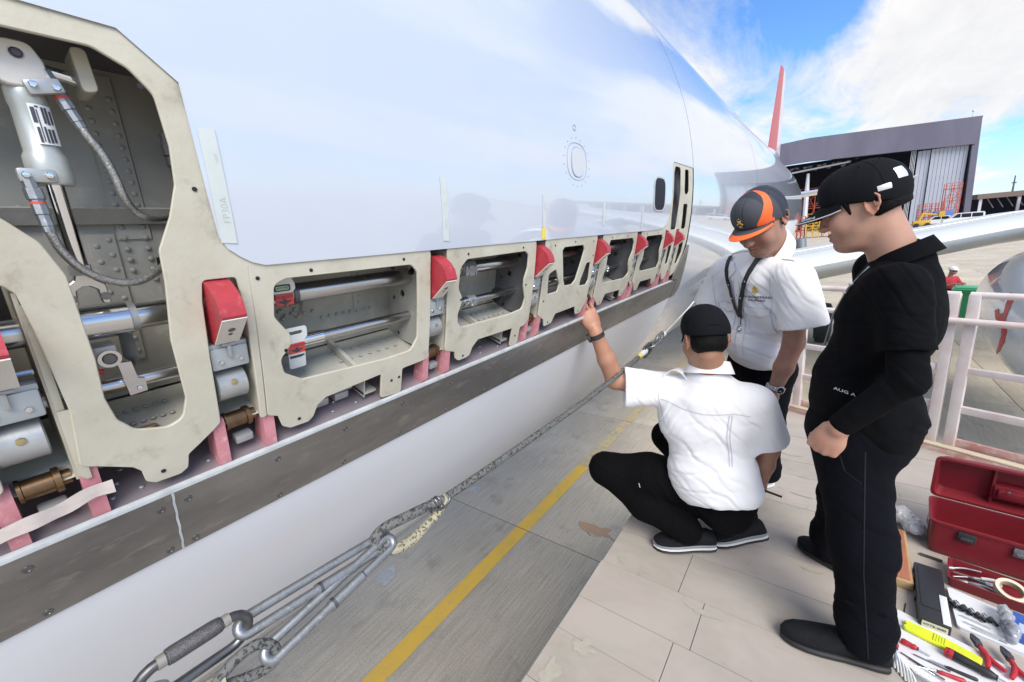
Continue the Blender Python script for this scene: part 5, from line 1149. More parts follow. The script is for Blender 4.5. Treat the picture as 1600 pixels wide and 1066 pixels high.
from mathutils.bvhtree import BVHTree
class Surf:
    """find places on a finished mesh: shoot from outside and land on the cloth"""
    def __init__(s, o):
        l = ORG[o.name]; me = o.data; s.t = BVHTree.FromPolygons([v.co + l for v in me.vertices], [tuple(p.vertices) for p in me.polygons])
    def hit(s, p, d, off=.002):
        h = s.t.ray_cast(Vector(tuple(p)), Vector(tuple(d)).normalized())
        if h[0] is None:
            n = s.t.find_nearest(Vector(tuple(p))); return n[0] + n[1] * off
        return h[0] + h[1] * off
def cap_detail(cap, C, H, sc, seam_m, panels=(0, 52, 128, 180, 232, 308), tabs=(), z0=.045):
    su = Surf(cap); top_c = C + H @ (V(0, -.005, .04) * sc)
    def hit(az, el, off): 
        d = H @ V(math.sin(math.radians(az)) * math.cos(math.radians(el)), math.cos(math.radians(az)) * math.cos(math.radians(el)), math.sin(math.radians(el))); return su.hit(top_c + d * .3, -d, off)
    for az in panels:
        b = MB(); b.tube([hit(az, e, .0003) for e in range(2, 89, 6)], .0011, 5); b.build('cap_seam', seam_m, cap)
        e0 = hit(az + 24, 52, .0004); b = MB(); b.sphere(tuple(e0), .0026, 8); b.build('cap_eyelet', seam_m, cap)
    for az, el, hw, hh in tabs:
        b = MB(); b.grid([[tuple(hit(az + hw * u, el + hh * v, .0022 - .0012 * (u * u + v * v))) for v in (-1, -.5, 0, .5, 1)] for u in (-1, -.6, -.2, .2, .6, 1)]); b.build('reflective_tab', SILVERP, cap, smooth=60)
    return su
SKIN = mat('skin_light_tan', (0.44, 0.25, 0.175), 0.5, c2=(0.38, 0.20, 0.14), scale=14, lo=.4, hi=.8, bump=.12, bscale=420, sss=.08, bdist=.002)
SKINB = mat('skin_brown_tan', (0.36, 0.195, 0.135), 0.48, c2=(0.29, 0.15, 0.105), scale=16, lo=.4, hi=.8, bump=.12, bscale=420, sss=.08, bdist=.002)
SKINC = mat('skin_warm_tan', (0.40, 0.215, 0.14), 0.48, c2=(0.34, 0.17, 0.115), scale=16, lo=.4, hi=.8, bump=.12, bscale=420, sss=.08, bdist=.002)
def skin_marks(mt):
    tr_ = mt.node_tree; b_ = tr_.nodes['Principled BSDF']; src = b_.inputs['Base Color'].links[0].from_socket
    for nm, mul in (('stubble', (.62, .60, .62)), ('flush', (1.12, .80, .76)), ('lip', (.80, .52, .52))):
        at = tr_.nodes.new('ShaderNodeAttribute'); at.attribute_name = nm; mx = tr_.nodes.new('ShaderNodeMix'); mx.data_type = 'RGBA'; mx.blend_type = 'MULTIPLY'
        tr_.links.new(at.outputs['Fac'], mx.inputs[0]); tr_.links.new(src, mx.inputs[6]); mx.inputs[7].default_value = (*mul, 1); src = mx.outputs[2]
    tr_.links.new(src, b_.inputs['Base Color'])
for _s in (SKIN, SKINB, SKINC): skin_marks(_s)
def face_marks(o, C, H, sc):
    me = o.data; n = len(me.vertices); co = np.empty(n * 3); me.vertices.foreach_get('co', co); co = co.reshape(-1, 3) + np.array(ORG[o.name]); l = (co - C) @ H / sc
    x, y, z = l[:, 0], l[:, 1], l[:, 2]; sm = lambda v, a, b_: np.clip((v - a) / (b_ - a), 0, 1); nzv = .65 + .9 * vnoise(co * 330, 8)
    jaw = sm(-z, .045, .075) * sm(y, .0, .04) * sm(-z, .16, .11); lipz = np.exp(-((z + .050) / .008) ** 2) * sm(y, .07, .09) * np.exp(-(x / .026) ** 2); side = np.exp(-(((y - .03) / .012) ** 2)) * sm(np.abs(x), .055, .065) * sm(-z, .0, .03) * sm(-z, .09, .06)
    near = np.linalg.norm(l, axis=1) < .17
    A = {'stubble': np.clip((jaw * .55 + lipz * .75 + side * .5) * nzv, 0, 1) * near, 'lip': np.exp(-(((z + .0675) / .0085) ** 2) - ((x / .020) ** 4)) * sm(y, .080, .090) * near}
    fl = np.exp(-(((z + .03) / .022) ** 2) - (((np.abs(x) - .045) / .02) ** 2)) * sm(y, .03, .06) + np.exp(-((y - .115) / .012) ** 2 - ((z + .03) / .016) ** 2 - (x / .016) ** 2) + .8 * (np.abs(x) > .077) * (np.abs(y + .03) < .035) * (np.abs(z) < .05)
    A['flush'] = np.clip(.75 * fl, 0, 1) * near + np.where(near, 0, .18 + .5 * vnoise(co * 30, 3))
    for k_, v in A.items(): at = me.attributes.new(k_, 'FLOAT', 'POINT'); at.data.foreach_set('value', np.clip(v, 0, 1).astype(np.float32))
HAIR = mat('black_hair', (0.0035, 0.003, 0.003), .65, spec=.15, bump=.5, bscale=500, stretch=(1, 1, .15))
SHIRTW = mat('white_cotton', (0.80, 0.80, 0.815), .8, bump=.12, bscale=900, sheen=.15, bdist=.001)
SEAMW = mat('seam_shade_button_grey', (0.56, 0.56, 0.60), .85)  # darker than the cotton: shading along seams and edges put into the colour
POLO = mat('black_pique', (0.0020, 0.0022, 0.0030), .9, c2=(0.0034, 0.0037, 0.005), scale=30, bump=.25, bscale=1100, spec=.12, bdist=.001)
TROU = mat('navy_black_trousers', (0.0020, 0.0024, 0.0042), .9, c2=(0.0034, 0.0041, 0.0072), scale=9, bump=.2, bscale=900, spec=.12, bdist=.001)
TROUB = mat('black_trousers', (0.002, 0.002, 0.0026), .9, bump=.2, bscale=900, spec=.12, bdist=.001)
CAPB = mat('black_cap_twill', (0.0042, 0.0048, 0.0068), .85, bump=.2, bscale=1300, spec=.18, bdist=.0008)
CAPG = mat('charcoal_cap_mesh', (0.062, 0.066, 0.076), .8, c2=(0.038, 0.041, 0.048), scale=700, detail=1, bump=.3, bscale=900, bdist=.001)
CAPN = mat('navy_cap_mesh', (0.020, 0.025, 0.042), .75, bump=.3, bscale=900, bdist=.001)
ORANGE = mat('hi_vis_orange', (0.85, 0.13, 0.025), .6, bump=.1, bscale=900, bdist=.001)
SILVERP = mat('silver_reflective', (0.62, 0.63, 0.65), .35, .3)
GOLD = mat('gold_thread', (0.62, 0.42, 0.10), .5, .2)
EYE = mat('dark_eye', (0.015, 0.01, 0.008), .2)

# ---------------------------------------------------------------- person in black, standing in profile
def person(label, loc): return thing('person', label, 'person', loc, None)
pa = person('man in black polo shirt and black cap standing in profile beside the red toolbox', (.17, 1.79, PZ))
FA = unit(V(-.965, .26, 0)); LA = V(-FA[1], FA[0], 0)
A0 = V(.175, 1.79, PZ)
def a_(f, l, z): return A0 + FA * f + LA * l + V(0, 0, z)
HCa = V(.083, 1.775, 3.613); HFa = headframe(V(-.93, .17, -.27), 0.0)
shLa, elLa, wrLa = V(.185, 1.605, 3.385), V(.215, 1.545, 3.125), V(.080, 1.545, 2.955)
shRa, elRa, wrRa = V(.150, 1.97, 3.395), V(.19, 2.05, 3.12), V(.11, 2.05, 2.90)
s = SDF(); qa = face_prims(s, HCa, HFa, 1.0, a_(-.008, 0, 1.40), 1.04)
s.ell(a_(-.01, 0, 1.22), (.10, .14, .16), np.stack([FA, LA, V(0, 0, 1)], 1)); s.ell(a_(.02, 0, 1.0), (.11, .13, .16), np.stack([FA, LA, V(0, 0, 1)], 1))
s.cap(a_(-.02, -.14, 1.34), a_(-.02, .14, 1.34), .05, .05)
s.chain([shLa, elLa, wrLa], [.048, .040, .027]); s.chain([shRa, elRa, wrRa], [.048, .040, .027])
hd = unit(V(-.045, .004, -.100)); s.cap(wrLa, wrLa + hd * .02, .0275, .030)
hand_prims(s, wrLa + hd * .012, hd, V(.25, .95, -.1), -1, [(66, 80, 50), (70, 84, 55), (74, 86, 55), (78, 88, 55)], thumb=(.85, .25, .5), sc=1.08, tb=(20, 25))
hdr = unit(V(-.05, -.03, -.09)); hand_prims(s, wrRa + hdr * .012, hdr, V(.4, -.8, -.2), -1, [(60, 70, 45)] * 4, sc=1.0)
body = grow('body', s, .0030, [SKIN], pa, it=1); face_marks(body, HCa, HFa, 1.0)
for sg in (-1, 1):
    b = MB(); b.tube([tuple(qa(sg * .014, .0935, .030)), tuple(qa(sg * .030, .0955, .0345)), tuple(qa(sg * .050, .083, .030))], [.0024, .0034, .0014], 8); b.build('eyebrow', HAIR, pa)
    b = MB(); b.tube([tuple(qa(sg * .021, .0915, .0035)), tuple(qa(sg * .032, .0945, .0025)), tuple(qa(sg * .043, .0885, .0030))], [.0012, .0022, .0010], 6); b.build('eyelashes', EYE, pa)
def hair(parent, C, H, sc, cap_cut=True, low=-.062):
    q = lambda x, y, z: C + H @ (V(x, y, z) * sc); s = SDF()
    s.ell(q(0, -.016, .044), (.0785 * sc, .0985 * sc, .078 * sc), H); s.ell(q(0, -.048, -.010), (.0725 * sc, .0665 * sc, .056 * sc), H, .02)
    for sg in (-1, 1): s.cap(q(sg * .0715, .030, .022), q(sg * .0685, .024, -.010), .0085 * sc, .0055 * sc, .014)
    for sg in (-1, 1): s.ell(q(sg * .090, -.028, -.004), (.03 * sc, .021 * sc, .036 * sc), H, .006, -1)
    s.cut(q(0, -.03, low + .018), H @ unit(V(0, -.28, -1))); 
    s.ell(q(0, .115, -.03), (.095 * sc, .088 * sc, .085 * sc), H, .006, -1)
    return grow('hair', s, .004, HAIR, parent, disp=lambda co, nn: .0016 * vnoise(co * 160, 4) + .001 * vnoise(co * 330, 5))
hair(pa, HCa, HFa, 1.0)
def cap_crown(parent, C, H, sc, material, tilt=.26, front=.036, k=1.0, pick=None, mats=None, tall=0.0):
    q = lambda x, y, z: C + H @ (V(x, y, z) * sc); s = SDF()
    s.ell(q(0, -.012, .050), (.0830 * sc, .1015 * sc, (.088 + tall) * sc), H); s.ell(q(0, .040, .060), (.070 * sc, .060 * sc, (.072 + tall) * sc), H, .03); s.ell(q(0, -.032, .018), (.0785 * sc, .0785 * sc, .075 * sc), H, .03)
    s.cut(q(0, .09, front), H @ unit(V(0, tilt, -1)))
    f = folds([(q(0, -.03, .08), .12, H @ V(0, 1, .3), .05, .0012)], 3, .0012)
    return grow('cap', s, .0032, mats or [material], parent, disp=f, pick=pick)
ca = cap_crown(pa, HCa, HFa, 1.05, CAPB, tall=-.004)
b = MB(); b.lathe([(0, .006), (.003, .0055), (.005, .001)], tuple(HCa + HFa @ V(0, -.012, .151)), tuple(HFa @ V(0, 0, 1)), 12); b.build('cap_button', CAPB, ca)
pk, top_ = peak_mesh(ca, lambda x, y, z: HCa + HFa @ (V(x, y, z) * 1.06), CAPB, reach=.080, tip=.028, droop=.030, z0=.038, rim=SILVERP)
def peak_letters(txt, u_c, v_c, du, dv, parent, material, top_, H):
    me = text_mesh(txt, 1.0, 0.0, .012); xs = [v.co.x for v in me.vertices]; hw = max(xs)
    n = len(top_) - 1; m_ = len(top_[0]) - 1
    def fn(x, y, z):
        u = min(.999, max(0, u_c + x / hw * du)) * n; v = min(.999, max(0, v_c - y * dv)) * m_; i, j = int(u), int(v); fu, fv = u - i, v - j
        p = [Vector(top_[i + a][j + c]) for a in (0, 1) for c in (0, 1)]; r = (p[0] * (1 - fv) + p[1] * fv) * (1 - fu) + (p[2] * (1 - fv) + p[3] * fv) * fu
        return r + Vector(tuple(H @ V(0, 0, 1))) * .0014
    warp(me, fn, [(.5 * k * hw / 3, 0) for k in range(-5, 6)], ORG[parent.name]); return link_mesh(me, 'lettering', material, parent, ORG[parent.name])
peak_letters('AIRBUS', .30, .80, .13, .26, pk, SILVERP, top_, HFa)
cap_detail(ca, HCa, HFa, 1.05, CAPB, tabs=((-156, 12, 9, 9), (-127, -4, 9, 4.5), (127, -4, 9, 4.5)))
Bf = np.stack([FA, LA, V(0, 0, 1)], 1)
s = SDF(); s.ell(a_(.005, 0, 1.20), (.128, .185, .205), Bf); s.ell(a_(.045, 0, 1.00), (.136, .176, .17), Bf, .05); s.ell(a_(-.032, 0, 1.24), (.102, .172, .16), Bf, .05)
s.cap(a_(-.012, -.135, 1.345), a_(-.012, .135, 1.345), .060, .060, .05); s.cap(a_(-.02, 0, 1.36), a_(-.02, 0, 1.405), .088, .076, .04)
s.ell(a_(.028, 0, .90), (.150, .186, .17), Bf, .05); s.ell(a_(-.055, .02, .86), (.080, .15, .10), Bf, .05)
uL = unit(elLa - shLa); uR = unit(elRa - shRa)
s.grp(sleeve(shLa, uL, .185, .061, .063, .053), .055); s.grp(sleeve(shRa, uR, .18, .070, .074, .062), .04); s.cut(a_(-.02, 0, .805), V(FA[0] * .25, FA[1] * .25, -1))
fA = folds([(a_(-.1, .1, 1.0), .22, V(.6, 0, 1), .13, .0050), (a_(.1, .1, 1.15), .2, V(-.4, .1, 1), .09, .0040), (shLa, .15, V(.8, 0, .7), .045, .0035), (a_(-.12, 0, .88), .14, V(.5, .1, 1), .11, .006), (shLa + uL * .12, .1, V(.2, 0, 1), .05, .003)], 2, .003)
grow('polo_shirt', s, .0045, POLO, pa, disp=fA, it=2)
s = SDF(); s.chain([shLa, elLa, wrLa + (elLa - wrLa) * .02], [.050, .046, .036], .015); s.chain([shRa, elRa, wrRa], [.054, .050, .036], .015)
grow('undersleeve', s, .0042, POLO, pa, disp=folds([(elLa, .09, unit(wrLa - elLa), .055, .0030), (wrLa, .06, unit(wrLa - elLa), .05, .0015)], 6, .0015))
collar_mesh(pa, a_(-.018, 0, 1.418), V(FA[0] * .28, FA[1] * .28, 1), FA, .074, .030, .018, POLO, gap=20, tip=.02, tilt=.018)
b = MB()                                                # lanyard cord under the collar
b.tube([tuple(a_(.045, .075, 1.40)), tuple(a_(.09, .085, 1.33)), tuple(a_(.125, .07, 1.24)), tuple(a_(.150, .04, 1.12))], .003, 8); b.build('lanyard', mat('grey_cord', (.22, .23, .24), .6), pa)
b = MB(); b.sphere(tuple(a_(.083, .088, 1.345)), .007, 10); b.sphere(tuple(a_(.098, .086, 1.315)), .005, 10); b.build('lanyard_bead', SILVERP, pa)
# sleeve lettering and small pocket mark: white marks, partly lost in the folds, set on the side of the body
me = text_mesh('AUG A', .0135, .0003)
o_, ex, ey = a_(.040, .205, 1.020), -FA * 1.0, unit(V(0, 0, 1) + LA * .05)
warp(me, lambda x, y, z: Vector(tuple(o_ + (-FA) * x * 1.4 + ey * (y - .28 * x) + LA * (z + .012))), (), ORG[pa.name]); link_mesh(me, 'lettering', SILVERP, pa, ORG[pa.name])
s = SDF(); s.ell(a_(.035, 0, .84), (.150, .180, .14), Bf)
hL, hR = a_(.045, .080, .82), a_(.035, -.09, .83); kL, kR = V(.178, 1.65, 2.485), V(.135, 1.975, 2.46); anL, anR = V(.215, 1.620, 2.10), V(.115, 2.075, 2.10)
s.chain([hL, kL, anL + V(-.005, 0, .10), anL + V(0, 0, .02)], [.116, .090, .078, .078], .05); s.chain([hR, kR, anR + V(0, 0, .10), anR + V(0, 0, .02)], [.110, .080, .068, .068], .05)
s.ell(a_(-.045, .02, .82), (.075, .13, .11), Bf, .05); s.cut(V(0, 0, PZ + .062), V(0, 0, -1))
fT = folds([(kL + V(.05, 0, -.03), .12, V(.5, .2, 1), .085, .0045), (kL + V(.05, 0, .2), .16, V(.7, .1, .9), .12, .0045), (anL + V(.03, 0, .10), .11, V(.35, .1, 1), .07, .0060), (anL + V(-.05, 0, .16), .09, V(-.3, .1, 1), .08, .0045), (kR, .14, V(.3, 0, 1), .09, .004), (anR + V(0, 0, .1), .12, V(.2, 0, 1), .07, .005), (hL, .14, V(1, 0, .5), .10, .004)], 9, .0035)
trA = grow('trousers', s, .005, TROU, pa, disp=fT, it=2)
me = flat_mesh([(-.055, -.007), (.055, -.004), (.055, .010), (-.055, .007)], (), .001); c_ = kL * .52 + anL * .48
warp(me, lambda x, y, z: Vector(tuple(c_ + V(-x, -.0835 + 1.2 * x * x + z, y + .02 * x))), [(-.03, 0), (0, 0), (.03, 0)], ORG[pa.name]); link_mesh(me, 'knee_pocket_seam', POLO, pa, ORG[pa.name])
suT = Surf(trA); CHARC = mat('charcoal_stitch', (.0036, .0042, .0068), .9)
ribT = lambda pts, nm, hw=.002: seam_side(pts, nm, hw)
def seam_side(pts, nm, hw):
    b = MB(); rows = []
    for i in range(25):
        q = i / 24 * (len(pts) - 1); k = min(int(q), len(pts) - 2); f_ = q - k; x = pts[k][0] * (1 - f_) + pts[k + 1][0] * f_; z = pts[k][1] * (1 - f_) + pts[k + 1][1] * f_
        rows.append([tuple(suT.hit(V(x - hw, 1.2, z), (0, 1, 0), .0012)), tuple(suT.hit(V(x + hw, 1.2, z), (0, 1, 0), .0012))])
    b.grid(rows); b.build(nm, CHARC, trA, smooth=60)
seam_side([(.150, 2.85), (.165, 2.65), (.180, 2.45), (.205, 2.25), (.222, 2.12)], 'side_seam', .0018)
seam_side([(.085, 2.83), (.105, 2.77), (.150, 2.74)], 'pocket_edge', .002)
SHOEB = mat('black_knit_shoe', (0.006, 0.0065, 0.008), .8, spec=.25, c2=(.011, .012, .015), scale=90, bump=.4, bscale=520, bdist=.0015)
SOLEB = mat('black_sole', (0.012, 0.012, 0.013), .6)
shoe(pa, (.288, 1.628, PZ + .001), (-.030, 1.572, PZ + .001), .050, .090, (SHOEB, SOLEB, SILVERP))
shoe(pa, (.215, 2.040, PZ + .001), (.000, 2.165, PZ + .001), .047, .080, (SHOEB, SOLEB, SHOEB))

# ---------------------------------------------------------------- person with the orange rimmed cap, standing and bending to look
pb = person('man in white shirt and grey cap with orange rim bending to look down', (-.26, 2.55, PZ))
FB = unit(V(-.62, -.78, 0)); LB = V(-FB[1], FB[0], 0)
hipB, bellyB, chestB, neckB = V(-.265, 2.60, 2.84), V(-.290, 2.455, 3.02), V(-.262, 2.375, 3.22), V(-.222, 2.315, 3.425)
HCb = V(-.247, 2.230, 3.588); HFb = headframe(V(-.46, -.78, -.58), 0.0)
shLb, elLb, wrLb = V(-.100, 2.225, 3.330), V(-.088, 2.235, 3.040), V(-.144, 2.200, 2.822)
shRb, elRb, wrRb = V(-.425, 2.440, 3.345), V(-.525, 2.500, 3.100), V(-.50, 2.36, 2.90)
s = SDF(); qb = face_prims(s, HCb, HFb, 1.06, neckB + V(.015, .02, -.02), 1.10)
TB = np.stack([FB, LB, V(0, 0, 1)], 1)
s.ell(chestB, (.09, .14, .15), TB); s.ell(bellyB, (.10, .13, .15), TB); s.cap(shLb, shRb, .05, .05)
s.chain([shLb, elLb, elLb * .45 + wrLb * .55, wrLb], [.052, .043, .040, .029]); s.chain([shRb, elRb, elRb * .45 + wrRb * .55, wrRb], [.052, .043, .040, .029])
hb = unit(V(-.03, -.01, -.125)); hand_prims(s, wrLb + hb * .012, hb, V(-.75, .45, -.1), -1, [(28, 38, 22), (32, 40, 25), (36, 42, 25), (40, 45, 28)], thumb=(.7, .4, .4), sc=1.06)
hb2 = unit(V(.05, -.02, -.10)); hand_prims(s, wrRb + hb2 * .012, hb2, V(.6, .3, .1), 1, [(30, 40, 20)] * 4, sc=1.04)
face_marks(grow('body', s, .0034, [SKINB], pb), HCb, HFb, 1.06)
for sg in (-1, 1):
    b = MB(); b.tube([tuple(qb(sg * .014, .0945, .028)), tuple(qb(sg * .031, .0960, .0325)), tuple(qb(sg * .050, .083, .026))], [.0030, .0040, .0016], 8); b.build('eyebrow', HAIR, pb)
    b = MB(); b.tube([tuple(qb(sg * .020, .0925, .0035)), tuple(qb(sg * .032, .0955, .0020)), tuple(qb(sg * .044, .0890, .0030))], [.0014, .0028, .0012], 6); b.build('eyelashes', EYE, pb)
hair(pb, HCb, HFb, 1.06)
def capB_pick(c):
    l = (c - HCb) @ HFb / 1.12; x, y, z = l[:, 0], l[:, 1], l[:, 2]; an = np.abs(np.degrees(np.arctan2(x, y + .012)))
    lim = 46 + 34 * np.clip((z - .045) / .08, 0, 1) ; bw = 17 - 5 * np.clip((z - .06) / .06, 0, 1)
    m_ = np.where(np.abs(an - lim) < bw, 1, 0); m_ = np.where((an < lim - bw) & (y < .035), 2, m_); m_ = np.where((y < -.015) & (m_ != 1), 2, m_)
    m_ = np.where((np.abs(np.abs(x) - .016) < .0018) & (an < 40), 2, m_); return np.where((z < .036) & (y > .02) & (an < 75), 1, m_)
cb = cap_crown(pb, HCb, HFb, 1.12, CAPG, pick=capB_pick, mats=[CAPG, ORANGE, CAPN], tall=.004)
pkb, topb = peak_mesh(cb, lambda x, y, z: HCb + HFb @ (V(x, y, z) * 1.12), CAPG, reach=.066, tip=.008, droop=.024, a0=66, z0=.036, edge=ORANGE, rim=ORANGE)
cap_detail(cb, HCb, HFb, 1.12, CAPN, panels=(0, 128, 180, 232))
suCap = Surf(cb)
s = SDF()
for (x, z, r) in ((0, .083, .0085), (-.010, .074, .0055), (.010, .074, .0055), (0, .066, .006), (0, .097, .0045), (-.008, .091, .0035), (.008, .091, .0035), (-.005, .060, .003), (.005, .060, .003)):
    p = suCap.hit(HCb + HFb @ (V(x, .3, z) * 1.12), HFb @ V(0, -1, -.05), .0005); s.ell(tuple(p), (r, r * .35, r), HFb, .004)
grow('gold_emblem', s, .0022, GOLD, cb)
# shirt
s = SDF(); tilt = unit(neckB - hipB); TBt = np.stack([unit(FB - tilt * (FB @ tilt)), LB, tilt], 1)
s.ell(chestB + V(.01, .015, .02), (.130, .200, .20), TBt); s.ell(bellyB, (.150, .186, .17), TBt, .06); s.ell(hipB + V(.012, -.045, .075), (.150, .184, .13), TB, .06)
s.cap(shLb + (shRb - shLb) * .10 + V(0, 0, .01), shRb + (shLb - shRb) * .10 + V(0, 0, .01), .070, .068, .05); s.cap(neckB + V(.01, .015, -.10), neckB + V(.006, .010, -.020), .108, .078, .05)
uL = unit(elLb - shLb + V(.05, -.03, 0)); uR = unit(elRb - shRb)
s.grp(sleeve(shLb, uL, .215, .080, .098, .088), .045); s.grp(sleeve(shRb, uR, .20, .076, .092, .082), .045)
s.cut(hipB + V(0, 0, .005), V(.05, 0, -1))
fB = folds([(bellyB + LB * .10, .17, V(.3, .2, 1), .075, .0055), (bellyB - LB * .1, .17, V(-.3, .2, 1), .075, .0055), (shLb + uL * .08, .13, V(1, -.5, .7), .055, .0048), (shLb - V(.09, -.03, .1), .13, V(.8, -.4, .9), .06, .0055), (chestB + LB * .15, .13, V(.6, -.3, .8), .05, .004), (shRb, .14, V(-.7, .3, .8), .05, .0045), (hipB + V(0, 0, .09), .16, V(.4, .1, 1), .05, .0045)], 12, .0035)
shB = grow('shirt', s, .0046, SHIRTW, pb, disp=fB, it=2)
collar_mesh(pb, neckB + V(.003, .004, .036), unit(V(FB[0] * .45, FB[1] * .45, 1)), FB, .084, .024, .036, SHIRTW, gap=30, tip=.075, tilt=.055)
def strip(parent, name, pts, wv, th, material):
    b = MB(); n = len(pts); rows = []
    for i, p in enumerate(pts):
        p = V(*p); wd = V(*(wv[i] if isinstance(wv, list) else wv)); t = V(*pts[min(n - 1, i + 1)]) - V(*pts[max(0, i - 1)]); nn = unit(np.cross(wd, t)) * th
        rows.append([tuple(p - wd), tuple(p + wd), tuple(p + wd + nn), tuple(p - wd + nn), tuple(p - wd)])
    b.grid(rows); return b.build(name, material, parent, smooth=40)

def lay(name, me, su, fn, d, material, parent, off=.002, thick=None):
    """lay a flat mesh (x, y) on cloth; fn(x, y) gives the shooting place"""
    warp(me, lambda x, y, z: su.hit(fn(x, y), d, off + z), (), ORG[parent.name]); return link_mesh(me, name, material, parent, ORG[parent.name])
def quad_grid(pts_fn, nx, ny):
    b = MB(); b.grid([[pts_fn(i / nx, j / ny) for j in range(ny + 1)] for i in range(nx + 1)]); return b
suB = Surf(shB); ZZ = V(0, 0, 1); dB = tuple(-FB)
def fb_(u, v): return chestB + LB * u + ZZ * v + FB * .40
def lay_poly(name, poly, su, fn, d, material, parent, off, th=.002, step=.012):
    me = flat_mesh(poly, (), th); xs = [p[0] for p in poly]; ys_ = [p[1] for p in poly]
    cuts = [(min(xs) + step * k, 0) for k in range(1, int((max(xs) - min(xs)) / step) + 1)] + [(min(ys_) + step * k, 1) for k in range(1, int((max(ys_) - min(ys_)) / step) + 1)]
    warp(me, lambda x, y, z: su.hit(fn(x, y), d, off + th / 2 + z), cuts, ORG[parent.name]); return link_mesh(me, name, material, parent, ORG[parent.name])
def ribbon(pts2, hw, name, material, parent, su, fn, d, off):
    n = 22; P0 = [V(*p) for p in pts2]; rows = []
    for i in range(n + 1):
        t = i / n * (len(P0) - 1); k = min(int(t), len(P0) - 2); p = P0[k] + (P0[k + 1] - P0[k]) * (t - k); tg = unit(P0[k + 1] - P0[k]); nn = V(-tg[1], tg[0])
        rows.append([tuple(su.hit(fn(*(p + nn * q)), d, off)) for q in (-hw, hw)])
    b = MB(); b.grid(rows); return b.build(name, material, parent, smooth=60)
lay_poly('placket', [(-.016, .10), (.016, .10), (.016, -.30), (-.016, -.30)], suB, fb_, dB, SHIRTW, shB, .0026, .003)
for v in (.03, -.05, -.13, -.21): 
    b = MB(); b.lathe([(0, .005), (.002, .004)], suB.hit(fb_(0, v), dB, .004), tuple(FB), 10); b.build('button', SEAMW, shB)
for u in (.095, -.095):
    lay_poly('pocket', [(u - .055, -.03), (u + .055, -.03), (u + .055, -.15), (u, -.165), (u - .055, -.15)], suB, fb_, dB, SHIRTW, shB, .0022, .003)
    lay_poly('pocket_flap', [(u - .058, -.022), (u + .058, -.022), (u + .058, -.052), (u + .03, -.062), (u, -.072), (u - .03, -.062), (u - .058, -.052)], suB, fb_, dB, SHIRTW, shB, .0060, .004)
for u in (.095, -.095):  # stitch lines drawn darker to stand for shade at the pocket edges
    ribbon([(u - .058, -.022), (u - .058, -.052), (u - .03, -.062), (u, -.072), (u + .03, -.062), (u + .058, -.052), (u + .058, -.022), (u - .058, -.022)], .0011, 'flap_stitch_shade', SEAMW, shB, suB, fb_, dB, .0112)
    ribbon([(u - .055, -.06), (u - .055, -.15), (u, -.165), (u + .055, -.15), (u + .055, -.06)], .0011, 'pocket_stitch_shade', SEAMW, shB, suB, fb_, dB, .0056)
for u in (-.016, .016): ribbon([(u, .10), (u, -.10), (u, -.29)], .0010, 'placket_stitch_shade', SEAMW, shB, suB, fb_, dB, .0060)
for sg in (1, -1): ribbon([(sg * .165, .13), (sg * .158, .06), (sg * .160, -.03), (sg * .172, -.09)], .0014, 'armhole_seam', SEAMW, shB, suB, fb_, dB, .0012)
lay_poly('chest_emblem', [(.083, .052), (.090, .060), (.086, .070), (.094, .078), (.096, .090), (.103, .080), (.110, .072), (.106, .062), (.112, .054), (.100, .048), (.098, .040), (.094, .048)], suB, fb_, dB, GOLD, shB, .002, .0008, .006)
for txt, v, sz in (('SIA ENGINEERING', .028, .0155), ('PHILIPPINES', .012, .0135)):
    me = text_mesh(txt, sz, .0001, .0003); lay('lettering', me, suB, (lambda x, y, v=v: fb_(.095 - x if False else .097 + x, y + v)), dB, INK, shB, .003)
for sg in (1, -1):
    lay_poly('collar_wing', [(sg * .012, .150), (sg * .045, .185), (sg * .080, .192), (sg * .102, .165), (sg * .066, .092)], suB, fb_, dB, SHIRTW, shB, .0055, .004)
# shoulder straps
for sgn, sh in ((1, shLb), (-1, shRb)):
    a = neckB + V(.005, .01, 0) + LB * .075 * sgn; c = sh + LB * .02 * sgn; ax = unit(c - a); pf = unit(np.cross(ZZ, ax)); 
    lay_poly('shoulder_strap', [(0, -.022), (.008, -.027), (.125, -.027), (.125, .027), (.008, .027), (0, .022)], suB, (lambda x, y, a=a, ax=ax, pf=pf: a + ax * x + pf * y + V(0, 0, .15)), (0, 0, -1), SHIRTW, shB, .0025, .003, .02)
    b = MB(); b.lathe([(0, .006), (.0025, .005)], suB.hit(a + ax * .02 + V(0, 0, .15), (0, 0, -1), .005), (0, 0, 1), 10); b.build('strap_button', SEAMW, shB)
LANY = mat('black_lanyard', (.012, .012, .014), .5, c2=(.03, .03, .03), scale=60)
lc = thing('lanyard', None, None, tuple(pb.location)) if False else None
ribbon([(.090, .215), (.045, .06), (.012, -.045), (.000, -.085)], .0125, 'lanyard', LANY, pb, suB, fb_, dB, .0125)
lay2 = ribbon([(-.085, .21), (-.045, .06), (-.022, -.03), (-.004, -.085)], .0125, 'lanyard', LANY, pb, suB, fb_, dB, .0115)
for uu, vv in ((.058, .10), (.03, .02), (-.052, .08), (-.033, .01)):
    b = MB(); b.lathe([(0, .004), (.001, .003)], suB.hit(fb_(uu, vv), dB, .0135), tuple(FB), 8); b.build('lanyard_print', SILVERP, lay2)
b = MB(); b.tube([tuple(suB.hit(fb_(-.004, -.085), dB, .008)), tuple(suB.hit(fb_(-.006, -.13), dB, .010))], .0045, 8); b.build('lanyard_clip', CHROME, pb)
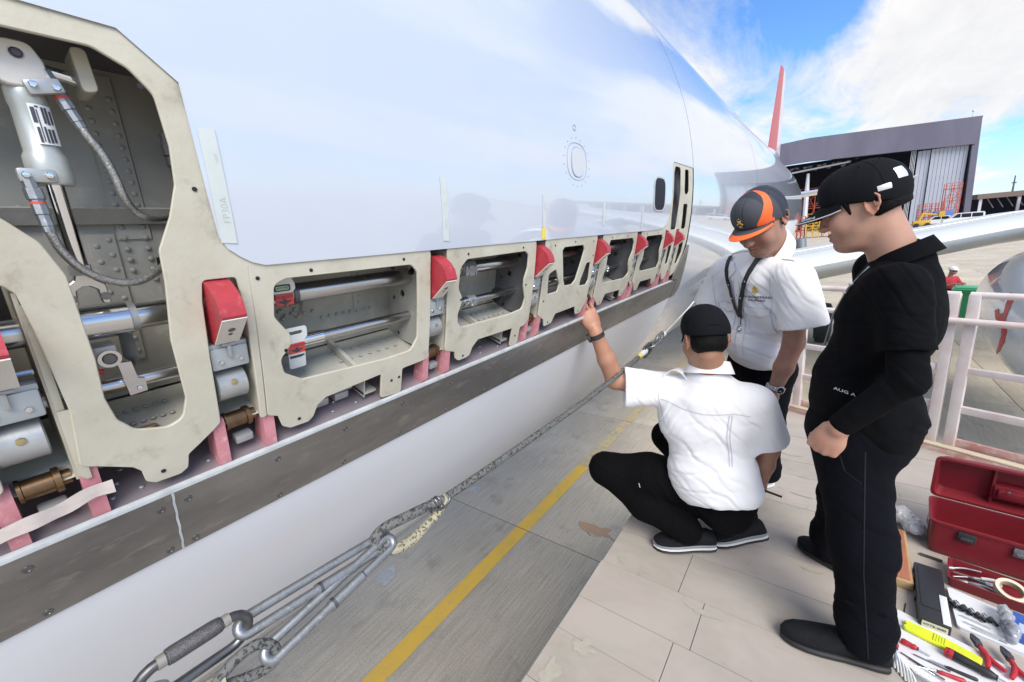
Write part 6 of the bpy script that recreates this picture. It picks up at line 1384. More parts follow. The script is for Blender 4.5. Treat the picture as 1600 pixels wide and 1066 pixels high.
cR = V(*suB.hit(fb_(-.007, -.150), dB, .010)); b = MB(); b.tube([tuple(cR + LB * .014 * math.cos(a) + ZZ * .014 * math.sin(a)) for a in [2 * PI * k / 20 for k in range(20)]], .0022, 8, closed=True); b.sphere(tuple(cR - ZZ * .003), .009, 10); b.build('lanyard_ring', CHROME, pb)
# trousers, belt, shoes, watch
s = SDF(); s.ell(hipB + V(.02, .0, -.03), (.142, .178, .13), TB)
hl, hr_ = hipB + LB * .085 + V(.01, .02, -.06), hipB - LB * .085 + V(.01, .02, -.06); kl, kr = V(-.195, 2.555, 2.44), V(-.345, 2.650, 2.44); al, ar = V(-.195, 2.625, 2.10), V(-.360, 2.720, 2.10)
s.chain([hl, kl, al + V(0, 0, .06), al + V(0, 0, .02)], [.108, .080, .072, .076], .05); s.chain([hr_, kr, ar + V(0, 0, .06), ar + V(0, 0, .02)], [.108, .080, .072, .076], .05); s.cut(V(0, 0, PZ + .06), V(0, 0, -1))
grow('trousers', s, .006, TROU, pb, disp=folds([(kl, .16, V(.3, 0, 1), .06, .005), (al + V(0, 0, .1), .12, V(.2, 0, 1), .05, .006), (hl, .14, V(.5, 0, 1), .06, .004)], 15, .003), it=2)
WHT = mat('white_trainer', (.66, .66, .66), .6)
for an_ in (al, ar):
    hh = an_ + V(.03, .04, 0) ; tt = an_ + FB * .24
    shoe(pb, (hh[0], hh[1], PZ + .001), (tt[0], tt[1], PZ + .001), .050, .085, (SHOEB, WHT, WHT))
STRAP = mat('steel_bracelet', (.60, .60, .60), .25, 1.0)
def watch(parent, elbow, wrist, out_dir, r, strap_m, case_m, face_m, back=.03, wd=.020, caser=.019):
    ax = unit(wrist - elbow); c = wrist - ax * back; o_ = unit(out_dir); o_ = unit(o_ - ax * (o_ @ ax))
    b = MB(); b.lathe([(-wd / 2, r), (-wd / 2, r + .0035), (wd / 2, r + .0035), (wd / 2, r)], tuple(c), tuple(ax), 26, caps=False); st = b.build('watch', strap_m, parent, smooth=40)
    for k in range(14):
        if strap_m is STRAP:
            a = 2 * PI * k / 14; u = o_ * math.cos(a) + np.cross(ax, o_) * math.sin(a); b = MB(); b.box(tuple(c + u * (r + .004)), (.0035, .011, wd * .9), rot=Matrix(np.stack([u, np.cross(ax, u), ax], 1).tolist()), bev=.001); b.build('bracelet_link', strap_m, st)
    p = c + o_ * (r + .001); b = MB(); b.lathe([(0, caser), (.007, caser), (.0095, caser * .9), (.0095, caser * .78), (.008, caser * .76)], tuple(p), tuple(o_), 26); cs = b.build('watch_case', case_m, st)
    b = MB(); b.lathe([(.0, caser * .77), (.0083, caser * .77)], tuple(p), tuple(o_), 22); b.build('watch_dial', face_m, cs)
    for a, ln in ((.7, .55), (2.2, .7)):
        t = np.cross(ax, o_) * math.cos(a) + ax * math.sin(a); b = MB(); b.tube([tuple(p + o_ * .0088), tuple(p + o_ * .0088 + t * caser * ln)], .0009, 5); b.build('watch_hand', SILVERP, cs)
watch(pb, elLb, wrLb, V(.55, -.8, .1), .034, STRAP, STRAP, GLASSD, back=-.002)
# ---------------------------------------------------------------- person squatting at the sill
pc = person('man in white shirt and black cap squatting with one hand raised to the sill', (-.37, 1.90, PZ))
FC = unit(V(-.20, .98, 0)); LC = V(-FC[1], FC[0], 0)
HCc = V(-.384, 1.818, 3.128); HFc = headframe(V(-.50, .83, -.22), 0.0)
neckC, chestC, waistC, pelC = V(-.372, 1.850, 2.985), V(-.382, 1.885, 2.745), V(-.355, 1.890, 2.47), V(-.345, 1.955, 2.345)
shLc, elLc, wrLc = V(-.570, 1.825, 2.880), V(-.752, 1.735, 2.925), V(-.812, 1.668, 3.165)
shRc, elRc, wrRc = V(-.190, 1.925, 2.835), V(-.140, 1.990, 2.600), V(-.160, 2.010, 2.425)
TC = np.stack([FC, LC, ZZ], 1)
s = SDF(); qc = face_prims(s, HCc, HFc, 1.0, neckC + V(0, .02, -.03), 1.06)
s.ell(chestC, (.085, .14, .17), TC); s.ell(waistC, (.09, .13, .14), TC); s.cap(shLc, shRc, .05, .05)
s.cap(neckC + V(0, -.012, .03), neckC + V(0, -.004, -.03), .058, .066, .03)
s.chain([shLc, elLc, elLc * .55 + wrLc * .45, wrLc - (wrLc - elLc) * .08, wrLc], [.050, .044, .041, .029, .028], .015); s.chain([shRc, elRc, elRc * .5 + wrRc * .5, wrRc], [.048, .042, .038, .028])
hc = unit(V(-.038, -.002, .100)); s.cap(wrLc, wrLc + hc * .02, .028, .029)
tips = hand_prims(s, wrLc + hc * .012, hc, V(-.72, .68, -.15), -1, [(32, 48, 22), (38, 50, 24), (46, 54, 26), (56, 58, 28)], spread=.12, thumb=(.75, .3, .55), sc=1.0, tb=(30, 20))
hc2 = unit(V(-.02, .02, -.1)); hand_prims(s, wrRc + hc2 * .012, hc2, V(-.6, .6, 0), 1, [(50, 60, 30)] * 4, sc=1.0)
face_marks(grow('body', s, .0034, [SKINC], pc), HCc, HFc, 1.0)
hair(pc, HCc, HFc, 1.0, low=-.078)
cc = cap_crown(pc, HCc, HFc, 1.055, CAPB, tilt=.05, front=.030, tall=.006)
cap_detail(cc, HCc, HFc, 1.055, CAPB)
peak_mesh(cc, lambda x, y, z: HCc + HFc @ (V(x, y, z) * 1.055), CAPB, reach=.072, z0=.030, tip=.03, droop=.03)
b = MB(); b.tube([tuple(qc(.07 * math.sin(a), -.016 - .1065 * math.cos(a), .052 + .012 * math.cos(a))) for a in [math.radians(-62 + 124 * k / 14) for k in range(15)]], .0030, 6); b.build('cap_strap_edge', CAPB, cc)
for sg in (-1, 1):                                       # spectacles
    b = MB(); b.tube([tuple(qc(sg * .079, -.012, .006)), tuple(qc(sg * .078, .04, .010)), tuple(qc(sg * .066, .102, .006))], .0018, 6); b.build('spectacle_arm', CHROME, pc)
    b = MB(); ring = [tuple(qc(sg * .034 + .027 * math.cos(a), .106 - .010 * abs(math.cos(a)) * (1 if sg * math.cos(a) > 0 else .2), .002 + .019 * math.sin(a))) for a in [2 * PI * k / 24 for k in range(24)]]
    b.tube(ring, .0016, 6, closed=True); fr_ = b.build('spectacle_rim', CHROME, pc)
    b = MB(); b.add(ring, [tuple(range(24))]); b.build('lens', mat('spectacle_lens', (.8, .85, .87), .05, spec=.8, trans=.9), fr_, smooth=0)
b = MB(); b.tube([tuple(qc(-.008, .106, .008)), tuple(qc(0, .110, .011)), tuple(qc(.008, .106, .008))], .0016, 6); b.build('spectacle_bridge', CHROME, pc)
# shirt
s = SDF(); s.ell(chestC, (.122, .205, .21), TC); s.ell(chestC + V(0, -.035, .02), (.10, .185, .19), TC, .05); s.ell(waistC + V(.005, -.01, .02), (.135, .195, .19), TC, .06); s.ell(pelC + V(.025, -.055, .05), (.125, .185, .11), TC, .06)
s.cap(shLc + (shRc - shLc) * .18, shRc + (shLc - shRc) * .14, .068, .068, .05); s.cap(neckC + V(0, 0, -.11), neckC + V(0, -.004, -.03), .105, .084, .05)
uL, uR = unit(elLc - shLc + V(0, -.005, -.035)), unit(elRc - shRc)
s.grp(sleeve(shLc, uL, .165, .078, .098, .088), .045); s.grp(sleeve(shRc, uR, .20, .078, .092, .082), .05)
s.cut(V(-.33, 1.88, 2.318), V(.20, -.35, -1))
fC = folds([(V(-.30, 1.76, 2.62), .22, V(.75, 0, .75), .12, .0050), (V(-.46, 1.78, 2.62), .17, V(-.5, 0, .9), .10, .0036), (V(-.25, 1.75, 2.42), .18, V(.55, 0, .85), .09, .0042), (V(-.42, 1.75, 2.44), .17, V(-.2, 0, 1), .085, .0034), (V(-.50, 1.77, 2.80), .10, V(-.85, 0, .6), .06, .0036), (shLc + uL * .1, .11, V(1, 0, .35), .06, .0036), (V(-.22, 1.80, 2.78), .12, V(.9, 0, .5), .065, .0036)], 21, .0024)
shC = grow('shirt', s, .0044, SHIRTW, pc, disp=fC, it=2)
collar_mesh(pc, neckC + V(0, .004, .002), unit(V(FC[0] * .18, FC[1] * .18, 1)), unit(V(-.35, .94, 0)), .079, .034, .016, SHIRTW, gap=26, tip=.035, tilt=.014)
suC = Surf(shC); dC = (0, 1, 0)
def bk(u, v): return V(u, 1.40, v)
def seam_line(pts, name, su, fn, d, parent, hw=.0022, off=.0012, m_=SEAMW): return ribbon(pts, hw, name, m_, parent, su, fn, d, off)
seam_line([(-.545, 2.86), (-.46, 2.832), (-.36, 2.822), (-.26, 2.826), (-.20, 2.81)], 'yoke_seam', suC, bk, dC, shC)
seam_line([(-.545, 2.93), (-.552, 2.88), (-.548, 2.80), (-.53, 2.74)], 'sleeve_seam', suC, bk, dC, shC)
for x0 in (-.272, -.262):
    seam_line([(x0, 2.822), (x0 - .005, 2.72), (x0 + .008, 2.58)], 'back_pleat', suC, bk, dC, shC, .0018, .0025)
# epaulette standing up off the left shoulder
a = V(-.545, 1.80, 2.955); pts = []
for k in range(15):
    t = k / 14; pts.append(tuple(V(-.548 + .118 * t, 1.790 + .02 * t, 2.940 + .052 * math.sin(PI * min(1, t * 1.05)) ** .8 - .0 * t)))
strip(pc, 'shoulder_strap', pts, V(.004, .020, .0), .002, SHIRTW)
# trousers, shoes
s = SDF(); s.ell(pelC + V(0, 0, -.015), (.125, .165, .115), TC)
hl, hr_ = pelC + V(-.075, -.02, .005), pelC + V(.07, .02, .0); kl, kr = V(-.855, 1.805, 2.395), V(-.66, 2.25, 2.42); al, ar = V(-.475, 1.850, 2.145), V(-.235, 2.060, 2.175)
s.chain([hl, hl * .5 + kl * .5 + V(0, 0, .012), kl], [.118, .100, .078], .05); s.chain([kl + V(.02, 0, -.012), kl * .45 + al * .55 + V(.0, 0, -.02), al + V(.03, .0, .0)], [.076, .078, .070], .05)
s.chain([hr_, kr], [.115, .080], .05); s.chain([kr, kr * .45 + ar * .55, ar], [.076, .074, .068], .05); s.ell(pelC + V(.06, -.02, -.09), (.11, .14, .08), None, .05)
s.cut(V(0, 0, PZ + .055), V(0, 0, -1))
grow('trousers', s, .005, TROUB, pc, disp=folds([(kl, .13, V(.4, .5, 1), .05, .0035), (V(-.5, 1.80, 2.35), .15, V(1, 0, .4), .06, .005), (V(-.4, 1.82, 2.25), .14, V(.6, 0, 1), .055, .005)], 25, .0025), it=2)
lg = seam_line([(-.70, 2.395), (-.695, 2.372)], 'trouser_tab', Surf(bpy.data.objects[[o.name for o in pc.children if o.name.startswith('trousers')][0]]), lambda u, v: V(u + .05, 1.4, v), dC, pc, .002, .002, SILVERP)
SOLEG = mat('grey_midsole', (.20, .215, .235), .6); MIDW = mat('white_midsole', (.62, .62, .61), .6)
sl_ = [(0, .014, 1.10, SOLEB), (.014, .024, 1.08, MIDW), (.024, .044, 1.05, SOLEG)]
shoe(pc, (-.330, 1.925, PZ + .012), (-.590, 1.785, PZ + .001), .052, .080, (SHOEB, SOLEB, SHOEB), lace=False, soles=sl_)
shoe(pc, (-.125, 2.055, PZ + .075), (-.355, 1.950, PZ + .001), .052, .080, (SHOEB, SOLEB, SHOEB), lace=False, soles=sl_)
watch(pc, elLc, wrLc, V(-.75, -.62, -.1), .0325, RUBBER, RUBBER, GLASSD, back=.012, wd=.022, caser=.021)
pen = tag(MB().cyl(tuple(wrRc + V(-.02, -.02, -.035)), tuple(wrRc + V(.085, -.045, -.035)), .005, 10).build('marker_pen', RUBBER), 'black marker pen held low in the right hand of the squatting man', 'pen')

# ---------------------------------------------------------------- far worker behind the green bin
pd = person('far worker in red shirt and white hard hat leaning on the green bin', (3.28, 19.3, 0))
D0 = V(3.28, 19.3, 0); FD = V(.55, -.83, 0); LD = V(.83, .55, 0)
def d_(f, l, z): return D0 + FD * f + LD * l + V(0, 0, z)
HD = headframe(V(.8, -.6, -.1)); HCd = d_(.08, 0, 1.50)
s = SDF(); face_prims(s, HCd, HD, 1.0, d_(.02, 0, 1.30)); s.ell(d_(.02, 0, 1.05), (.1, .14, .2), np.stack([FD, LD, ZZ], 1))
for sg in (-1, 1):
    sh = d_(.02, sg * .19, 1.24); el = d_(.14, sg * .26, 1.02); wr = d_(.36, sg * .12, 1.12); s.chain([sh, el, wr], [.05, .042, .03]); hand_prims(s, wr, unit(d_(.5, sg * .05, 1.12) - wr), V(0, 0, -1), -sg, [(15, 15, 10)] * 4)
    s.chain([d_(0, sg * .09, .86), d_(.03, sg * .11, .46), d_(0, sg * .12, .08)], [.07, .05, .04])
grow('body', s, .010, SKINB, pd)
s = SDF(); s.ell(d_(.02, 0, 1.08), (.135, .18, .24), np.stack([FD, LD, ZZ], 1)); s.cap(d_(.02, -.14, 1.24), d_(.02, .14, 1.24), .07, .07, .05)
for sg in (-1, 1): s.cap(d_(.02, sg * .19, 1.24), d_(.10, sg * .235, 1.09), .07, .07, .04)
s.cut(d_(0, 0, .84), V(0, 0, -1)); grow('shirt', s, .011, mat('red_shirt', (.42, .03, .045), .8), pd)
s = SDF(); s.ell(d_(0, 0, .86), (.13, .17, .12), np.stack([FD, LD, ZZ], 1))
for sg in (-1, 1): s.chain([d_(0, sg * .09, .84), d_(.03, sg * .11, .46), d_(0, sg * .12, .10)], [.10, .075, .07], .04)
grow('trousers', s, .012, TROU, pd)
for sg in (-1, 1):
    c = d_(0, sg * .12, 0); h_ = c - FD * .06; t = c + FD * .2; shoe(pd, tuple(h_), tuple(t), .05, .08, (SHOEB, SOLEB, SHOEB), lace=False)
s = SDF(); s.ell(HCd + HD @ V(0, -.01, .055), (.10, .125, .095), HD); s.cut(HCd + HD @ V(0, 0, .04), HD @ V(0, 0, -1)); s.ell(HCd + HD @ V(0, .02, .042), (.108, .145, .008), HD, .01)
grow('hard_hat', s, .006, mat('hard_hat_white', (.74, .74, .73), .35), pd)
b = MB(); b.tube([tuple(HCd + HD @ V(.085 * math.sin(a), .095 * math.cos(a), .004)) for a in [math.radians(-70 + 140 * k / 10) for k in range(11)]], .016, 6); b.build('goggles', GLASSD, pd)
# ================================================================ THINGS ON AND BESIDE THE PLATFORM
def smooth_path(pts, n=8, closed=False):
    P_ = [Vector(p) for p in pts]; k = len(P_); out_ = []
    for i in range(k if closed else k - 1):
        g = lambda j: P_[j % k] if closed else P_[max(0, min(k - 1, j))]
        p0, p1, p2, p3 = g(i - 1), g(i), g(i + 1), g(i + 2)
        for q in range(n):
            u = q / n; out_.append(0.5 * ((2 * p1) + (p2 - p0) * u + (2 * p0 - 5 * p1 + 4 * p2 - p3) * u * u + (3 * p1 - p0 - 3 * p2 + p3) * u ** 3))
    if not closed: out_.append(P_[-1])
    return out_
def oval_path(a, b_, hw, side, n=10):
    """racetrack round the axis a-b, half width hw along 'side'"""
    a, b_ = Vector(a), Vector(b_); ax = (b_ - a).normalized(); sd = Vector(side); sd = (sd - ax * sd.dot(ax)).normalized(); out_ = []
    for c, s0 in ((b_, 0), (a, PI)):
        for k in range(n + 1):
            t = s0 - PI / 2 + PI * k / n; out_.append(c + ax * math.cos(t) * hw + sd * math.sin(t) * hw)
    return out_
RX = -.72
def link(name, label, cat, a, b_, hw, r, material, side=(0, 0, 1), parts=True, group=None):
    t = thing(name, label, cat, tuple((Vector(a) + Vector(b_)) / 2), group)
    pts = oval_path(a, b_, hw, side); b = MB(); b.tube(pts, r, 14, closed=True); b.build('frame', material, t, smooth=60)
    return t, pts
# near end: dark screw-gate carabiner
a, c = Vector((RX, .036, 3.030)), Vector((RX - .006, .122, 3.021))
t, pts = link('carabiner', 'dark oval carabiner with knurled screw sleeve at the near end of the rope', 'carabiner', a, c, .030, .0078, DKSTEEL, (0.15, .1, 1))
sd_ = ((Vector((.15, .1, 1))) - (c - a).normalized() * (Vector((.15, .1, 1))).dot((c - a).normalized())).normalized()
ga, gc = a + sd_ * .030 + (c - a) * .08, a + sd_ * .030 + (c - a) * .92
b = MB(); b.lathe([(0, .0092), (.002, .0118), (.008, .0126), ((gc - ga).length - .012, .0126), ((gc - ga).length - .003, .0115), ((gc - ga).length, .0092)], ga, gc - ga, 16); slv = b.build('screw_sleeve', mat('knurled_dark_steel', (.10, .10, .105), .42, .85, c2=(.2, .2, .205), scale=900, detail=0, lo=.48, hi=.52, bump=.5, bscale=900), t, smooth=40)
b = MB(); b.cyl(gc, gc + (gc - ga).normalized() * .010, .0098, 12); b.cyl(ga - (gc - ga).normalized() * .010, ga, .0098, 12); b.build('gate_nose', mat('sealant_smeared_steel', (.33, .31, .28), .5, .5), t)
b = MB(); b.cyl(gc + Vector((.008, .003, 0)), gc + Vector((.0095, .004, 0)), .0025, 8); b.build('gate_pin', CHROME, t)
# two long steel snap hooks between carabiner and rope
def longhook(label, a, c, hw, r, side, gate0, gate1):
    t, pts = link('snap_hook', label, 'snap hook', a, c, hw, r, GALV, side, group='long steel snap hooks of the rope')
    a, c = Vector(a), Vector(c); ax = (c - a); s_ = Vector(side); s_ = (s_ - ax.normalized() * s_.dot(ax.normalized())).normalized()
    p0, p1 = a + ax * gate0 - s_ * hw, a + ax * gate1 - s_ * hw
    b = MB(); b.cyl(p0, p1, r * 1.22, 12); o = b.build('gate_sleeve', GALV, t, smooth=40)
    b = MB(); b.cyl(p0 + ax.normalized() * .006, p0 + ax.normalized() * .012, r * 1.3, 12); b.cyl(p1 - ax.normalized() * .004, p1 + ax.normalized() * .004, r * 1.02, 12); b.build('gate_collar', DKSTEEL, o, smooth=40)
    b = MB(); b.box(p1 + ax.normalized() * .014, (.004, .018, .005), rot=Matrix.Rotation(.1, 3, 'X')); b.build('gate_slot', BLACK, t, smooth=0)
longhook('upper long steel snap hook clipped to the carabiner loop', (RX - .012, .150, 3.010), (RX - .008, .418, 2.987), .0130, .0086, (-.55, 0, .75), .42, .72)
longhook('lower long steel snap hook clipped to the speckled rope loop', (RX + .018, .168, 2.957), (RX + .002, .420, 2.982), .0130, .0086, (-.55, .05, .75), .40, .70)
# the rope itself: eye, splice, long run, white ferrule
rp = thing('barrier_rope', 'grey speckled rope with cream sleeve running along the platform edge', 'rope', (RX, 1.0, 2.97))
eye = smooth_path([(RX + .004, .412, 2.968), (RX - .006, .398, 2.985), (RX - .010, .402, 3.005), (RX - .006, .430, 3.015), (RX, .480, 3.010), (RX, .545, 2.998), (RX, .590, 2.987)], 8)
b = MB(); b.tube(eye, .0118, 14); b.build('rope_eye', BRAIDROPE, rp, smooth=60)
b = MB(); sl_p = smooth_path([(RX + .006, .406, 2.972), (RX + .010, .440, 2.960), (RX + .008, .480, 2.952), (RX + .004, .520, 2.956), (RX + .002, .552, 2.962)], 7)
b.tube(sl_p, [.0080 + .0048 * math.sin(PI * min(1, i / len(sl_p) * 1.1)) for i in range(len(sl_p))], 14); b.build('eye_sleeve', PALEROPE, rp, smooth=60)
b = MB(); b.tube(smooth_path([(RX + .004, .545, 2.960), (RX + .004, .575, 2.972), (RX + .003, .590, 2.984), (RX + .002, .602, 2.990)], 6), .0112, 12); b.build('splice', PALEROPE, rp, smooth=60)
b = MB()
for k in range(3): b.tube([Vector((RX + .014 * math.cos(q), .555 + .010 * k + .004 * math.cos(q + 1), 2.985 + .022 * math.sin(q))) for q in [2 * PI * i / 16 for i in range(16)]], .0022, 6, closed=True)
b.tube(smooth_path([(RX + .010, .545, 2.992), (RX + .014, .575, 2.978), (RX + .013, .600, 2.985), (RX + .008, .605, 3.0)], 6), .0035, 8); b.build('lashing_wire', DKSTEEL, rp, smooth=60)
run = smooth_path([(RX, .580, 2.988), (RX, .758, 2.980), (RX, 1.06, 2.971), (RX, 1.456, 2.962), (RX, 1.846, 2.971), (RX, 1.965, 2.979)], 12)
b = MB(); b.tube(run, .0104, 14); b.build('rope_run', BRAIDROPE, rp, smooth=60)
b = MB(); b.cyl((RX, 1.955, 2.978), (RX, 1.985, 2.981), .0115, 14); b.build('yellow_tape', TAPEY, rp)
b = MB(); b.lathe([(0, .014), (.06, .0165), (.075, .014)], (RX, 1.985, 2.980), (0, 1, .05), 14); b.build('white_ferrule', LABELW, rp)
for k, (y, z, sd) in enumerate(((2.085, 2.982, (0, 0, 1)), (2.185, 2.990, (1, 0, .3)), (2.285, 3.000, (.2, 0, 1)))):
    t, _ = link('chain_link', ['dark chain link held in the white rope ferrule', 'middle link of the short steel chain past the rope ferrule', 'chain link tied to the thin white cord'][k], 'chain link', (RX, y - .033, z - .003), (RX, y + .033, z + .003), .024, .0085, DKSTEEL if k == 0 else GALV, sd)
cd_ = thing('cord', 'thin white cord rising from the chain links towards the door corner', 'cord', (RX, 2.8, 3.05))
b = MB(); b.tube(smooth_path([(RX, 2.33, 3.004), (RX, 2.45, 3.012), (RX, 2.85, 3.055), (RX + .01, 3.25, 3.105), (RX + .1, 4.05, 3.16)], 8), .0042, 8); b.build('cord_run', LABELW, cd_, smooth=60)
b = MB(); b.sphere((RX, 2.36, 3.006), .017, 10, (1, 1.4, 1)); b.sphere((RX, 3.25, 3.105), .013, 10, (1, 1.4, 1)); b.build('cord_knot', LABELW, cd_)
# second rope whose eye hangs in the lower hook
r2 = thing('barrier_rope', 'second speckled rope with its eye in the lower snap hook at the bottom edge', 'rope', (RX, .1, 2.95))
b = MB(); b.tube(smooth_path([(RX + .012, .088, 2.972), (RX + .010, .120, 2.984), (RX + .012, .150, 2.984), (RX + .016, .170, 2.965), (RX + .018, .170, 2.940), (RX + .014, .150, 2.932), (RX + .010, .120, 2.942), (RX + .006, .092, 2.954)], 7), .0085, 12); b.build('rope_eye', BRAIDROPE, r2, smooth=60)
b = MB(); b.tube(smooth_path([(RX + .012, .100, 2.968), (RX + .008, .07, 2.970), (RX, .02, 2.968), (RX - .01, -.3, 2.975), (RX - .01, -.9, 2.99)], 6), .011, 12); b.build('cream_sleeve', PALEROPE, r2, smooth=60)
t, _ = link('steel_ring', 'steel ring below the carabiner at the bottom left corner', 'ring', (RX - .004, -.030, 3.040), (RX - .004, .018, 3.022), .020, .0065, GALV, (.8, .3, .3))

# ---------------------------------------------------------------- red toolbox, open
TR = mat('toolbox_red_plastic', (0.20, 0.014, 0.022), .42, c2=(.17, .012, .018), scale=9, bump=.12, bscale=700, bdist=.0008, c3=(.26, .05, .055), s3=24, lo3=.66, hi3=.8)
tu, tv = Vector((.9925, -.122, 0)), Vector((.122, .9925, 0)); T0 = Vector((.481, 2.405, PZ + .001))
TRm = Matrix(((tu.x, tv.x, 0), (tu.y, tv.y, 0), (0, 0, 1)))
def tb(u, v, z): return T0 + tu * u + tv * v + Vector((0, 0, z))
tbx = thing('toolbox', 'open dark red plastic toolbox with its lid standing up', 'toolbox', tuple(tb(.25, .11, 0)))
LN, DP, HT = .50, .225, .170
outer = fillet([(0, 0), (LN, 0), (LN, DP), (0, DP)], .028, 5)
def shell(b, ring_lo, z0, ring_hi, z1):
    n = len(ring_lo); vs = [tb(u, v, z0) for u, v in ring_lo] + [tb(u, v, z1) for u, v in ring_hi]; b.add(vs, [(i, (i + 1) % n, n + (i + 1) % n, n + i) for i in range(n)])
ins = lambda ring, d: [(LN / 2 + (u - LN / 2) * (1 - 2 * d / LN), DP / 2 + (v - DP / 2) * (1 - 2 * d / DP)) for u, v in ring]
b = MB(); shell(b, ins(outer, .012), 0, ins(outer, .004), .02); shell(b, ins(outer, .004), .02, outer, HT - .012); shell(b, outer, HT - .012, ins(outer, -.006), HT - .010); shell(b, ins(outer, -.006), HT - .010, ins(outer, -.006), HT); shell(b, ins(outer, -.006), HT, ins(outer, .005), HT + .001); shell(b, ins(outer, .005), HT + .001, ins(outer, .006), .012)
b.add([tb(u, v, .012) for u, v in ins(outer, .006)], [tuple(range(len(outer)))]); b.add([tb(u, v, 0) for u, v in ins(outer, .012)], [tuple(range(len(outer)))]); b.build('body', TR, tbx, smooth=40, fix=False)
la = math.radians(97); lu, lv = math.cos(la), math.sin(la)
def lid(u, h_, d_): return tb(u, DP - .004 + h_ * lu + d_ * lv, HT + .012 + h_ * lv - d_ * lu)      # h up the lid, d behind it
LH, LDP = .215, .062
b = MB(); lo_ = fillet([(0, 0), (LN, 0), (LN, LH), (0, LH)], .03, 5); n = len(lo_); insl = lambda d: [(LN / 2 + (u - LN / 2) * (1 - 2 * d / LN), LH / 2 + (h_ - LH / 2) * (1 - 2 * d / LH)) for u, h_ in lo_]
rings = [[lid(u, h_, .0) for u, h_ in insl(.007)], [lid(u, h_, 0) for u, h_ in insl(-.005)], [lid(u, h_, .012) for u, h_ in insl(-.005)], [lid(u, h_, .014) for u, h_ in insl(.0)], [lid(u, h_, LDP) for u, h_ in insl(.018)]]
for r0, r1 in zip(rings[:-1], rings[1:]): b.add(r0 + r1, [(i, (i + 1) % n, n + (i + 1) % n, n + i) for i in range(n)])
inr = [[lid(u, h_, .0) for u, h_ in insl(.007)], [lid(u, h_, LDP - .006) for u, h_ in insl(.022)]]
b.add(inr[0] + inr[1], [(i, (i + 1) % n, n + (i + 1) % n, n + i) for i in range(n)]); b.add(inr[1], [tuple(range(n))]); b.add(rings[-1], [tuple(range(n))]); lidO = b.build('lid', TR, tbx, smooth=40, fix=False)
LM = TRm @ Matrix.Rotation(la - PI / 2, 3, 'X')
for u in (.19, .335):
    b = MB(); b.box(lid(u, LH / 2, LDP - .022), (.010, .032, LH - .03), rot=LM, bev=.003); b.build('lid_rib', TR, lidO)
b = MB(); b.box(lid(.262, LH * .40, LDP - .030), (.14, .034, .070), rot=LM, bev=.008); b.box(lid(.262, LH * .40, LDP - .052), (.115, .014, .045), rot=LM, bev=.006); hsg = b.build('handle_housing', TR, lidO)
for u in (.235, .290):
    b = MB(); b.lathe([(0, .006), (.003, .005)], lid(u, LH * .50, LDP - .060), -(LM @ Vector((0, 1, 0))), 12); b.build('rivet', GALV, hsg)
b = MB(); b.box(tb(LN / 2, .012, HT * .62), (LN - .07, .006, .022), rot=TRm, bev=.002); b.build('front_band', TR, tbx)
for u, mm in ((.115, BLACK), (.275, GALV)):
    b = MB(); b.box(tb(u, -.006, HT - .040), (.055, .012, .042), rot=TRm, bev=.004); lt = b.build('latch', mm if mm is GALV else RUBBER, tbx)
    b = MB(); b.box(tb(u, -.012, HT - .048), (.038, .006, .016), rot=TRm, bev=.002); b.build('latch_tongue', GALV if mm is GALV else DKSTEEL, lt)
b = MB(); b.box(tb(-.004, .085, .105), (.002, .06, .055), rot=TRm); lb = b.build('paper_label', mat('worn_white_label', (.60, .60, .62), .5, c2=(.42, .40, .42), scale=50), tbx, smooth=0)
for z in (.120, .110, .100, .092):
    b = MB(); b.box(tb(-.0055, .085 + .004 * math.sin(z * 900), z), (.0006, .042, .003), rot=TRm); b.build('label_print', INK, lb, smooth=0)
# lift-out tray in front of the toolbox
ty = thing('tool_tray', 'dark red lift out tool tray on the planks before the toolbox', 'tray', (.70, 2.24, PZ))
yu, yv = Vector((.985, -.17, 0)).normalized(), Vector((.17, .985, 0)).normalized(); Y0_ = Vector((.512, 2.185, PZ + .001))
def tr(u, v, z): return Y0_ + yu * u + yv * v + Vector((0, 0, z))
TLN, TDP, TH = .46, .150, .048
ro = fillet([(0, 0), (TLN, 0), (TLN, TDP), (0, TDP)], .014, 4); insT = lambda d: [(TLN / 2 + (u - TLN / 2) * (1 - 2 * d / TLN), TDP / 2 + (v - TDP / 2) * (1 - 2 * d / TDP)) for u, v in ro]
b = MB(); n = len(ro); rings = [[tr(u, v, 0) for u, v in insT(.010)], [tr(u, v, TH) for u, v in insT(0)], [tr(u, v, TH + .001) for u, v in insT(.004)], [tr(u, v, .005) for u, v in insT(.013)]]
for r0, r1 in zip(rings[:-1], rings[1:]): b.add(r0 + r1, [(i, (i + 1) % n, n + (i + 1) % n, n + i) for i in range(n)])
b.add(rings[3], [tuple(range(n))]); b.add(rings[0], [tuple(range(n))]); b.build('tray_shell', TR, ty, smooth=40, fix=False)
b = MB(); b.box(tr(.30, TDP / 2, .022), (.005, TDP - .03, .035), rot=Matrix(((yu.x, yv.x, 0), (yu.y, yv.y, 0), (0, 0, 1)))); b.build('divider', TR, ty)
tp = tag(MB().lathe([(-.012, .046), (.012, .046), (.012, .034), (-.012, .034), (-.012, .046)], tr(.175, .05, .052), (.1, -.35, .93), 36, caps=False).build('tape_roll', mat('cream_tape_roll', (.62, .55, .42), .6), smooth=40), 'roll of cream masking tape lying on the red tool tray', 'tape roll')
b = MB(); b.lathe([(-.0125, .0335), (.0125, .0335), (.0125, .0315), (-.0125, .0315), (-.0125, .0335)], tr(.175, .05, .052), (.1, -.35, .93), 36, caps=False); ORG[tp.name] = Vector((0, 0, 0)); b.build('card_core', mat('card_core', (.42, .33, .22), .8), tp, smooth=40)
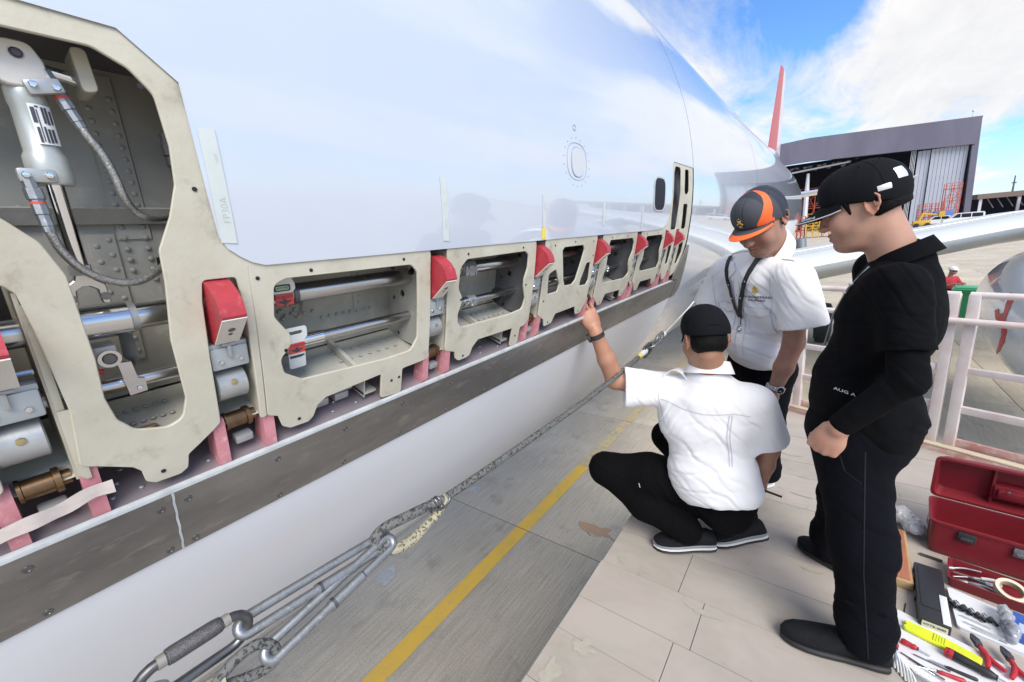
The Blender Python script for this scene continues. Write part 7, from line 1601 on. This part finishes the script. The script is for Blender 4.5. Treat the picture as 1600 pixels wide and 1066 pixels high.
def handtool(name, label, cat, parts, group=None):
    t = thing(name, label, cat, tuple(parts[0][2][0]), group)
    for nm, m_, pts, rr in parts:
        b = MB(); b.tube(smooth_path(pts, 6) if len(pts) > 2 else pts, rr if not isinstance(rr, list) or len(pts) == 2 else [rr[0] + (rr[1] - rr[0]) * i / ((len(pts) - 1) * 6) for i in range((len(pts) - 1) * 6 + 1)], 10); b.build(nm, m_, t, smooth=50)
    return t
REDH = mat('red_grip', (.42, .02, .03), .45); BLKH = mat('black_grip', (.018, .018, .020), .5)
ft = tr(.0, 0, 0)
handtool('scissors', 'steel scissors with pale handles lying in the red tool tray', 'scissors', [('blade', GALV, [tr(.02, .06, .018), tr(.06, .085, .022), tr(.10, .10, .026)], [.003, .006]), ('blade', GALV, [tr(.02, .09, .020), tr(.06, .088, .024), tr(.11, .075, .028)], [.003, .006]), ('handle', LABELW, [tr(.10, .10, .028), tr(.14, .115, .03), tr(.15, .09, .03), tr(.11, .075, .03)], .007)])
handtool('pliers', 'small steel pliers across the left end of the red tool tray', 'pliers', [('jaw', GALV, [tr(.03, .03, .02), tr(.06, .045, .024)], .009), ('handle', GALV, [tr(.06, .045, .024), tr(.11, .05, .03), tr(.15, .03, .03)], .0065), ('handle', GALV, [tr(.06, .045, .024), tr(.10, .03, .03), tr(.14, .012, .03)], .0065)])
handtool('spanner', 'thin steel spanner leaning on the rim of the red tool tray', 'spanner', [('shank', GALV, [tr(.015, .10, .030), tr(.05, .12, .036), tr(.10, .13, .040)], .0045), ('jaw', GALV, [tr(.0, .09, .030), tr(.018, .102, .030)], .009)])

# plywood block, black case, crumpled bag, dark strip
wb = thing('wooden_block', 'reddish plywood block with pale cut edges beside the black case', 'wood block', (.36, 2.28, PZ))
b = MB(); RW = Matrix.Rotation(math.radians(-2), 3, 'Z'); b.box((.352, 2.275, PZ + .020), (.112, .385, .038), rot=RW, bev=.002); b.build('block', mat('pale_ply_edge', (.47, .33, .17), .7, c2=(.36, .24, .11), scale=60, stretch=(1, 1, 8)), wb)
b = MB(); b.box((.352, 2.275, PZ + .041), (.094, .36, .006), rot=RW, bev=.001); b.build('red_ply_face', mat('reddish_ply', (.40, .15, .085), .6, c2=(.30, .11, .06), scale=16, stretch=(4, .5, 1)), wb)
bc = thing('black_case', 'slim black plastic case with a white panel and label at its near end', 'case', (.455, 2.06, PZ))
RC = Matrix.Rotation(math.radians(-4), 3, 'Z'); cc_ = Vector((.447, 2.05, PZ))
CASEM = mat('case_black_plastic', (.022, .023, .026), .42, bump=.1, bscale=500)
def cs(x, y, z): return cc_ + RC @ Vector((x, y, z))
b = MB(); b.box(cs(0, 0, .026), (.088, .345, .050), rot=RC, bev=.008); b.build('shell', CASEM, bc)
b = MB(); b.box(cs(-.008, .02, .0525), (.052, .24, .004), rot=RC, bev=.002); b.build('raised_panel', CASEM, bc)
b = MB(); b.box(cs(.032, -.085, .0525), (.022, .16, .003), rot=RC, bev=.001); b.build('white_panel', LABELW, bc)
b = MB(); b.box(cs(0, -.1735, .030), (.070, .002, .026), rot=RC); lbp = b.build('end_label', mat('cream_label', (.62, .60, .46), .5), bc, smooth=0)
me = text_mesh('HYTB-2080', .0125, .0002, .0002); warp(me, lambda x, y, z: cs(x, -.1752, .031 + y), (), ORG[lbp.name]); link_mesh(me, 'lettering', INK, lbp, ORG[lbp.name])
for y in (.09, -.03):
    b = MB(); b.box(cs(-.046, y, .028), (.006, .035, .022), rot=RC, bev=.002); b.build('clasp', CASEM, bc)
b = MB(); b.tube(smooth_path([(.37, 1.99, PZ + .003), (.36, 1.92, PZ + .003), (.38, 1.86, PZ + .003), (.41, 1.84, PZ + .004)], 6), .002, 6); tag(b.build('thin_wire', BLKH), 'thin black wire curling on the planks beside the black case', 'wire')
s = SDF()
rng = random.Random(8)
for k in range(9): s.ell((.425 + rng.uniform(-.025, .03), 2.56 + rng.uniform(-.09, .09), PZ + .028 + rng.uniform(0, .03)), (rng.uniform(.02, .04), rng.uniform(.03, .05), rng.uniform(.018, .03)), None, .02)
F_, lo_g = s.field(.004); co, fa = surface_nets(F_, lo_g, .004); nn = vnormals(co, fa); co = co + nn * (.016 * np.abs(vnoise(co * 38, 2)) + .009 * vnoise(co * 85, 4))[:, None]; co[:, 2] = np.maximum(co[:, 2], PZ + .001)
tag(link_mesh(np_mesh('crumpled_bag', co, fa, [mat('thin_white_plastic', (.72, .72, .72), .25, trans=.35, coat=.4)]), 'crumpled_bag', None), 'crumpled white plastic bag on the planks left of the toolbox', 'plastic bag')
b = MB(); b.box((.492, 2.356, PZ + .004), (.075, .016, .005), rot=Matrix.Rotation(math.radians(-8), 3, 'Z'), bev=.001); tag(b.build('flat_bar', DKSTEEL), 'short dark flat bar lying at the foot of the toolbox', 'bar')

# white foam sheets with tools
FOAM = mat('white_foam', (.72, .73, .75), .7, c2=(.64, .65, .68), scale=12, bump=.15, bscale=300)
def slab_poly(name, label, poly, h_, cat):
    b = MB(); b.prism([(x, y, PZ + .0005) for x, y in fillet(poly, .012)], (0, 0, h_)); return tag(b.build(name, FOAM, smooth=40), label, cat)
slab_poly('foam_sheet', 'near white foam sheet holding the screwdrivers', [(.285, 1.685), (.335, 1.925), (.72, 1.79), (.70, 1.50), (.60, 1.51)], .016, 'foam sheet')
slab_poly('foam_sheet', 'far white foam sheet holding the row of sockets', [(.512, 2.165), (.86, 2.055), (.83, 1.895), (.508, 1.945)], .016, 'foam sheet')
b = MB()
for k in range(9): b.tube(smooth_path([(.275 + .007 * k, 1.76 - .012 * k, PZ + .018), (.285 + .008 * k, 1.72 - .014 * k, PZ + .024), (.290 + .008 * k, 1.66 - .012 * k, PZ + .004)], 4), .0035, 6)
tag(b.build('cloth_rag', LABELW), 'white ribbed cloth edge under the near foam sheet', 'cloth')
FZ = PZ + .017
def p3_(x, y, z=.010): return (x, y, FZ + z)
def driver(label, h0, h1, tip, rh, rs, hm, cap=None):
    t = thing('screwdriver', label, 'screwdriver', p3_(*h0), 'screwdrivers on the foam sheet')
    a, c = Vector(p3_(*h0, rh)), Vector(p3_(*h1, rh)); L_ = (c - a).length
    b = MB(); b.lathe([(0, rh * .7), (.006, rh), (L_ * .45, rh * .92), (L_ * .7, rh * .78), (L_ * .85, rh * .95), (L_, rh * .55)], a, c - a, 8); b.build('handle', hm, t, smooth=50)
    if cap: b = MB(); b.lathe([(-.002, rh * .6), (-.001, rh * .9), (.016, rh * 1.04), (.020, rh * 1.0)], a, c - a, 12); b.build('end_cap', cap, t, smooth=50)
    b = MB(); b.lathe([(0, rh * .56), (.004, rh * .56)], c, c - a, 12); b.build('collar', BLKH, t)
    d_ = Vector(p3_(*tip, rs + .001)); b = MB(); b.tube([c, d_], [rs, rs * .9], 8); b.build('blade', CHROME, t, smooth=50)
driver('short screwdriver with red and black grip at the left of the foam', (.3135, 1.800), (.3125, 1.705), (.307, 1.635), .0105, .003, REDH, BLKH)
driver('stubby screwdriver with a plain red grip', (.330, 1.752), (.372, 1.741), (.405, 1.735), .0105, .003, REDH, None)
driver('big screwdriver with fat black grip and red end ring', (.447, 1.774), (.560, 1.738), (.70, 1.695), .0165, .0045, BLKH, REDH)
driver('slim red screwdriver with a long thin blade pointing left', (.482, 1.679), (.416, 1.676), (.320, 1.655), .0075, .002, REDH, None)
driver('black handled needle screwdriver lying along the middle of the foam', (.515, 1.707), (.44, 1.7125), (.403, 1.716), .006, .0035, BLKH, None)
for k, (a, c) in enumerate((((.325, 1.70), (.43, 1.655)), ((.345, 1.685), (.44, 1.64)), ((.36, 1.715), (.45, 1.70)), ((.31, 1.66), (.40, 1.615)))):
    b = MB(); b.cyl(p3_(*a, .004), p3_(*c, .004), .0022, 6); tag(b.build('steel_rod', CHROME if k % 2 else DKSTEEL), ['dark loose rod second from the left corner of the near foam sheet', 'bright loose rod in the middle of the four on the near foam sheet', 'dark loose rod nearest the needle screwdriver on the near foam sheet', 'bright loose rod at the left corner of the near foam sheet'][k], 'rod', 'loose steel rods on the near foam sheet')
b = MB(); b.tube([p3_(.50 + .028 * math.cos(2 * PI * k / 20), 1.672 + .016 * math.sin(2 * PI * k / 20), .003) for k in range(20)], .0018, 6, closed=True); tag(b.build('wire_ring', CHROME), 'thin bright wire ring lying among the screwdrivers', 'ring')
YG = mat('fluorescent_yellow', (.74, .80, .02), .45, c2=(.62, .68, .03), scale=30)
yc = thing('yellow_cutter', 'bright yellow plastic cutter holder between foam sheet and black case', 'cutter', (.44, 1.82, FZ))
yax = Vector((.180, -.046, 0)).normalized(); yrt = Matrix(((yax.x, -yax.y, 0), (yax.y, yax.x, 0), (0, 0, 1)))
def yp_(u, v, z): return Vector((.354, 1.842, FZ)) + yrt @ Vector((u, v, z))
me = flat_mesh(fillet([(0, -.022), (.08, -.024), (.11, -.020), (.19, -.014), (.19, .012), (.11, .020), (.08, .024), (0, .020), (-.006, .012), (.002, 0), (-.006, -.012)], .006), (), .014, .003)
warp(me, lambda x, y, z: yp_(x, y, z + .008), (), ORG[yc.name]); link_mesh(me, 'holder', YG, yc, ORG[yc.name])
b = MB()
for q in range(5): b.box(yp_(.075 + q * .007, 0, .0165), (.003, .036, .003), rot=yrt)
b.build('grip_rib', YG, yc, smooth=0)
for k, (x, y) in enumerate(((.506, 2.066), (.526, 2.058), (.546, 2.048), (.565, 2.042), (.580, 2.030), (.597, 2.035), (.614, 2.028), (.636, 2.012))):
    t = thing('socket_bit', ['dark socket bit at the left end of the row on the far foam sheet', 'chrome ended socket bit second from the left in the row', 'dark socket bit third from the left in the row', 'chrome ended socket bit fourth from the left in the row', 'dark socket bit fourth from the right in the row', 'chrome ended socket bit third from the right in the row', 'dark socket bit second from the right in the row', 'smallest socket bit at the right end of the row by the clear bag'][k], 'socket', (x, y, FZ), 'socket bits in a row on the far foam sheet')
    r = .0085 - .0004 * k; tilt_ = Vector((.18, -.65, .45)).normalized(); ln = .050 - .002 * k; o_ = Vector((x - .004, y + .016, FZ + .006))
    b = MB(); b.lathe([(0, r), (ln * .42, r), (ln * .44, r * .72), (ln * .6, r * .72)], o_, tilt_ * Vector((1, 1, .15)), 10); b.build('drive_end', CHROME if k % 2 else DKSTEEL, t, smooth=40)
    b = MB(); b.lathe([(ln * .6, r * .8), (ln, r * .8), (ln, r * .5), (ln * .8, r * .5)], o_, tilt_ * Vector((1, 1, .15)), 10); b.build('bit_end', BLKH, t, smooth=40)
for k, (a, c) in enumerate((((.530, 1.975), (.628, 1.950)), ((.548, 1.956), (.63, 1.936)), ((.525, 2.005), (.60, 1.985)))):
    b = MB(); b.cyl(p3_(*a, .004), p3_(*c, .004), .003, 8); tag(b.build('extension_bar', CHROME), ['middle one of three bright bars below the socket row', 'bright bar nearest the camera of the three below the socket row', 'bright bar directly under the socket row on the far foam sheet'][k], 'bar', 'bars below the socket row')
bb = thing('blue_packet', 'blue card packet on the far foam sheet under a clear bag', 'packet', (.69, 2.02, FZ)); RBx = Matrix.Rotation(math.radians(-14), 3, 'Z')
b = MB(); b.box((.700, 2.020, FZ + .017), (.085, .125, .032), rot=RBx, bev=.002); b.build('card', mat('blue_card', (.035, .09, .36), .5, c2=(.05, .13, .45), scale=20), bb)
b = MB(); b.box((.693, 2.000, FZ + .0335), (.05, .05, .002), rot=RBx); b.build('white_print', mat('pale_blue_print', (.45, .52, .70), .5), bb, smooth=0)
s = SDF()
for k in range(6): s.ell((.648 + .006 * math.sin(k * 2), 2.075 - .022 * k, FZ + .024 + .006 * math.cos(k * 3)), (.016, .026, .022), None, .015)
F_, lo_g = s.field(.004); co, fa = surface_nets(F_, lo_g, .004); nn = vnormals(co, fa); co = co + nn * (.010 * np.abs(vnoise(co * 60, 6)) + .006 * vnoise(co * 120, 7))[:, None]; co[:, 2] = np.maximum(co[:, 2], FZ + .0005)
tag(link_mesh(np_mesh('clear_bag', co, fa, [mat('clear_plastic', (.70, .72, .74), .15, trans=.6, coat=.6)]), 'clear_bag', None), 'small clear plastic bag crumpled against the blue packet', 'plastic bag')
def cutters(label, jaw, piv, h1, h2):
    t = thing('pliers', label, 'pliers', p3_(*piv), 'red handled pliers by the foam sheets')
    j, p, a, c = (Vector(p3_(*q, .012)) for q in (jaw, piv, h1, h2)); sd = (p - j).cross(Vector((0, 0, 1))).normalized()
    for s_ in (-1, 1):
        b = MB(); b.tube([j + sd * .0015 * s_, j.lerp(p, .5) + sd * .006 * s_, p + sd * .004 * s_], [.0025, .0075, .0085], 8); b.build('jaw', DKSTEEL, t, smooth=50)
    b = MB(); b.cyl(p + Vector((0, 0, -.010)), p + Vector((0, 0, .011)), .0085, 14); b.build('pivot', DKSTEEL, t)
    for s_, e in ((-1, a), (1, c)):
        b = MB(); q = smooth_path([p, p.lerp(e, .35) + sd * .010 * s_, p.lerp(e, .7) + sd * .008 * s_, e], 6); b.tube(q, [.006 + .0025 * math.sin(PI * i / (len(q) - 1)) for i in range(len(q))], 10); b.build('grip', REDH, t, smooth=50)
cutters('long nosed pliers with dark red grips on the planks between the foam sheets', (.536, 1.912), (.545, 1.868), (.549, 1.775), (.592, 1.786))
cutters('second pair of red gripped pliers at the right picture edge', (.606, 1.900), (.616, 1.855), (.600, 1.765), (.655, 1.775))

# ---------------------------------------------------------------- green wheelie bin on the apron
gb = thing('wheelie_bin', 'green wheelie bin with closed lid on the apron behind the rail', 'bin', (3.5, 18.55, 0))
GRN = mat('bin_green_plastic', (.035, .30, .11), .45, c2=(.03, .25, .09), scale=6)
RG = Matrix.Rotation(math.radians(-12), 3, 'Z'); g0 = Vector((3.60, 18.55, 0))
b = MB(); lo_r = [(-.24, -.26), (.24, -.26), (.24, .26), (-.24, .26)]; hi_r = [(-.31, -.33), (.31, -.33), (.31, .36), (-.31, .36)]
lo_r, hi_r = fillet(lo_r, .05), fillet(hi_r, .06); n = len(lo_r); b.add([g0 + RG @ Vector((x, y, .06)) for x, y in lo_r] + [g0 + RG @ Vector((x, y, .98)) for x, y in hi_r], [(i, (i + 1) % n, n + (i + 1) % n, n + i) for i in range(n)] + [tuple(range(n))[::-1], tuple(range(n, 2 * n))]); b.build('body', GRN, gb)
b = MB(); b.box(g0 + RG @ Vector((0, .02, 1.02)), (.68, .76, .05), rot=RG, bev=.02); b.box(g0 + RG @ Vector((0, .0, 1.06)), (.56, .60, .05), rot=RG, bev=.02); b.build('lid', mat('bin_lid_lit_green', (.06, .42, .20), .45), gb)  # lid lighter than the body: light on its top put into the green
b = MB(); b.box(g0 + RG @ Vector((0, -.34, .96)), (.64, .04, .05), rot=RG, bev=.01); b.build('rim', GRN, gb)
for sx in (-.25, .25):
    b = MB(); b.lathe([(-.03, .10), (.03, .10)], g0 + RG @ Vector((sx, .27, .10)), RG @ Vector((1, 0, 0)), 18); b.build('wheel', RUBBER, gb)
b = MB(); b.cyl(g0 + RG @ Vector((-.28, .40, .98)), g0 + RG @ Vector((.28, .40, .98)), .02, 8); b.build('handle', GRN, gb)
